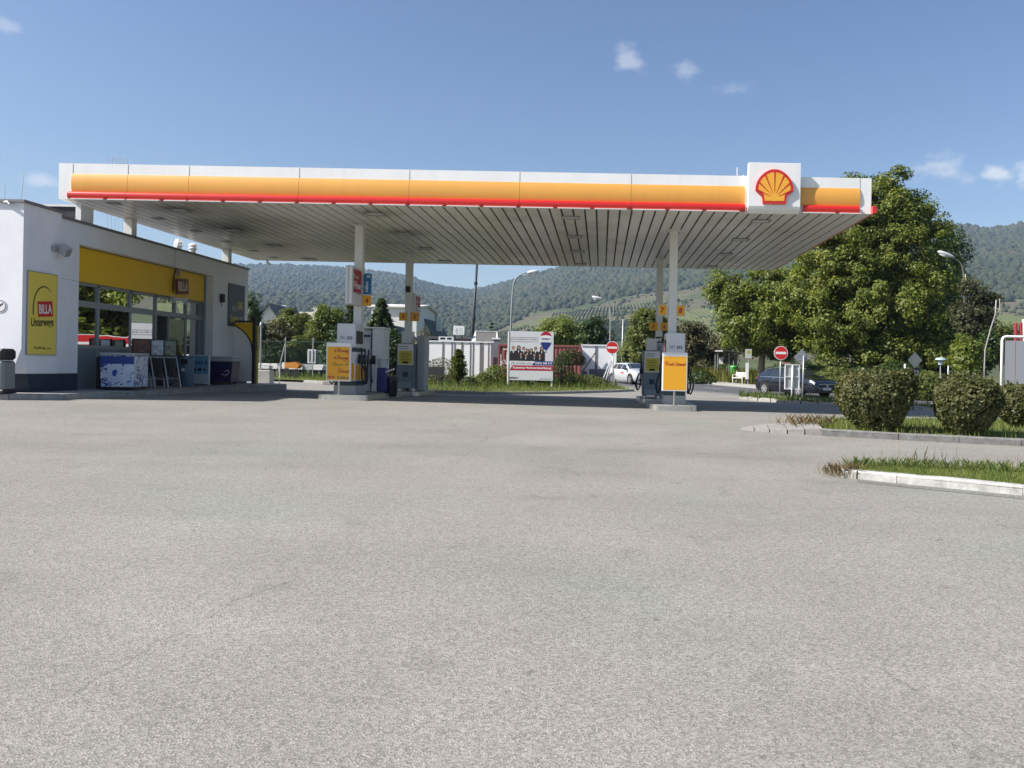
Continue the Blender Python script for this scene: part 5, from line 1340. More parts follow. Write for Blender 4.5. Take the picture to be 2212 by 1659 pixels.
m_.grid(rows); m_.build('bonnet_decal', mat('grey_decal', (.16, .16, .18), .4), wc)

# ------------------------------------------------- road signs
M_SBACK = mat('sign_back_grey', (.30, .31, .33), .45, .3)
M_SREDB = mat('road_sign_red', (.58, .02, .02), .4)
def disc(r, n=36): return [(r * math.cos(2 * math.pi * i / n), r * math.sin(2 * math.pi * i / n)) for i in range(n)]
def no_entry(label, u, vc, d, r, lean=0.):
    p = at(u, vc, d); gz = G(p.x, d) + .08
    t_ = thing('no_entry_sign', label, 'road sign', (p.x, d, gz), group='no entry signs'); h = p.z - gz
    m_ = MB(); m_.tube([(lean, .05, -.2), (0, .05, h + r * .6)], .032, 10); m_.build('pole', M_GALV, t_, smooth=True)
    m_ = MB(); m_.plate(disc(r), (0, .01, h), EX, EZ, .025); m_.build('white_rim', M_SW, t_)
    m_ = MB(); m_.plate(disc(r * .92), (0, -.0155, h), EX, EZ, .003); m_.build('red_disc', M_SREDB, t_)
    m_ = MB(); m_.box(-r * .76, r * .76, -.022, -.019, h - r * .17, h + r * .17); m_.build('white_bar', M_SW, t_)
    return t_
n1 = no_entry('red and white no entry sign on a leaning pole before the white wall', 1322.5, 751, 39.6, .325, .12)
no_entry('red and white no entry sign on the road island by the dark car', 1686.8, 762.5, 38.5, .35)
# bracing struts near the first sign
for i, (ua, va, ub, vb) in enumerate(((1300, 826, 1320, 776), (1306, 831, 1322, 776), (1328, 826, 1322, 776))):
    p, q = at(ua, va, 43), at(ub, vb, 43.2); m_ = MB(); m_.tube([p, q], .03, 8)
    tag(m_.build('prop_strut', M_GALV), ('leftmost thin steel prop leaning below the no entry sign', 'middle thin steel prop leaning below the no entry sign', 'rightmost thin steel prop leaning below the no entry sign')[i], 'strut', 'steel props behind the no entry sign')
p = at(1733, 772, 37.5); gz = G(p.x, 37.5) + .08; h = p.z - gz
t_ = thing('road_sign', 'grey back of a diamond road sign on a pole beside the dark car', 'road sign', (p.x, 37.5, gz))
m_ = MB(); m_.tube([(.03, .05 - .1, -.2), (.06, -.05, h + .1)], .032, 10); m_.build('pole', M_GALV, t_, smooth=True)
m_ = MB(); m_.plate([(0, -.4), (.4, 0), (0, .4), (-.4, 0)], (-.03, .0, h), EX, EZ, .02); m_.build('sign_back', M_SBACK, t_)
m_ = MB(); m_.box(-.2, .2, -.032, -.0205, h + .1, h + .14); m_.box(-.2, .2, -.032, -.0205, h - .14, h - .1); m_.build('rail', M_GALV, t_)
p = at(1711, 814, 35.0); gz = G(p.x, 35) + .08; h = p.z - gz
t_ = thing('notice_board', 'white framed back of a notice board with one centre post on the road island', 'sign', (p.x, 35.0, gz))
m_ = MB(); m_.tube([(-.02, -.06, -.2), (0, -.06, h + .52)], .035, 10); m_.build('post', M_COL, t_, smooth=True)
m_ = MB(); m_.box(-.30, .30, 0, .02, h - .53, h + .53); m_.build('back_sheet', mat('board_back', (.42, .43, .43), .5), t_)
m_ = MB()
for x0, x1, z0, z1 in ((-.34, -.30, -.57, .57), (.30, .34, -.57, .57), (-.3, .3, .53, .57), (-.3, .3, -.57, -.53), (-.3, .3, -.02, .02)): m_.box(x0, x1, -.04, .04 if abs(z1 - .02) > .01 else -.0005, h + z0, h + z1)
m_.build('frame', M_SW, t_)
m_ = MB(); m_.box(-.48, -.1, -.03, .03, h + .575, h + .65); m_.build('top_bar', mat('faded_red_white', (.45, .25, .24), .5), t_)
# priority diamond with number plate, right
p = at(1976.5, 778, 27); gz = G(p.x, 27); h = p.z - gz
t_ = thing('priority_sign', 'pale diamond priority sign above the dark road number plate 212', 'road sign', (p.x, 27, gz))
m_ = MB(); m_.tube([(0, .05, -.2), (0, .05, h + .1)], .03, 10); m_.build('pole', M_GALV, t_, smooth=True)
m_ = MB(); m_.plate([(0, -.29), (.255, 0), (0, .29), (-.255, 0)], (0, .01, h), EX, EZ, .02); m_.build('diamond', mat('pale_priority', (.50, .50, .42), .5), t_)
m_ = MB(); m_.plate([(0, -.17), (.15, 0), (0, .17), (-.15, 0)], (0, -.0105, h), EX, EZ, .003); m_.build('diamond_face', mat('pale_yellow_face', (.52, .51, .40), .5), t_)
q = at(1976, 805.5, 27); m_ = MB(); m_.bbox(-.17, .17, -.01, .02, q.z - gz - .16, q.z - gz + .17, .01); pl = m_.build('number_plate', M_NAVY, t_)
text('212', (0, -.0105, q.z - gz), M_SW, t_, w=.27, h=.2, bold=.02)
q = at(2047, 815, 29)
for (u, v0, v1, d, r_, lab) in ((2047, 790, 872, 34, .03, 'thin white marker post behind the middle bush'), (1954, 786, 850, 33, .05, 'white post rising behind the nearest clipped bush')):
    p, q = at(u, v1, d), at(u, v0, d); m_ = MB(); m_.tube([(0, 0, 0), (0, 0, q.z - p.z)], r_, 8); t_ = m_.build('marker_post', M_SW); t_.location = p; tag(t_, lab, 'post')
p, q = at(2030, 872, 36), at(2034, 772, 36); t_ = thing('garden_lamp', 'pale mushroom shaped garden lamp under the dark trees', 'lamp', p)
m_ = MB(); m_.tube([(0, 0, 0), (0, 0, q.z - p.z - .15)], .025, 7); m_.build('pole', M_GALV, t_)
m_ = MB(); m_.lathe([(.1, q.z - p.z - .35), (.12, q.z - p.z - .15), (.26, q.z - p.z - .12), (.2, q.z - p.z - .03), (.03, q.z - p.z)], n=12); m_.build('lamp_head', mat('pale_teal_lamp', (.35, .45, .46), .4), t_)
# grey board in a pipe frame, right edge
d = 25.5; p = at(2165, 727, d); gz = G(p.x, d)
t_ = thing('panel_board', 'large grey board in a white pipe frame at the right edge', 'board', (p.x, d, gz)); h = p.z - gz; WB = 3.2
m_ = MB(); b_ = .12
P = [(0, 0, -.2), (0, 0, h - b_), (.035, 0, h - .035), (b_, 0, h), (WB - b_, 0, h), (WB - .035, 0, h - .035), (WB, 0, h - b_), (WB, 0, -.2)]
m_.tube(P, .045, 10); m_.build('pipe_frame', M_COL, t_, smooth=True)
zb = at(2190, 822, d).z - gz
for i in range(3):
    x0 = .1 + i * 1.02 if i else .1; x1 = (.1 + 1.02 * (i + 1) - .04) if i else .42
    x0 = [.1, .46, 1.78][i]; x1 = [.43, 1.75, 3.1][i]
    m_ = MB(); m_.box(x0, x1, -.02, .02, zb - .3, h - .13); m_.build('panel', mat('board_grey', (.36, .37, .39), .45), t_)
m_ = MB(); m_.tube([(0.03, 0, zb - .35), (WB - .03, 0, zb - .35)], .03, 8); m_.build('lower_rail', M_COL, t_)
for i, (u, v0) in enumerate(((2194, 698), (2205, 697))):
    p, q = at(u + 3, 812, 33), at(u, v0, 33); m_ = MB(); dd = q - p; m_.tube([(0, 0, -1.2), (dd.x, 0, dd.z)], .075, 10); o = m_.build('striped_pole', mat('oxide_red', (.30, .03, .035), .5)); o.location = p
    tag(o, ('dark red pole behind the grey board, the left one of two', 'dark red pole behind the grey board, the right one of two')[i], 'pole', 'dark red poles behind the grey board')
p, q = at(2208, 812, 33.4), at(2211, 690, 33.4); m_ = MB(); m_.tube([(0, 0, -1.2), (.05, 0, (q - p).z)], .09, 10); o = m_.build('white_pole', M_COL); o.location = p; tag(o, 'white pole beside the dark red poles behind the grey board', 'pole')

# ------------------------------------------------- street lamps
def lamp(label, d, base, pts, hd, r=.06, group='street lamps', mt=mat('lamp_post_grey', (.27, .30, .29), .55, .3), head=None):
    p0 = at(*base, d); t_ = thing('street_lamp', label, 'street lamp', p0, group=group)
    P = [at(u, v, d) - p0 for u, v in pts]; P = [Vector((0, 0, -.4))] + P
    Q = [P[0]]
    for a_, b_ in zip(P[:-1], P[1:]): Q += [a_.lerp(b_, (j + 1) / 4) for j in range(4)]
    for _ in range(2): Q = [Q[0]] + [(x + y * 2 + z) / 4 for x, y, z in zip(Q[:-2], Q[1:-1], Q[2:])] + [Q[-1]]
    m_ = MB(); m_.tube(Q, [r * (1 - .45 * i / len(Q)) for i in range(len(Q))], 9); m_.build('pole', mt, t_, smooth=True)
    a_, b_ = [at(u, v, d) - p0 for u, v in hd]; dv = (b_ - a_)
    m_ = MB(); m_.tube([a_, a_ + dv * .2, a_ + dv * .55, a_ + dv * .9, b_], [.05, .10, .13, .11, .04], 10); m_.build('lamp_head', mat('lamp_housing', (.55, .56, .57), .35), t_, smooth=True)
    m_ = MB(); m_.tube([a_ + dv * .4 - Vector((0, 0, .1)), a_ + dv * .65 - Vector((0, 0, .13)), a_ + dv * .9 - Vector((0, 0, .09))], [.06, .1, .05], 8); m_.build('lamp_glass', mat('lamp_dome', (.6, .62, .62), .15), t_, smooth=True)
lamp('street lamp with long curved arm standing just behind the white billboard', 44.5, (1101, 830), [(1103, 715), (1106, 650), (1109, 612), (1116, 598), (1132, 590), (1142, 588)], [(1139, 589), (1164, 586)], .062)
lamp('smaller street lamp with arm pointing left above the no entry sign', 60, (1316, 815), [(1318, 740), (1319, 680), (1318, 662), (1311, 650), (1300, 645)], [(1302, 646), (1279, 641)], .075)
lamp('street lamp half hidden in the big tree at right', 47, (2078, 820), [(2084, 700), (2082, 600), (2079, 574), (2070, 562), (2052, 556)], [(2062, 556), (2026, 543)], .05, mt=mat('dull_lamp_steel', (.16, .17, .17), .6, .3))
for i, (u0_, v0_, u1_, v1_, d, r_, nm, lab, mt) in enumerate(((1342, 812, 1346, 690, 66, .05, 'flag_pole', 'thin pale pole right of the no entry sign', M_GALV), (1016, 790, 1030, 572, 60, .12, 'power_mast', 'tall dark steel mast with clamps rising behind the white hoarding', mat('dark_steel', (.035, .04, .05), .5, .4)),
        (2126, 800, 2152, 648, 40, .045, 'bare_pole', 'leaning pale forked pole right of the big tree', M_GALV))):
    p, q = at(u0_, v0_, d), at(u1_, v1_, d); t_ = thing(nm, lab, 'pole', (p.x, d, G(p.x, d)))
    off = Vector((0, 0, -.2)); m_ = MB()
    if nm == 'power_mast':
        q = at(1031, 560, d)
        m_.tube([off, Vector((q.x - p.x, 0, q.z - t_.location.z))], [r_, r_ * .75], 10); m_.build('mast', mt, t_, smooth=True)
        for v in (612, 690):
            z = at(1028, v, d).z - t_.location.z; x = (q.x - p.x) * z / (q.z - t_.location.z)
            m_ = MB(); m_.cyl((x, 0), .14, z - .1, z + .1, 10); m_.build('clamp', mt, t_)
    elif nm == 'bare_pole':
        P = [off] + [at(u, v, d) - t_.location for u, v in ((2126, 800), (2128, 755), (2140, 710), (2150, 680), (2152, 648))]
        m_.tube(P, .034, 8); m_.tube([P[4], at(2160, 668, d) - t_.location, at(2159, 645, d) - t_.location], .02, 7); m_.build('pole', mat('dull_pole', (.30, .30, .29), .7), t_, smooth=True)
    else:
        m_.tube([off, Vector((q.x - p.x, 0, q.z - t_.location.z))], r_, 8); m_.build('pole', mt, t_, smooth=True)
t_ = thing('artifact_strips', 'narrow green and yellow colour artifact strips beside the lamp in the big tree', 'colour strip', at(2087, 700, 46.5))  # made-up coloured strips in place of stray colour artifacts, no real banner
m_ = MB(); P = [at(u, v, 46.5) - t_.location for u, v in ((2085, 592), (2088, 612), (2092, 640), (2094, 672))]; m_.tube(P, .018, 6); m_.build('pole', M_SW, t_)
m_ = MB(); m_.grid([[a_ + Vector((-.0, .02, 0)), a_ + Vector((-.09, .05 * math.sin(i), 0))] for i, a_ in enumerate(P[:3])]); m_.build('yellow_stripe', mat('artifact_yellow', (.55, .30, .02), .7), t_)
m_ = MB(); m_.grid([[a_ + Vector((.03, .02, 0)), a_ + Vector((.13 - .03 * i, .05 * math.sin(i + 1), 0))] for i, a_ in enumerate(P[:3])]); m_.build('green_stripe', mat('artifact_green', (.02, .28, .06), .7), t_)

# ------------------------------------------------- bus stop
d = 62; x0, x1 = at(1547, 800, d).x, at(1597, 800, d).x; gz = G(x0, d) + .11
bs = thing('bus_shelter', 'grey glass bus shelter with a curved roof beside the road', 'bus shelter', ((x0 + x1) / 2, d, gz)); W = (x1 - x0) / 2
for i, (x, y) in enumerate(((-W + .1, 0), (W * .1, .0), (W - .15, 0), (W - .15, 1.3), (-W + .1, 1.3))):
    m_ = MB(); m_.box(x - .035, x + .035, y - .035, y + .035, 0, 2.3); m_.build('post', M_GALV, bs)
m_ = MB()
pr = [(-W - .15 + (2 * W + .3) * i / 10, 2.38 + .12 * math.sin(math.pi * (i / 10) ** .8) - .18 * (i / 10) ** 2) for i in range(11)]
vs = [(x, -.3, z) for x, z in pr] + [(x, 1.5, z) for x, z in pr] + [(x, -.3, z + .05) for x, z in pr] + [(x, 1.5, z + .05) for x, z in pr]
m_.add(vs, [(i, i + 1, 12 + i, 11 + i) for i in range(10)] + [(22 + i, 23 + i, 34 + i, 33 + i) for i in range(10)] + [(i, i + 1, 23 + i, 22 + i) for i in range(10)] + [(11 + i, 12 + i, 34 + i, 33 + i) for i in range(10)]); m_.build('roof', mat('shelter_roof', (.10, .10, .10), .5), bs)
m_ = MB(); m_.box(-W - .15, -W + .45, -.36, -.305, 2.38, 2.5); m_.build('name_strip', M_SW, bs)
gl = glass_mat('shelter_glass', (.75, .8, .8), 1.5)
m_ = MB(); m_.box(-W + .14, W - .19, 1.29, 1.3, .2, 2.2); m_.box(W - .155, W - .145, .05, 1.25, .2, 2.2); m_.build('glass_wall', gl, bs)
m_ = MB(); m_.box(-W + .4, -W + .75, 1.26, 1.28, 1.4, 1.95); m_.build('timetable', M_SW, bs)
p = at(1585, 820, 60.5)
t_ = thing('litter_bin', 'bright green litter bin at the bus shelter', 'bin', (p.x, 60.5, G(p.x, 60.5) + .1)); m_ = MB(); m_.lathe([(.28, .35), (.31, 1.15), (.34, 1.2), (.3, 1.3), (.12, 1.33)], n=14); m_.build('body', mat('bin_green', (.06, .34, .06), .45), t_, smooth=True, sharp=40)
m_ = MB(); m_.cyl((0.0, .3), .03, 0, 1.7, 8); m_.build('post', M_GALV, t_)
p = at(1597, 822, 57.5)
t_ = thing('street_bench', 'pale metal bench beside the green bin', 'bench', (p.x, 57.5, G(p.x, 57.5) + .1), R(-50)); m_ = MB(); m_.box(-.5, .5, -.25, .22, .40, .45); m_.build('seat', M_COL, t_)
m_ = MB(); m_.box(-.5, .5, .2, .25, .5, .85); m_.build('backrest', M_COL, t_)
for x in (-.46, .46): m_ = MB(); m_.tube([(x, -.22, 0), (x, -.22, .66), (x, .2, .66)], .03, 6); m_.tube([(x, .2, 0), (x, .23, .95)], .03, 6); m_.build('leg', M_COL, t_)
p = at(1616, 824, 56); t_ = thing('bus_stop_sign', 'bus stop flag and white timetable on a pole by the bench', 'sign', (p.x, 56, G(p.x, 56) + .1)); h = at(1616, 754, 56).z - t_.location.z
m_ = MB(); m_.tube([(0, .05, 0), (0, .05, h)], .035, 8); m_.build('pole', M_GALV, t_)
m_ = MB(); m_.box(-.24, .22, -.02, .02, h - .66, h); m_.build('flag_plate', mat('stop_plate', (.5, .52, .5), .5), t_); m_ = MB(); m_.plate(disc(.14, 20), (0, -.021, h - .22), EX, EZ, .004); m_.build('green_yellow_disc', mat('stop_yellow', (.40, .38, .05), .5), t_)
m_ = MB(); m_.box(-.2, .02, -.03, .01, h - 2.2, h - 1.0); m_.build('timetable', M_SW, t_)
# ================================================================== hills, woods, vineyards
RU = [-900, 0, 400, 545, 640, 720, 790, 850, 880, 920, 960, 1010, 1060, 1110, 1160, 1220, 1300, 1400, 1500, 1650, 1800, 1950, 2039, 2074, 2112, 2143, 2189, 2212, 2400, 3200]
RV = [600, 588, 574, 572, 573, 578, 585, 592, 600, 612, 621, 627, 620, 603, 590, 576, 560, 545, 530, 508, 490, 482, 485, 490, 494, 495, 486, 483, 500, 560]
RD = [2900, 2900, 2900, 2900, 2900, 2850, 2800, 2750, 2700, 2700, 2700, 2700, 2600, 2450, 2300, 2250, 2200, 2150, 2100, 2000, 1950, 1900, 1900, 1900, 1900, 1900, 1900, 1900, 1950, 2200]
Y0H = 330.
_rs = np.random.default_rng(5); _N = _rs.uniform(0, 1, (256, 256))
def vnoise(x, y):
    xi = np.floor(x).astype(int); yi = np.floor(y).astype(int); fx = x - xi; fy = y - yi
    fx = fx * fx * (3 - 2 * fx); fy = fy * fy * (3 - 2 * fy)
    a = _N[xi % 256, yi % 256]; b = _N[(xi + 1) % 256, yi % 256]; c = _N[xi % 256, (yi + 1) % 256]; d = _N[(xi + 1) % 256, (yi + 1) % 256]
    return (a * (1 - fx) + b * fx) * (1 - fy) + (c * (1 - fx) + d * fx) * fy
def fbm(x, y, o=4):
    s = 0; a = .5
    for i in range(o): s = s + a * (vnoise(x * 2 ** i, y * 2 ** i) - .5); a *= .5
    return s
def hill_z(u, y):
    """height of the land at picture column u (as a bearing) and depth y"""
    u = np.asarray(u, float); y = np.asarray(y, float)
    rv = np.interp(u, RU, RV); rd = np.interp(u, RU, RD)
    hor = V0 + (u - U0) * math.tan(ROLL)
    zr = (hor - rv) / F * rd
    t = np.clip((y - Y0H) / (rd - Y0H), 0, 1.3)
    s = np.where(t <= 1, t ** 1.38, 1 - (t - 1) * .9)
    x = (u - U0) / F * y
    return -.4 + zr * s + (fbm(x / 330 + 7, y / 330, 3) * 34 + fbm(x / 90, y / 90 + 3, 3) * 9) * np.clip(t * 3, 0, 1) * np.clip((1.02 - t) * 3.5, .12, 1)
us = np.arange(-900, 3201, 10); ysH = np.concatenate([np.arange(Y0H - 40, 1500, 16), np.arange(1500, 3600, 28)])
UU, YY = np.meshgrid(us, ysH); ZZ = hill_z(UU, YY)
V = np.stack([(UU - U0) / F * YY, YY, ZZ], -1).reshape(-1, 3)
nr, nc = UU.shape; ii = (np.arange(nr - 1)[:, None] * nc + np.arange(nc - 1)[None]).ravel()
Fc = np.stack([ii, ii + 1, ii + nc + 1, ii + nc], 1)
def hill_mat():
    m = bpy.data.materials.new('hill_fields'); m.use_nodes = True; t = m.node_tree; b = t.nodes['Principled BSDF']
    tc = t.nodes.new('ShaderNodeTexCoord'); v = t.nodes.new('ShaderNodeTexVoronoi'); v.inputs['Scale'].default_value = .0062
    t.links.new(tc.outputs['Object'], v.inputs['Vector']); s = t.nodes.new('ShaderNodeSeparateColor'); t.links.new(v.outputs['Color'], s.inputs[0])
    r = ramp(t, [(0, (.06, .075, .038)), (.35, (.08, .10, .042)), (.6, (.12, .105, .07)), (1, (.07, .085, .04))]); t.links.new(s.outputs[0], r.inputs['Fac'])
    n = t.nodes.new('ShaderNodeTexNoise'); n.inputs['Scale'].default_value = .03; n.inputs['Detail'].default_value = 8; n.inputs['Roughness'].default_value = .7; t.links.new(tc.outputs['Object'], n.inputs['Vector'])
    mr = t.nodes.new('ShaderNodeMapRange'); mr.inputs['From Min'].default_value = .3; mr.inputs['From Max'].default_value = .7; mr.inputs['To Min'].default_value = .65; mr.inputs['To Max'].default_value = 1.3; t.links.new(n.outputs['Fac'], mr.inputs['Value'])
    vm = t.nodes.new('ShaderNodeVectorMath'); vm.operation = 'SCALE'; t.links.new(r.outputs['Color'], vm.inputs[0]); t.links.new(mr.outputs['Result'], vm.inputs['Scale']); t.links.new(vm.outputs['Vector'], b.inputs['Base Color'])
    b.inputs['Roughness'].default_value = .95; b.inputs['Specular IOR Level'].default_value = .05
    return m
struct(np_mesh('hills', V, Fc, hill_mat(), smooth=True))

ICO = None
def ico():
    g = (1 + 5 ** .5) / 2
    v = np.array([(-1, g, 0), (1, g, 0), (-1, -g, 0), (1, -g, 0), (0, -1, g), (0, 1, g), (0, -1, -g), (0, 1, -g), (g, 0, -1), (g, 0, 1), (-g, 0, -1), (-g, 0, 1)]) / math.sqrt(1 + g * g)
    f = np.array([(0, 11, 5), (0, 5, 1), (0, 1, 7), (0, 7, 10), (0, 10, 11), (1, 5, 9), (5, 11, 4), (11, 10, 2), (10, 7, 6), (7, 1, 8), (3, 9, 4), (3, 4, 2), (3, 2, 6), (3, 6, 8), (3, 8, 9), (4, 9, 5), (2, 4, 11), (6, 2, 10), (8, 6, 7), (9, 8, 1)])
    return v, f
def crowns(name, label, X, Y, Z, Rr, mt, stretch=1.15):
    v, f = ico(); n = len(X)
    jit = RNG.uniform(.72, 1.25, (n, 12, 1))
    P = v[None] * jit * Rr[:, None, None]; P[:, :, 2] *= stretch
    a = RNG.uniform(0, 6.28, n); ca, sa = np.cos(a)[:, None], np.sin(a)[:, None]
    px, py = P[:, :, 0] * ca - P[:, :, 1] * sa, P[:, :, 0] * sa + P[:, :, 1] * ca
    V = np.stack([px + X[:, None], py + Y[:, None], P[:, :, 2] + Z[:, None]], -1)
    Fc = (f[None] + 12 * np.arange(n)[:, None, None]).reshape(-1, 3)
    return tag(np_mesh(name, V.reshape(-1, 3), Fc, mt, smooth=True), label, 'woods', kind='stuff')
M_WOOD = leaf_mat('far_wood_foliage', [(.012, .021, .010), (.022, .034, .013), (.032, .043, .016), (.046, .052, .020), (.066, .056, .026)], .0, .9, .009)
def forest_edge(u):
    """depth at which the closed forest begins"""
    b = np.interp(u, [-900, 560, 700, 800, 900, 980, 1060, 1150, 1300, 1450, 1600, 1900, 2050, 2150, 2250, 3200], [650, 650, 680, 760, 830, 900, 1010, 1110, 1220, 1230, 1160, 1080, 950, 900, 920, 920])
    return b + 110 * fbm(u / 70., u / 70. + 9, 3)
def sample_forest(n, u0, u1):
    u = RNG.uniform(u0, u1, n); rd = np.interp(u, RU, RD); e = forest_edge(u)
    y = e + (rd * 1.015 - e) * RNG.uniform(0, 1, n) ** .85
    return u, y
parts = [sample_forest(23000, 470, 1100), sample_forest(19000, 1100, 1620), sample_forest(5200, 1620, 1960), sample_forest(12000, 1960, 2330), sample_forest(4000, -300, 470)]
u = np.concatenate([p[0] for p in parts]); y = np.concatenate([p[1] for p in parts])
# hedges and copses between the fields
k = 5200; uh = RNG.uniform(500, 2330, k); yh = RNG.uniform(420, 1300, k)
xh = (uh - U0) / F * yh; keep = (fbm(xh / 75 + 3, yh / 75, 3) > .045) & (yh < forest_edge(uh) + 60)
u = np.concatenate([u, uh[keep]]); y = np.concatenate([y, yh[keep]])
X = (u - U0) / F * y; Rr = np.clip(RNG.lognormal(1.42, .32, len(u)), 2.5, 9) * np.where(y < 1250, .78, 1.0) * np.where(np.arange(len(u)) >= len(u) - keep.sum(), .62, 1.)
Z = hill_z(u, y) + Rr * .35
crowns('forest', 'closed deciduous woods covering the far hills', X, Y := y, Z, Rr, M_WOOD)
# vineyards: rows following the slope
VINES = [(1010, 1110, 860, 960, .9), (1100, 1230, 930, 1060, -.5), (1330, 1480, 1000, 1130, .05), (1050, 1180, 430, 560, .8), (1480, 1560, 780, 950, .03), (985, 1062, 600, 860, .5), (1075, 1130, 560, 800, .9), (1110, 1230, 680, 900, 1.), (1180, 1330, 900, 1120, .05), (1250, 1420, 640, 860, .7), (1400, 1500, 700, 980, -.4), (1440, 1560, 540, 760, .02), (1530, 1620, 560, 720, .04), (2120, 2260, 620, 820, .2), (930, 985, 560, 760, .6)]
vs, fs = [], []
for (u0, u1, y0, y1, sl_) in VINES:
    ym = (y0 + y1) / 2; X0, X1 = (u0 - U0) / F * ym, (u1 - U0) / F * ym
    x = X0
    while x < X1:
        prev = None
        for yy in np.linspace(y0, y1, 14):
            xx = x + sl_ * (yy - ym) * .35; uu = xx / yy * F + U0; z = float(hill_z(uu, yy))
            cur = len(vs); w_ = .75
            vs += [(xx - w_, yy, z), (xx - w_ * .5, yy, z + 1.7), (xx + w_ * .5, yy, z + 1.7), (xx + w_, yy, z)]
            if prev is not None: fs += [(prev + j, prev + j + 1, cur + j + 1, cur + j) for j in range(3)]
            prev = cur
        x += 4.6
V = np.array(vs); Fc = np.array(fs)
tag(np_mesh('vineyard', V, Fc, leaf_mat('vine_foliage', [(.045, .07, .02), (.08, .10, .03), (.12, .12, .045)], .0, .9, .05)), 'rows of vines on the lower slopes of the hills', 'vineyard', kind='stuff')
# overhead lines crossing in front of the hill
for i, (P0, P1, lab) in enumerate((((545, 671), (1000, 655), 'lower pale power line before the left hill'), ((545, 655), (900, 652), 'upper pale power line before the left hill'),)):
    d = 420; a_, b_ = at(*P0, d), at(*P1, d); m_ = MB(); m_.tube([a_.lerp(b_, t) - Vector((0, 0, 2.0 * math.sin(math.pi * t))) for t in np.linspace(-.6, 1.5, 14)], .035, 5)
    tag(m_.build('power_line', mat('cable_grey', (.35, .36, .37), .6)), lab, 'power line', 'power lines')
for i, (P0, P1, lab) in enumerate((((1360, 672), (1800, 700), 'highest power line across the right hill'), ((1340, 695), (1800, 718), 'middle power line across the right hill'), ((1330, 716), (1800, 741), 'lowest power line across the right hill'))):
    d = 400; a_, b_ = at(P0[0], P0[1] - 0, d), at(P1[0], P1[1], d)
    a_, b_ = at(1290, (675, 690, 705)[i] - 0 - 14 * 0, d), at(1800, (690, 706, 722)[i], d)
    z = Vector((0, 0, 20)); m_ = MB(); m_.tube([a_.lerp(b_, t) + z * 0 for t in np.linspace(-.5, 1.8, 14)], .03, 5)
    tag(m_.build('power_line', mat('cable_grey', (.35, .36, .37), .6)), lab, 'power line', 'power lines')

# ================================================================== houses, hoardings, containers
M_HW = mat('white_render', (.70, .69, .65), .9, var=.05, vscale=1)
M_ROOF = mat('grey_tile_roof', (.10, .10, .11), .8, var=.2, vscale=3)
M_ROOFG = mat('green_grey_roof', (.05, .08, .08), .7, var=.15)
M_WIN = mat('house_window', (.03, .04, .05), .15)
M_HOARD = mat('white_hoarding', (.88, .88, .87), .7, var=.06, vscale=.8)
M_POSTG = mat('weathered_post', (.17, .165, .16), .8, var=.2)
def house(label, d, u0, u1, vb, ve, vr, dep, wallm, roofm, ridge='x', chim=None, wins=(), group='houses behind the station'):
    p0, p1 = at(u0, vb, d), at(u1, vb, d); zb = -.3; ze = at((u0 + u1) / 2, ve, d).z; zr = at((u0 + u1) / 2, vr, d).z
    t_ = thing('house', label, 'house', ((p0.x + p1.x) / 2, d + dep / 2, zb), group=group); hw_ = (p1.x - p0.x) / 2; hd = dep / 2; ze -= zb; zr -= zb
    m_ = MB(); m_.box(-hw_, hw_, -hd, hd, -.2, ze)
    if ridge == 'x': m_.add([(-hw_, -hd, ze), (-hw_, hd, ze), (-hw_, 0, zr), (hw_, -hd, ze), (hw_, hd, ze), (hw_, 0, zr)], [(0, 1, 2), (3, 5, 4)])
    else: m_.add([(-hw_, -hd, ze), (hw_, -hd, ze), (0, -hd, zr), (-hw_, hd, ze), (hw_, hd, ze), (0, hd, zr)], [(0, 1, 2), (3, 5, 4)])
    m_.build('wall', wallm, t_)
    o_, th = .35, .18; m_ = MB()
    if ridge == 'x':
        sl_ = (zr - ze) / hd
        for s in (1, -1): m_.add([(-hw_ - o_, s * (hd + o_), ze - sl_ * o_ + .02), (hw_ + o_, s * (hd + o_), ze - sl_ * o_ + .02), (hw_ + o_, 0, zr + .02), (-hw_ - o_, 0, zr + .02), (-hw_ - o_, s * (hd + o_), ze - sl_ * o_ + th), (hw_ + o_, s * (hd + o_), ze - sl_ * o_ + th), (hw_ + o_, 0, zr + th), (-hw_ - o_, 0, zr + th)], [(0, 1, 2, 3), (4, 5, 6, 7), (0, 1, 5, 4), (1, 2, 6, 5), (0, 3, 7, 4)])
    else:
        sl_ = (zr - ze) / hw_
        for s in (1, -1): m_.add([(s * (hw_ + o_), -hd - o_, ze - sl_ * o_ + .02), (s * (hw_ + o_), hd + o_, ze - sl_ * o_ + .02), (0, hd + o_, zr + .02), (0, -hd - o_, zr + .02), (s * (hw_ + o_), -hd - o_, ze - sl_ * o_ + th), (s * (hw_ + o_), hd + o_, ze - sl_ * o_ + th), (0, hd + o_, zr + th), (0, -hd - o_, zr + th)], [(0, 1, 2, 3), (4, 5, 6, 7), (0, 1, 5, 4), (0, 3, 7, 4), (1, 2, 6, 5)])
    rf = m_.build('roof', roofm, t_)
    for (x, y, h) in (chim or []):
        m_ = MB(); m_.box(x - .3, x + .3, y - .3, y + .3, ze, zr + h); m_.build('chimney', wallm, rf)
    for (x, z, w_, h_) in wins:
        m_ = MB(); m_.box(x - w_ / 2 - .07, x + w_ / 2 + .07, -hd - .03, -hd - .002, z - .07, z + h_ + .07); f = m_.build('window', M_SW, t_)
        m_ = MB(); m_.box(x - w_ / 2, x + w_ / 2, -hd - .036, -hd - .031, z, z + h_); m_.build('pane', M_WIN, f)
    return t_
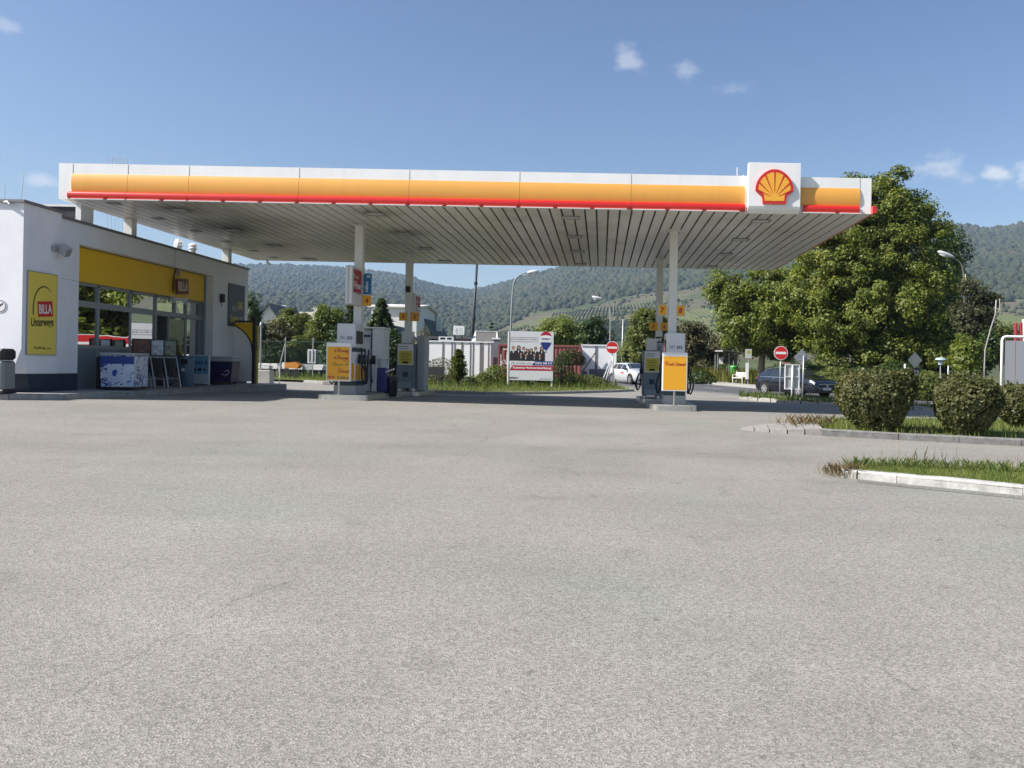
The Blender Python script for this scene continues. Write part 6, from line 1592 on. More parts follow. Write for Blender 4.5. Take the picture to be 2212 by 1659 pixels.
house('white gabled house with a small chimney behind the drooping tree', 82, 800, 898, 790, 664, 654, 9, M_HW, M_HW, 'x', [(1.2, 1, .7)], [(-1.2, 4.2, .8, 1.1)])
house('lower grey roofed house in front of the white gabled house', 72, 828, 862, 790, 727, 706, 6, M_HW, M_ROOF, 'y')
house('white house with steep dark green roof sloping right beside number tile 2', 86, 880, 928, 790, 712, 668, 8, M_HW, M_ROOFG, 'y', [(1.6, -1, -.6)])
house('dark roofed house with white verge boards at far left behind the shop', 92, 556, 600, 790, 690, 658, 8, M_HW, M_ROOF, 'y', [(-.2, 1, .3)])
house('pale roofed house behind the light green tree at left', 104, 596, 660, 790, 700, 672, 8, M_HW, mat('pale_roof', (.34, .30, .26), .8), 'x', [(1.8, 0, .8)])
d = 51
p = at(566, 786, d); t_ = thing('storage_shed', 'orange red rounded shed beside the thin standpipe at left', 'shed', (p.x, d, at(566, 787, d).z - .5))
w_ = (580 - 550) / 2 / F * d; h = (787 - 740) / F * d + .5
pr = [(-w_, 0), (-w_, h * .75)] + [(-w_ + 2 * w_ * i / 8, h * .75 + h * .25 * math.sin(math.pi * i / 8)) for i in range(1, 8)] + [(w_, h * .75), (w_, 0)]
m_ = MB(); m_.plate(pr, (0, 0, 0), EX, EZ, -3.0); m_.build('body', mat('orange_red_sheet', (.42, .075, .03), .6), t_)
m_ = MB(); m_.box(-w_ - .02, w_ + .02, -.03, 0, h * .52, h * .56); m_.build('trim', M_DARK, t_)

# white hoarding left
d = 55; zb = -.25
def hoarding(label, d, u0, u1, vt0, vt1, posts, grp='white hoardings', lowgrey=()):
    a_, b_ = at(u0, vt0, d), at(u1, vt1, d); t_ = thing('hoarding', label, 'hoarding', ((a_.x + b_.x) / 2, d, G(a_.x, d)), group=grp); L = (b_.x - a_.x) / 2; h = (a_.z + b_.z) / 2 - t_.location.z
    m_ = MB(); m_.box(-L, L, 0, .08, 0, h); m_.build('white_sheet', M_HOARD, t_)
    m_ = MB(); m_.box(-L - .03, L + .03, -.06, .12, h + .003, h + .1); m_.build('top_rail', M_SW, t_)
    for (u, w_) in posts:
        x = at(u, 760, d).x - t_.location.x; m_ = MB(); m_.box(x - w_ * .7, x + w_ * .7, -.025, -.005, 0, h + .02); m_.build('post', M_POSTG, t_)
    for (ua, ub, va) in lowgrey:
        xa, xb = at(ua, 800, d).x - t_.location.x, at(ub, 800, d).x - t_.location.x; m_ = MB(); m_.box(xa, xb, -.03, -.004, 0, at(ua, va, d).z - t_.location.z); m_.build('grey_patch', mat('hoarding_grey', (.17, .17, .18), .8, var=.1), t_)
    return t_
hoarding('long white hoarding with grey posts behind the little conifer', 55, 920, 1066, 741, 738, [(923, .1), (957, .08), (976, .05), (982, .05), (998, .09), (1016, .05), (1022, .05), (1040, .17), (1055, .04), (1061, .04), (1064, .04)])
hoarding('white hoarding with grey lower patches right of the red container', 55, 1256, 1332, 748, 747, [(1288, .12)], lowgrey=((1258, 1269, 802), (1273, 1313, 797)))
m_ = MB(); p, q = at(1259, 802, 54.7), at(1287, 760, 54.7); m_.tube([p, q], .05, 7); tag(m_.build('prop_strut', M_POSTG), 'dark prop leaning on the white hoarding right of the red container', 'strut')
t_ = hoarding('grey panel standing at the left end of the red container', 55.5, 1064, 1080, 733, 733, [])
[c for c in t_.children if c.name.startswith('white_sheet')][0].data.materials[0] = mat('blue_grey_sheet', (.16, .18, .22), .7)
# low dark roof line and white crate behind the hoarding, sign above
d = 58
a_, b_ = at(930, 738, d), at(1040, 728, d)
t_ = thing('yard_shed', 'low dark flat roofed shed just above the white hoarding', 'shed', ((a_.x + b_.x) / 2, d + 1.5, G(0, d)))
m_ = MB(); L = (b_.x - a_.x) / 2; m_.box(-L, L, -1.5, 1.5, 0, at(985, 730, d).z - t_.location.z - .1); m_.build('wall', mat('dark_timber', (.06, .055, .05), .8, var=.2), t_)
m_ = MB(); m_.add([(-L - .2, -1.7, 2.7), (L + .2, -1.7, 3.0), (L + .2, 1.7, 3.0), (-L - .2, 1.7, 2.7)], [(0, 1, 2, 3)]) if False else m_.box(-L - .15, L + .15, -1.7, 1.7, at(985, 730, d).z - t_.location.z - .097, at(985, 728, d).z - t_.location.z); m_.build('roof', M_ROOF, t_)
a_, b_ = at(979, 723, 57), at(1003, 704, 57)
t_ = thing('rooftop_sign', 'square white sign with thin black letters LOFT above the hoarding', 'sign', ((a_.x + b_.x) / 2, 57, a_.z)); hw_ = (b_.x - a_.x) / 2; h = b_.z - a_.z
m_ = MB(); m_.box(-hw_, hw_, 0, .1, 0, h); m_.build('sign_board', M_SW, t_)
m_ = MB(); m_.box(-hw_ * .75, -hw_ * .55, .0, .08, -.75, -.002); m_.box(hw_ * .55, hw_ * .75, .0, .08, -.75, -.002); m_.build('leg', M_DARK, t_)
text('L', (-hw_ * .18, -.001, h * .58), M_INK, t_, h=h * .38); text('O', (hw_ * .3, -.001, h * .5), M_INK, t_, h=h * .2); text('F T', (hw_ * .08, -.001, h * .17), M_INK, t_, h=h * .18, w=hw_ * .8)
m_ = MB()
for x0, x1, z0, z1 in ((-hw_ * .72, -hw_ * .68, .05, h * .62), (hw_ * .66, hw_ * .7, .05, h * .68), (hw_ * -.05, hw_ * .7, h * .68, h * .7), (-hw_ * .45, -hw_ * .42, .05, h * .6)): m_.box(x0, x1, -.003, -.0005, z0, z1)
m_.build('line_mark', M_INK, t_)
a_ = at(957, 742, 56.5); t_ = thing('vent_block', 'white block with dark square openings below the white sign', 'block', (a_.x, 56.5, a_.z)); m_ = MB()
for x in (-.28, .22, .7): m_.box(x - .06, x + .06, 0, .3, 0, .5)
for z in (0, .22, .44): m_.box(-.34, .76, -.003, .303, z, z + .07)
m_.build('block', M_SW, t_); m_ = MB(); m_.box(-.3, .7, .1, .2, .02, .48); m_.build('opening', M_DARK, t_)
a_, b_ = at(1018, 737, 57), at(1076, 717, 57)
t_ = thing('roof_dormer', 'small gabled roof with white ends rising above the white hoarding', 'roof', ((a_.x + b_.x) / 2, 57.6, a_.z)); L = (b_.x - a_.x) / 2; h = b_.z - a_.z
m_ = MB(); m_.add([(-L * .7, -.5, .02), (L * .82, -.5, .02), (L * .8, 0, h), (-L * .75, 0, h), (-L * .7, .5, .02), (L * .82, .5, .02)], [(0, 1, 2, 3), (3, 2, 5, 4), (0, 4, 5, 1)]); m_.build('roof_slope', mat('brown_grey_roof', (.13, .125, .12), .8, var=.15), t_)
m_ = MB()
m_.add([(-L, -.52, 0), (-L * .68, -.52, 0), (-L * .74, -.02, h + .03), (-L * .82, -.02, h + .03), (-L, .5, 0), (-L * .68, .5, 0)], [(0, 1, 2, 3), (0, 3, 4), (4, 3, 2, 5)]); m_.add([(L * .83, -.52, 0), (L, -.52, 0), (L * .86, -.02, h + .03), (L * .8, -.02, h + .03), (L * .83, .5, 0), (L, .5, 0)], [(0, 1, 2, 3), (0, 3, 4), (4, 3, 2, 5), (1, 5, 2)])
m_.box(-L * .8, L * .84, -.04, .04, h + .035, h + .09); m_.build('verge_board', M_HW, t_)
m_ = MB(); m_.box(-L * .8, L * .8, -.4, .4, -2.8, -.01); m_.build('wall', mat('dark_timber', (.06, .055, .05)), t_)

# red container
d = 53; a_, b_ = at(1074, 827, d), at(1255, 746, d)
t_ = thing('shipping_container', 'weathered red steel container half hidden behind the billboard', 'container', ((a_.x + b_.x) / 2, d + 1.2, G(-4, d) - .02)); L = (b_.x - a_.x) / 2; h = b_.z - t_.location.z
M_CRED = mat('container_red', (.24, .075, .065), .7, var=.22, vscale=1.5)
m_ = MB(); x = -L + .12; prof = []
while x < L - .12:
    prof += [(x, -1.17), (x + .09, -1.17), (x + .13, -1.14), (x + .22, -1.14)]; x += .26
vs = [(px_, py_, .15) for px_, py_ in prof] + [(px_, py_, h - .14) for px_, py_ in prof]; n = len(prof)
m_.add(vs, [(i, i + 1, n + i + 1, n + i) for i in range(n - 1)]); m_.box(-L + .1, L - .1, -1.1, 1.15, .1, h - .1); m_.build('side_wall', M_CRED, t_)
m_ = MB()
for x0, x1 in ((-L, -L + .12), (L - .12, L)): m_.box(x0, x1, -1.2, -1.05, 0, h); m_.box(x0, x1, 1.08, 1.2, 0, h)
m_.box(-L + .122, L - .122, -1.2, -1.06, h - .14, h); m_.box(-L + .122, L - .122, -1.2, -1.06, 0, .14); m_.build('frame', mat('container_frame_red', (.25, .085, .072), .6, var=.15), t_)
m_ = MB()
r2 = random.Random(4)
for i in range(34):
    x_, z_, a_ = r2.uniform(.05, 2.2), r2.uniform(.5, 2.25), r2.choice([0, 0, 1.57, 1.2, -.9, .6]); l_ = r2.uniform(.12, .4); c_, s2 = math.cos(a_), math.sin(a_); w2 = r2.uniform(.02, .05)
    m_.plate([(x_ - c_ * l_ + s2 * w2, z_ - s2 * l_ - c_ * w2), (x_ + c_ * l_ + s2 * w2, z_ + s2 * l_ - c_ * w2), (x_ + c_ * l_ - s2 * w2, z_ + s2 * l_ + c_ * w2), (x_ - c_ * l_ - s2 * w2, z_ - s2 * l_ + c_ * w2)], (-L + .12, -1.172 - .0003 * i, 0), EX, EZ, .003)
m_.build('sprayed_lettering', mat('sprayed_white', (.62, .55, .53), .7), t_)
# billboard
d = 39.3; p0, p1 = at(1097.5, 843, d), at(1191, 843, d)
t_ = thing('billboard', 'white estate agent billboard with balloon logo and a group photo', 'billboard', ((p0.x + p1.x) / 2, d, G(-3, d) + .05), R(0)); W = at(1195, 770, d).x - at(1099, 770, d).x; cx = (at(1195, 770, d).x + at(1099, 770, d).x) / 2 - t_.location.x
zt = at(1147, 716, d).z - t_.location.z; zb = at(1147, 821.5, d).z - t_.location.z; H = zt - zb
m_ = MB(); m_.box(cx - W / 2, cx + W / 2, 0, .05, zb, zt); m_.build('board', mat('billboard_white', (.66, .67, .70), .5), t_)
for x in (-W / 2 - .02, W / 2 - .06): m_ = MB(); m_.box(cx + x - .05, cx + x + .05, .0505, .13, -.3, zt - .02); m_.build('post', M_COL, t_)
for x in (-W / 2 - .035,): m_ = MB(); m_.box(cx + x, cx + x + .033, -.02, .05, -.2, zt); m_.build('edge_strip', M_SW, t_)
BX = lambda f: cx - W / 2 + f * W
BZ = lambda f: zt - f * H
y_ = -.001
M_RBLUE = mat('print_royal_blue', (.012, .03, .20), .5); M_RRED = mat('print_crimson', (.42, .012, .045), .5); M_TXT = mat('print_grey_text', (.12, .12, .14), .6)
text('Die Immobilienprofis im Bezirk', (BX(.34), y_, BZ(.165)), M_TXT, t_, w=W * .62, h=H * .035)
m_ = MB(); m_.box(BX(.03), BX(.66), y_ - .003, y_, BZ(.128), BZ(.122)); m_.box(BX(.03), BX(.66), y_ - .003, y_, BZ(.212), BZ(.206))
m_.build('rule', M_TXT, t_)
# balloon
bc = (BX(.83), BZ(.15)); rb = W * .125
top = [(rb * math.cos(R(a_)), rb * 1.0 * math.sin(R(a_)) + rb * .35) for a_ in range(12, 169, 12)]
m_ = MB(); m_.plate([(x + bc[0], z + bc[1]) for x, z in top] , (0, y_, 0), EX, EZ, .003); m_.build('balloon_top', M_RRED, t_)
m_ = MB(); m_.plate([(bc[0] - rb, bc[1] - rb * .72), (bc[0] - rb * .9, bc[1] - rb * .98), (bc[0] - rb * .14, bc[1] - rb * 2.05), (bc[0] + rb * .14, bc[1] - rb * 2.05), (bc[0] + rb * .9, bc[1] - rb * .98), (bc[0] + rb, bc[1] - rb * .72), (bc[0] + rb * .55, bc[1] - rb * .6), (bc[0] - rb * .55, bc[1] - rb * .6)], (0, y_, 0), EX, EZ, .003); m_.plate([(bc[0] - rb * .12, bc[1] - rb * 2.42), (bc[0] + rb * .12, bc[1] - rb * 2.42), (bc[0] + rb * .12, bc[1] - rb * 2.22), (bc[0] - rb * .12, bc[1] - rb * 2.22)], (0, y_, 0), EX, EZ, .003); m_.build('balloon_bottom', M_RBLUE, t_)
m_ = MB(); m_.plate([(bc[0] + rb * x, bc[1] + rb * z) for x, z in ((-1.0, .42), (-1.0, -.6), (-.5, -.48), (.5, -.48), (1.0, -.6), (1.0, .42), (.6, .62), (0, .7), (-.6, .62))], (0, y_ - .0032, 0), EX, EZ, .001); m_.build('balloon_band', M_SW, t_)
text('RE/MAX', (bc[0], y_ - .0045, bc[1] + rb * .02), M_RBLUE, t_, w=rb * 1.6, h=rb * .36, bold=.03)
# printed group of eleven people in dark suits
M_SUIT = mat('print_suit', (.014, .014, .02), .6); M_SKIN = mat('print_skin', (.40, .23, .16), .6); M_HAIR = mat('print_hair', (.04, .022, .016), .6); M_HAIRG = mat('print_grey_hair', (.32, .31, .30), .6)
folk = [(.10, .345, 1.15, 0, 0), (.22, .335, 1.1, 1, 0), (.335, .36, 1.0, 0, 0), (.42, .39, .95, 1, 0), (.50, .385, .95, 1, 0), (.60, .355, 1.0, 0, 0), (.74, .345, 1.1, 1, 0), (.275, .47, .9, 1, 1), (.385, .49, .92, 0, 1), (.575, .485, .92, 1, 1), (.70, .49, .92, 0, 1)]
for i, (fx_, fz_, k, lng, row) in enumerate(folk):
    X, Z = BX(fx_), BZ(fz_); r_ = W * .033 * k; yy = y_ - .0022 * row - .0001 * i
    bot = BZ(.605); sh = Z - r_ * 1.9
    pm = MB(); pm.plate([(X - r_ * 2.1, bot), (X + r_ * 2.1, bot), (X + r_ * 2.0, sh - r_ * .4), (X + r_ * 1.2, sh + r_ * .3), (X - r_ * 1.2, sh + r_ * .3), (X - r_ * 2.0, sh - r_ * .4)], (0, yy, 0), EX, EZ, .0008, 0)
    pm.plate([(X - r_ * .4, sh + r_ * .3), (X + r_ * .4, sh + r_ * .3), (X + r_ * .05, sh - r_ * 1.3), (X - r_ * .05, sh - r_ * 1.3)], (0, yy - .0009, 0), EX, EZ, .0003, 3)
    pm.plate([(X + r_ * 1.12 * math.cos(q), Z + r_ * .2 + r_ * 1.25 * math.sin(q)) for q in np.linspace(0, 6.28, 15)[:-1]] if not lng else [(X - r_ * 1.2, Z - r_ * 1.8), (X + r_ * 1.2, Z - r_ * 1.8), (X + r_ * 1.2, Z + r_ * .3), (X + r_ * .7, Z + r_ * 1.3), (X - r_ * .7, Z + r_ * 1.3), (X - r_ * 1.2, Z + r_ * .3)], (0, yy - .0012, 0), EX, EZ, .0003, 4 if i == 0 else 1)
    pm.plate([(X + r_ * .8 * math.cos(q), Z - r_ * .1 + r_ * 1.05 * math.sin(q)) for q in np.linspace(0, 6.28, 15)[:-1]], (0, yy - .0015, 0), EX, EZ, .0003, 2)
    pm.build('printed_figure', [M_SUIT, M_HAIR, M_SKIN, M_SW, M_HAIRG], t_)
m_ = MB(); m_.plate([(BX(.0), BZ(.685)), (BX(.52), BZ(.685)), (BX(.60), BZ(.61)), (BX(.0), BZ(.61))], (0, y_ - .0045, 0), EX, EZ, .001); m_.build('text_strip', mat('print_pale_strip', (.70, .71, .74), .5), t_)
text('24/7 erreichbar unter', (BX(.29), y_ - .0055, BZ(.648)), M_TXT, t_, w=W * .46, h=H * .038)
m_ = MB(); m_.plate([(BX(.52), BZ(.687)), (BX(1.0), BZ(.687)), (BX(1.0), BZ(.605)), (BX(.60), BZ(.605))], (0, y_ - .0047, 0), EX, EZ, .001); m_.build('blue_strip', M_RBLUE, t_)
text('02252 508 319', (BX(.785), y_ - .0057, BZ(.646)), M_SW, t_, w=W * .38, h=H * .045, bold=.025)
m_ = MB(); m_.plate([(BX(.02), BZ(.80)), (BX(1.0), BZ(.80)), (BX(1.0), BZ(.70)), (BX(.09), BZ(.70))], (0, y_, 0), EX, EZ, .003); m_.build('red_strip', M_RRED, t_)
text('Kostenlose Marktwerteinschätzung', (BX(.53), y_ - .003, BZ(.75)), M_SW, t_, w=W * .86, h=H * .058, bold=.03)
text('RE/MAX', (BX(.12), y_, BZ(.955)), M_INK, t_, w=W * .22, h=H * .04, bold=.03)
m_ = MB(); m_.box(BX(.69), BX(.96), y_ - .002, y_, BZ(.972), BZ(.962)); m_.build('small_print', M_TXT, t_)
# dark picnic bench on the verge
p = at(934, 836, 37); t_ = thing('wooden_bench', 'dark weathered bench in the long grass beside the shaded pump', 'bench', (p.x, 37, G(p.x, 37) + .08)); dk = mat('dark_wood', (.03, .035, .035), .7)
m_ = MB(); m_.box(-.48, .48, -.2, .2, .42, .48); m_.build('seat', dk, t_)
m_ = MB(); m_.box(-.48, .48, .2, .25, .55, .95); m_.build('backrest', dk, t_)
for x in (-.42, .42): m_ = MB(); m_.box(x - .04, x + .04, -.18, .26, 0, .42); m_.build('leg', dk, t_)
# ---------------- yard at the left
d = 43; t_ = thing('mesh_fence', 'dark wire mesh fence with thin posts in front of the left shrubs', 'fence', (at(640, 800, d).x, d, G(-17, d) + .1)); M_WIRE = mat('green_wire', (.04, .07, .055), .6)
x0, x1 = at(556, 800, d).x - t_.location.x, at(735, 800, d).x - t_.location.x; hh = 2.0
m_ = MB(); x = x0 - hh
while x < x1:
    for s in (1, -1):
        a_, b_ = (x, 0), (x + hh, hh)
        xa, xb = max(a_[0], x0), min(b_[0], x1)
        if xb > xa:
            za, zb_ = (xa - x), (xb - x)
            if s < 0: za, zb_ = hh - za, hh - zb_
            m_.tube([(xa, 0, za), (xb, 0, zb_)], .006, 3, caps=False)
    x += .13
m_.tube([(x0, 0, hh), (x1, 0, hh)], .02, 5); m_.build('wire_mesh', M_WIRE, t_)
for x in np.arange(x0, x1 + .1, (x1 - x0) / 3):
    m_ = MB(); m_.tube([(x, 0, -.2), (x, 0, hh + .25)], .03, 6); m_.build('post', M_GALV, t_)
m_ = MB(); m_.tube([(x0 + 1.1, 0, 0), (x0 + 1.55, 0, hh)], .03, 6); m_.build('brace', M_GALV, t_)
rr = random.Random(3)
for i in range(7):
    u = 572 + i * 23; dd = 44; p = at(u, 806, dd); t_ = thing('slab_stack', 'white slab stack in the yard, number'.replace(', number', '') , 'stack', (p.x, dd, G(p.x, dd) + .08), rr.uniform(-.2, .2), 'white slab stacks in the yard')
    t_['label'] = 'rough white slabs stacked low in the yard behind the mesh fence'
    m_ = MB()
    for j in range(2): m_.box(-.44 + rr.uniform(-.08, .08), .44 + rr.uniform(-.08, .08), -.3, .3, .45 + .16 * j, .6 + .16 * j)
    m_.build('slabs', M_SW, t_)
    m_ = MB(); m_.box(-.26, -.18, -.25, .25, 0, .45); m_.box(.18, .26, -.25, .25, 0, .45); m_.build('trestle', M_POSTG, t_)
dd = 47; p = at(675, 803, dd); t_ = thing('white_cabinet', 'white cabinet with dark slots on a trestle in the left yard', 'cabinet', (p.x, dd, G(p.x, dd) + .1))
m_ = MB(); m_.box(-.25, .25, -.2, .2, .75, 1.6); m_.box(-.22, .22, -.2, .2, .1, .68); m_.build('body', M_SW, t_)
m_ = MB()
for x in (-.13, .09):
    m_.box(x, x + .07, -.21, -.2005, .85, 1.5); m_.box(x, x + .07, -.21, -.2005, .2, .6)
m_.build('slot', M_DARK, t_)
m_ = MB(); m_.box(.3, 1.15, -.05, .05, .35, 1.55); m_.build('side_board', mat('pale_green_board', (.32, .36, .33), .7), t_)
p = at(722 - 10, 806, 45); 
dd = 42.2; p = at(634, 800, dd); t_ = thing('mini_dumper', 'small orange and white covered machine in the left yard', 'machine', (p.x, dd, G(p.x, dd) + .1))
m_ = MB(); m_.add([(x * .55, y * .6, z * .6 + .25) for x, y, z in [(-.75, -.4, .5), (.5, -.4, .45), (.75, -.4, .75), (.35, -.4, 1.05), (-.7, -.4, .95), (-.75, .4, .5), (.5, .4, .45), (.75, .4, .75), (.35, .4, 1.05), (-.7, .4, .95)]], [(0, 1, 2, 3, 4), (9, 8, 7, 6, 5), (0, 5, 6, 1), (1, 6, 7, 2), (2, 7, 8, 3), (3, 8, 9, 4), (4, 9, 5, 0)]); m_.build('orange_body', mat('machine_orange', (.60, .23, .03), .5), t_)
m_ = MB(); m_.box(-.55, -.42, -.2, .2, .5, .84); m_.build('white_end', M_SW, t_)
for sx in (-.27, .22):
    m_ = MB(); m_.tube([(sx, -.25, .25), (sx, -.15, .25)], .25, 12); m_.build('wheel', M_RUB, t_)
# concrete slabs lying at the edge
for i, (u0_, u1_, v, dd, lab) in enumerate(((700, 752, 836, 37.6, 'longer pale concrete edging slab on the asphalt behind the left island'), (712, 738, 829, 40.2, 'shorter pale concrete edging slab near the mesh fence'))):
    p, q = at(u0_, v, dd), at(u1_, v, dd); m_ = MB(); m_.bbox(-(q.x - p.x) / 2, (q.x - p.x) / 2, -.25, .25, 0, .17, .02); o = m_.build('edging_slab', M_CONC); o.location = ((p.x + q.x) / 2, dd, G(p.x, dd)); tag(o, lab, 'slab')
# ================================================================== trees and shrubs
BARK = mat('grey_brown_bark', (.11, .09, .07), .9, var=.3, vscale=6, bump=.5, bscale=20)
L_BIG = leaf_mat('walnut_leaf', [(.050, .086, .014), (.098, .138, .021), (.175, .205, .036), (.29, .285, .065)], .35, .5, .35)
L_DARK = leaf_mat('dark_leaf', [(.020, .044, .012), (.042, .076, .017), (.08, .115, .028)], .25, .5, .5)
L_OLIVE = leaf_mat('olive_leaf', [(.06, .085, .018), (.115, .14, .03), (.18, .185, .05)], .35, .55, .6)
L_BROWN = leaf_mat('brown_green_leaf', [(.055, .06, .025), (.10, .095, .04), (.15, .12, .06)], .3, .6, .6)
L_CON = leaf_mat('conifer_needles', [(.035, .06, .022), (.075, .105, .04), (.15, .165, .075)], .2, .6, .8)
L_RED = leaf_mat('copper_leaf', [(.030, .038, .015), (.058, .064, .026), (.11, .11, .048)], .3, .55, .5)
L_HEDGE = leaf_mat('clipped_bush_leaf', [(.032, .042, .012), (.068, .080, .024), (.125, .13, .045), (.20, .18, .075)], .25, .5, 2.5)
L_MEAD = leaf_mat('yellow_green_leaf', [(.09, .10, .02), (.15, .15, .03), (.22, .20, .05)], .3, .6, .8)
def gz(x, y): return G(x, y)

# the big tree group at the right
D = 54
p = at(1890, 820, D); s = D / F
def E(u, v, ru, rv, dy, base, dd=D): 
    q = at(u, v, dd); return (q.x - base[0], dy, q.z - base[2], ru * dd / F, ru * dd / F * .8, rv * dd / F)
b0 = (p.x, D, gz(p.x, D) + .05)
tree('broadleaf_tree', 'tallest broad walnut tree with a ragged top beyond the road', 'tree', b0,
     [E(1900, 660, 165, 120, 0, b0), E(1940, 540, 110, 100, 0, b0), E(1925, 440, 74, 76, 0, b0), E(1930, 490, 90, 60, 0, b0), E(1890, 470, 60, 60, -.4, b0), E(1790, 545, 85, 85, -.3, b0), E(1745, 625, 70, 70, -.6, b0), E(1850, 470, 60, 70, -.3, b0), E(1835, 392, 34, 24, .5, b0), E(1890, 400, 50, 38, 0, b0), E(1990, 480, 58, 40, 0, b0), E(2010, 560, 60, 60, 0, b0), E(1830, 590, 90, 90, -.5, b0), E(1780, 690, 90, 75, -1, b0), E(1800, 755, 90, 34, -1.5, b0), E(1930, 760, 110, 36, -1.5, b0)], 740, 160, .82, .23, L_BIG, BARK, .38, 3.2, nlimb=40, shell=.42)
D2 = 58
p = at(1644, 822, D2); b0 = (p.x, D2, gz(p.x, D2) + .1)
tree('broadleaf_tree', 'smaller pale trunked tree with wide crown behind the bus stop', 'tree', b0,
     [E(1640, 690, 110, 85, 0, b0, D2), E(1580, 660, 58, 60, 0, b0, D2), E(1560, 615, 40, 34, 0, b0, D2), E(1690, 640, 80, 80, 0, b0, D2), E(1725, 700, 60, 80, 0, b0, D2), E(1660, 745, 50, 24, -1, b0, D2)], 380, 150, .85, .24, L_BIG, mat('pale_bark', (.22, .19, .15), .9, var=.25, vscale=6), .26, 2.6, nlimb=24, shell=.42)
D3 = 60
p = at(2020, 820, D3); b0 = (p.x, D3, gz(p.x, D3) + .1)
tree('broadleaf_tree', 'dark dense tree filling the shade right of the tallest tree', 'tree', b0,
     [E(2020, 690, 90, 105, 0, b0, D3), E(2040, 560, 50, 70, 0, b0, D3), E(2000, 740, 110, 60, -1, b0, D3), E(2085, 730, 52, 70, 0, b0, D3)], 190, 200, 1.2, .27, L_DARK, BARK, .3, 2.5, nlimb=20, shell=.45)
D4 = 46
p = at(2105, 815, D4); b0 = (p.x, D4, gz(p.x, D4) + .1)
tree('broadleaf_tree', 'brownish leaved tree behind the right street lamp', 'tree', b0,
     [E(2100, 690, 32, 60, 0, b0, D4), E(2118, 655, 28, 34, 0, b0, D4), E(2090, 610, 16, 34, 0, b0, D4)], 46, 170, .75, .2, L_RED, BARK, .16, 2.2, nlimb=14, shell=.5)
for i, (u, v, ru, rv, dd, lm, lab) in enumerate(((2160, 740, 36, 45, 52, L_OLIVE, 'light green small tree left of the dark red poles'), (2128, 760, 26, 40, 44, L_DARK, 'dark green small tree at the foot of the leaning pale pole'), (2085, 770, 40, 36, 42, L_BIG, 'green bushy tree behind the middle clipped bush'))):
    p = at(u, 822, dd); b0 = (p.x, dd, gz(p.x, dd) + .1)
    tree('small_tree', lab, 'tree', b0, [E(u, v, ru, rv, 0, b0, dd)], 34, 150, .6, .2, lm, BARK, .1, 1.0, nlimb=8, group='small trees at right')
# shade shrubs under the big trees
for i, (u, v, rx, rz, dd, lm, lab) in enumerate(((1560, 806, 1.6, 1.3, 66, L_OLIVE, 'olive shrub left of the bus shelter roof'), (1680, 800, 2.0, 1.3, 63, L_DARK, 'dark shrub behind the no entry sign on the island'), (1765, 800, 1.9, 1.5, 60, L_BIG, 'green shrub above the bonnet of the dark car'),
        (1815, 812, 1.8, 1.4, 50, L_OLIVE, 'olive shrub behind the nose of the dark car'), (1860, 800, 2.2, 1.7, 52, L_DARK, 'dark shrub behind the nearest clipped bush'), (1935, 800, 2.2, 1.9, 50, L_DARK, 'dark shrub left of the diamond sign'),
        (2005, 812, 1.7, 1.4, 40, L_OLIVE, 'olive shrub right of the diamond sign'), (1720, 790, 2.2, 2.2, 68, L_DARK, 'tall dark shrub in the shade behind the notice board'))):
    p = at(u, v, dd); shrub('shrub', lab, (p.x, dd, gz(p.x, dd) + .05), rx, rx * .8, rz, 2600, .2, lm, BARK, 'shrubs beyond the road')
# meadow strip and hedges by the bus stop
pts = []
for _ in range(6500):
    f = random.random(); x = 6.5 + f * 12 + random.uniform(-2, 3); y = 66.5 - f * 20 + random.uniform(0, 5); pts.append((x, y, G(x, y) + .1))
grass('meadow_grass', 'tall yellow green grass between bus stop and trees', pts, .5, 1.25, .03, L_MEAD, .5)
for i, (u, dd, lm, lab) in enumerate(((1510, 57, L_DARK, 'dark low bush right of the truck diesel board'), (1680, 56, L_MEAD, 'yellow green bush behind the island no entry sign'), (1545, 68, L_MEAD, 'yellow green bush left of the bus shelter'))):
    p = at(u, 815, dd); shrub('low_bush', lab, (p.x, dd, gz(p.x, dd) + .05), 1.25, .9, .85, 1800, .15, lm, BARK, 'low bushes along the pavement')
# rail fence behind the meadow
t_ = thing('wire_fence', 'thin dark wire fence in the grass between bus shelter and car', 'fence', (13, 58, gz(13, 58) + .1))
m_ = MB(); P = [(-5 + 2.2 * i, 7 - 2.6 * i * 1.0, 0) for i in range(6)]
for z in (.4, .8, 1.2): m_.tube([(a_[0], a_[1], z) for a_ in P], .015, 4)
m_.build('wire', M_WIRE, t_)
for a_ in P: m_ = MB(); m_.tube([(a_[0], a_[1], -.2), (a_[0], a_[1], 1.35)], .04, 6); m_.build('post', M_POSTG, t_)

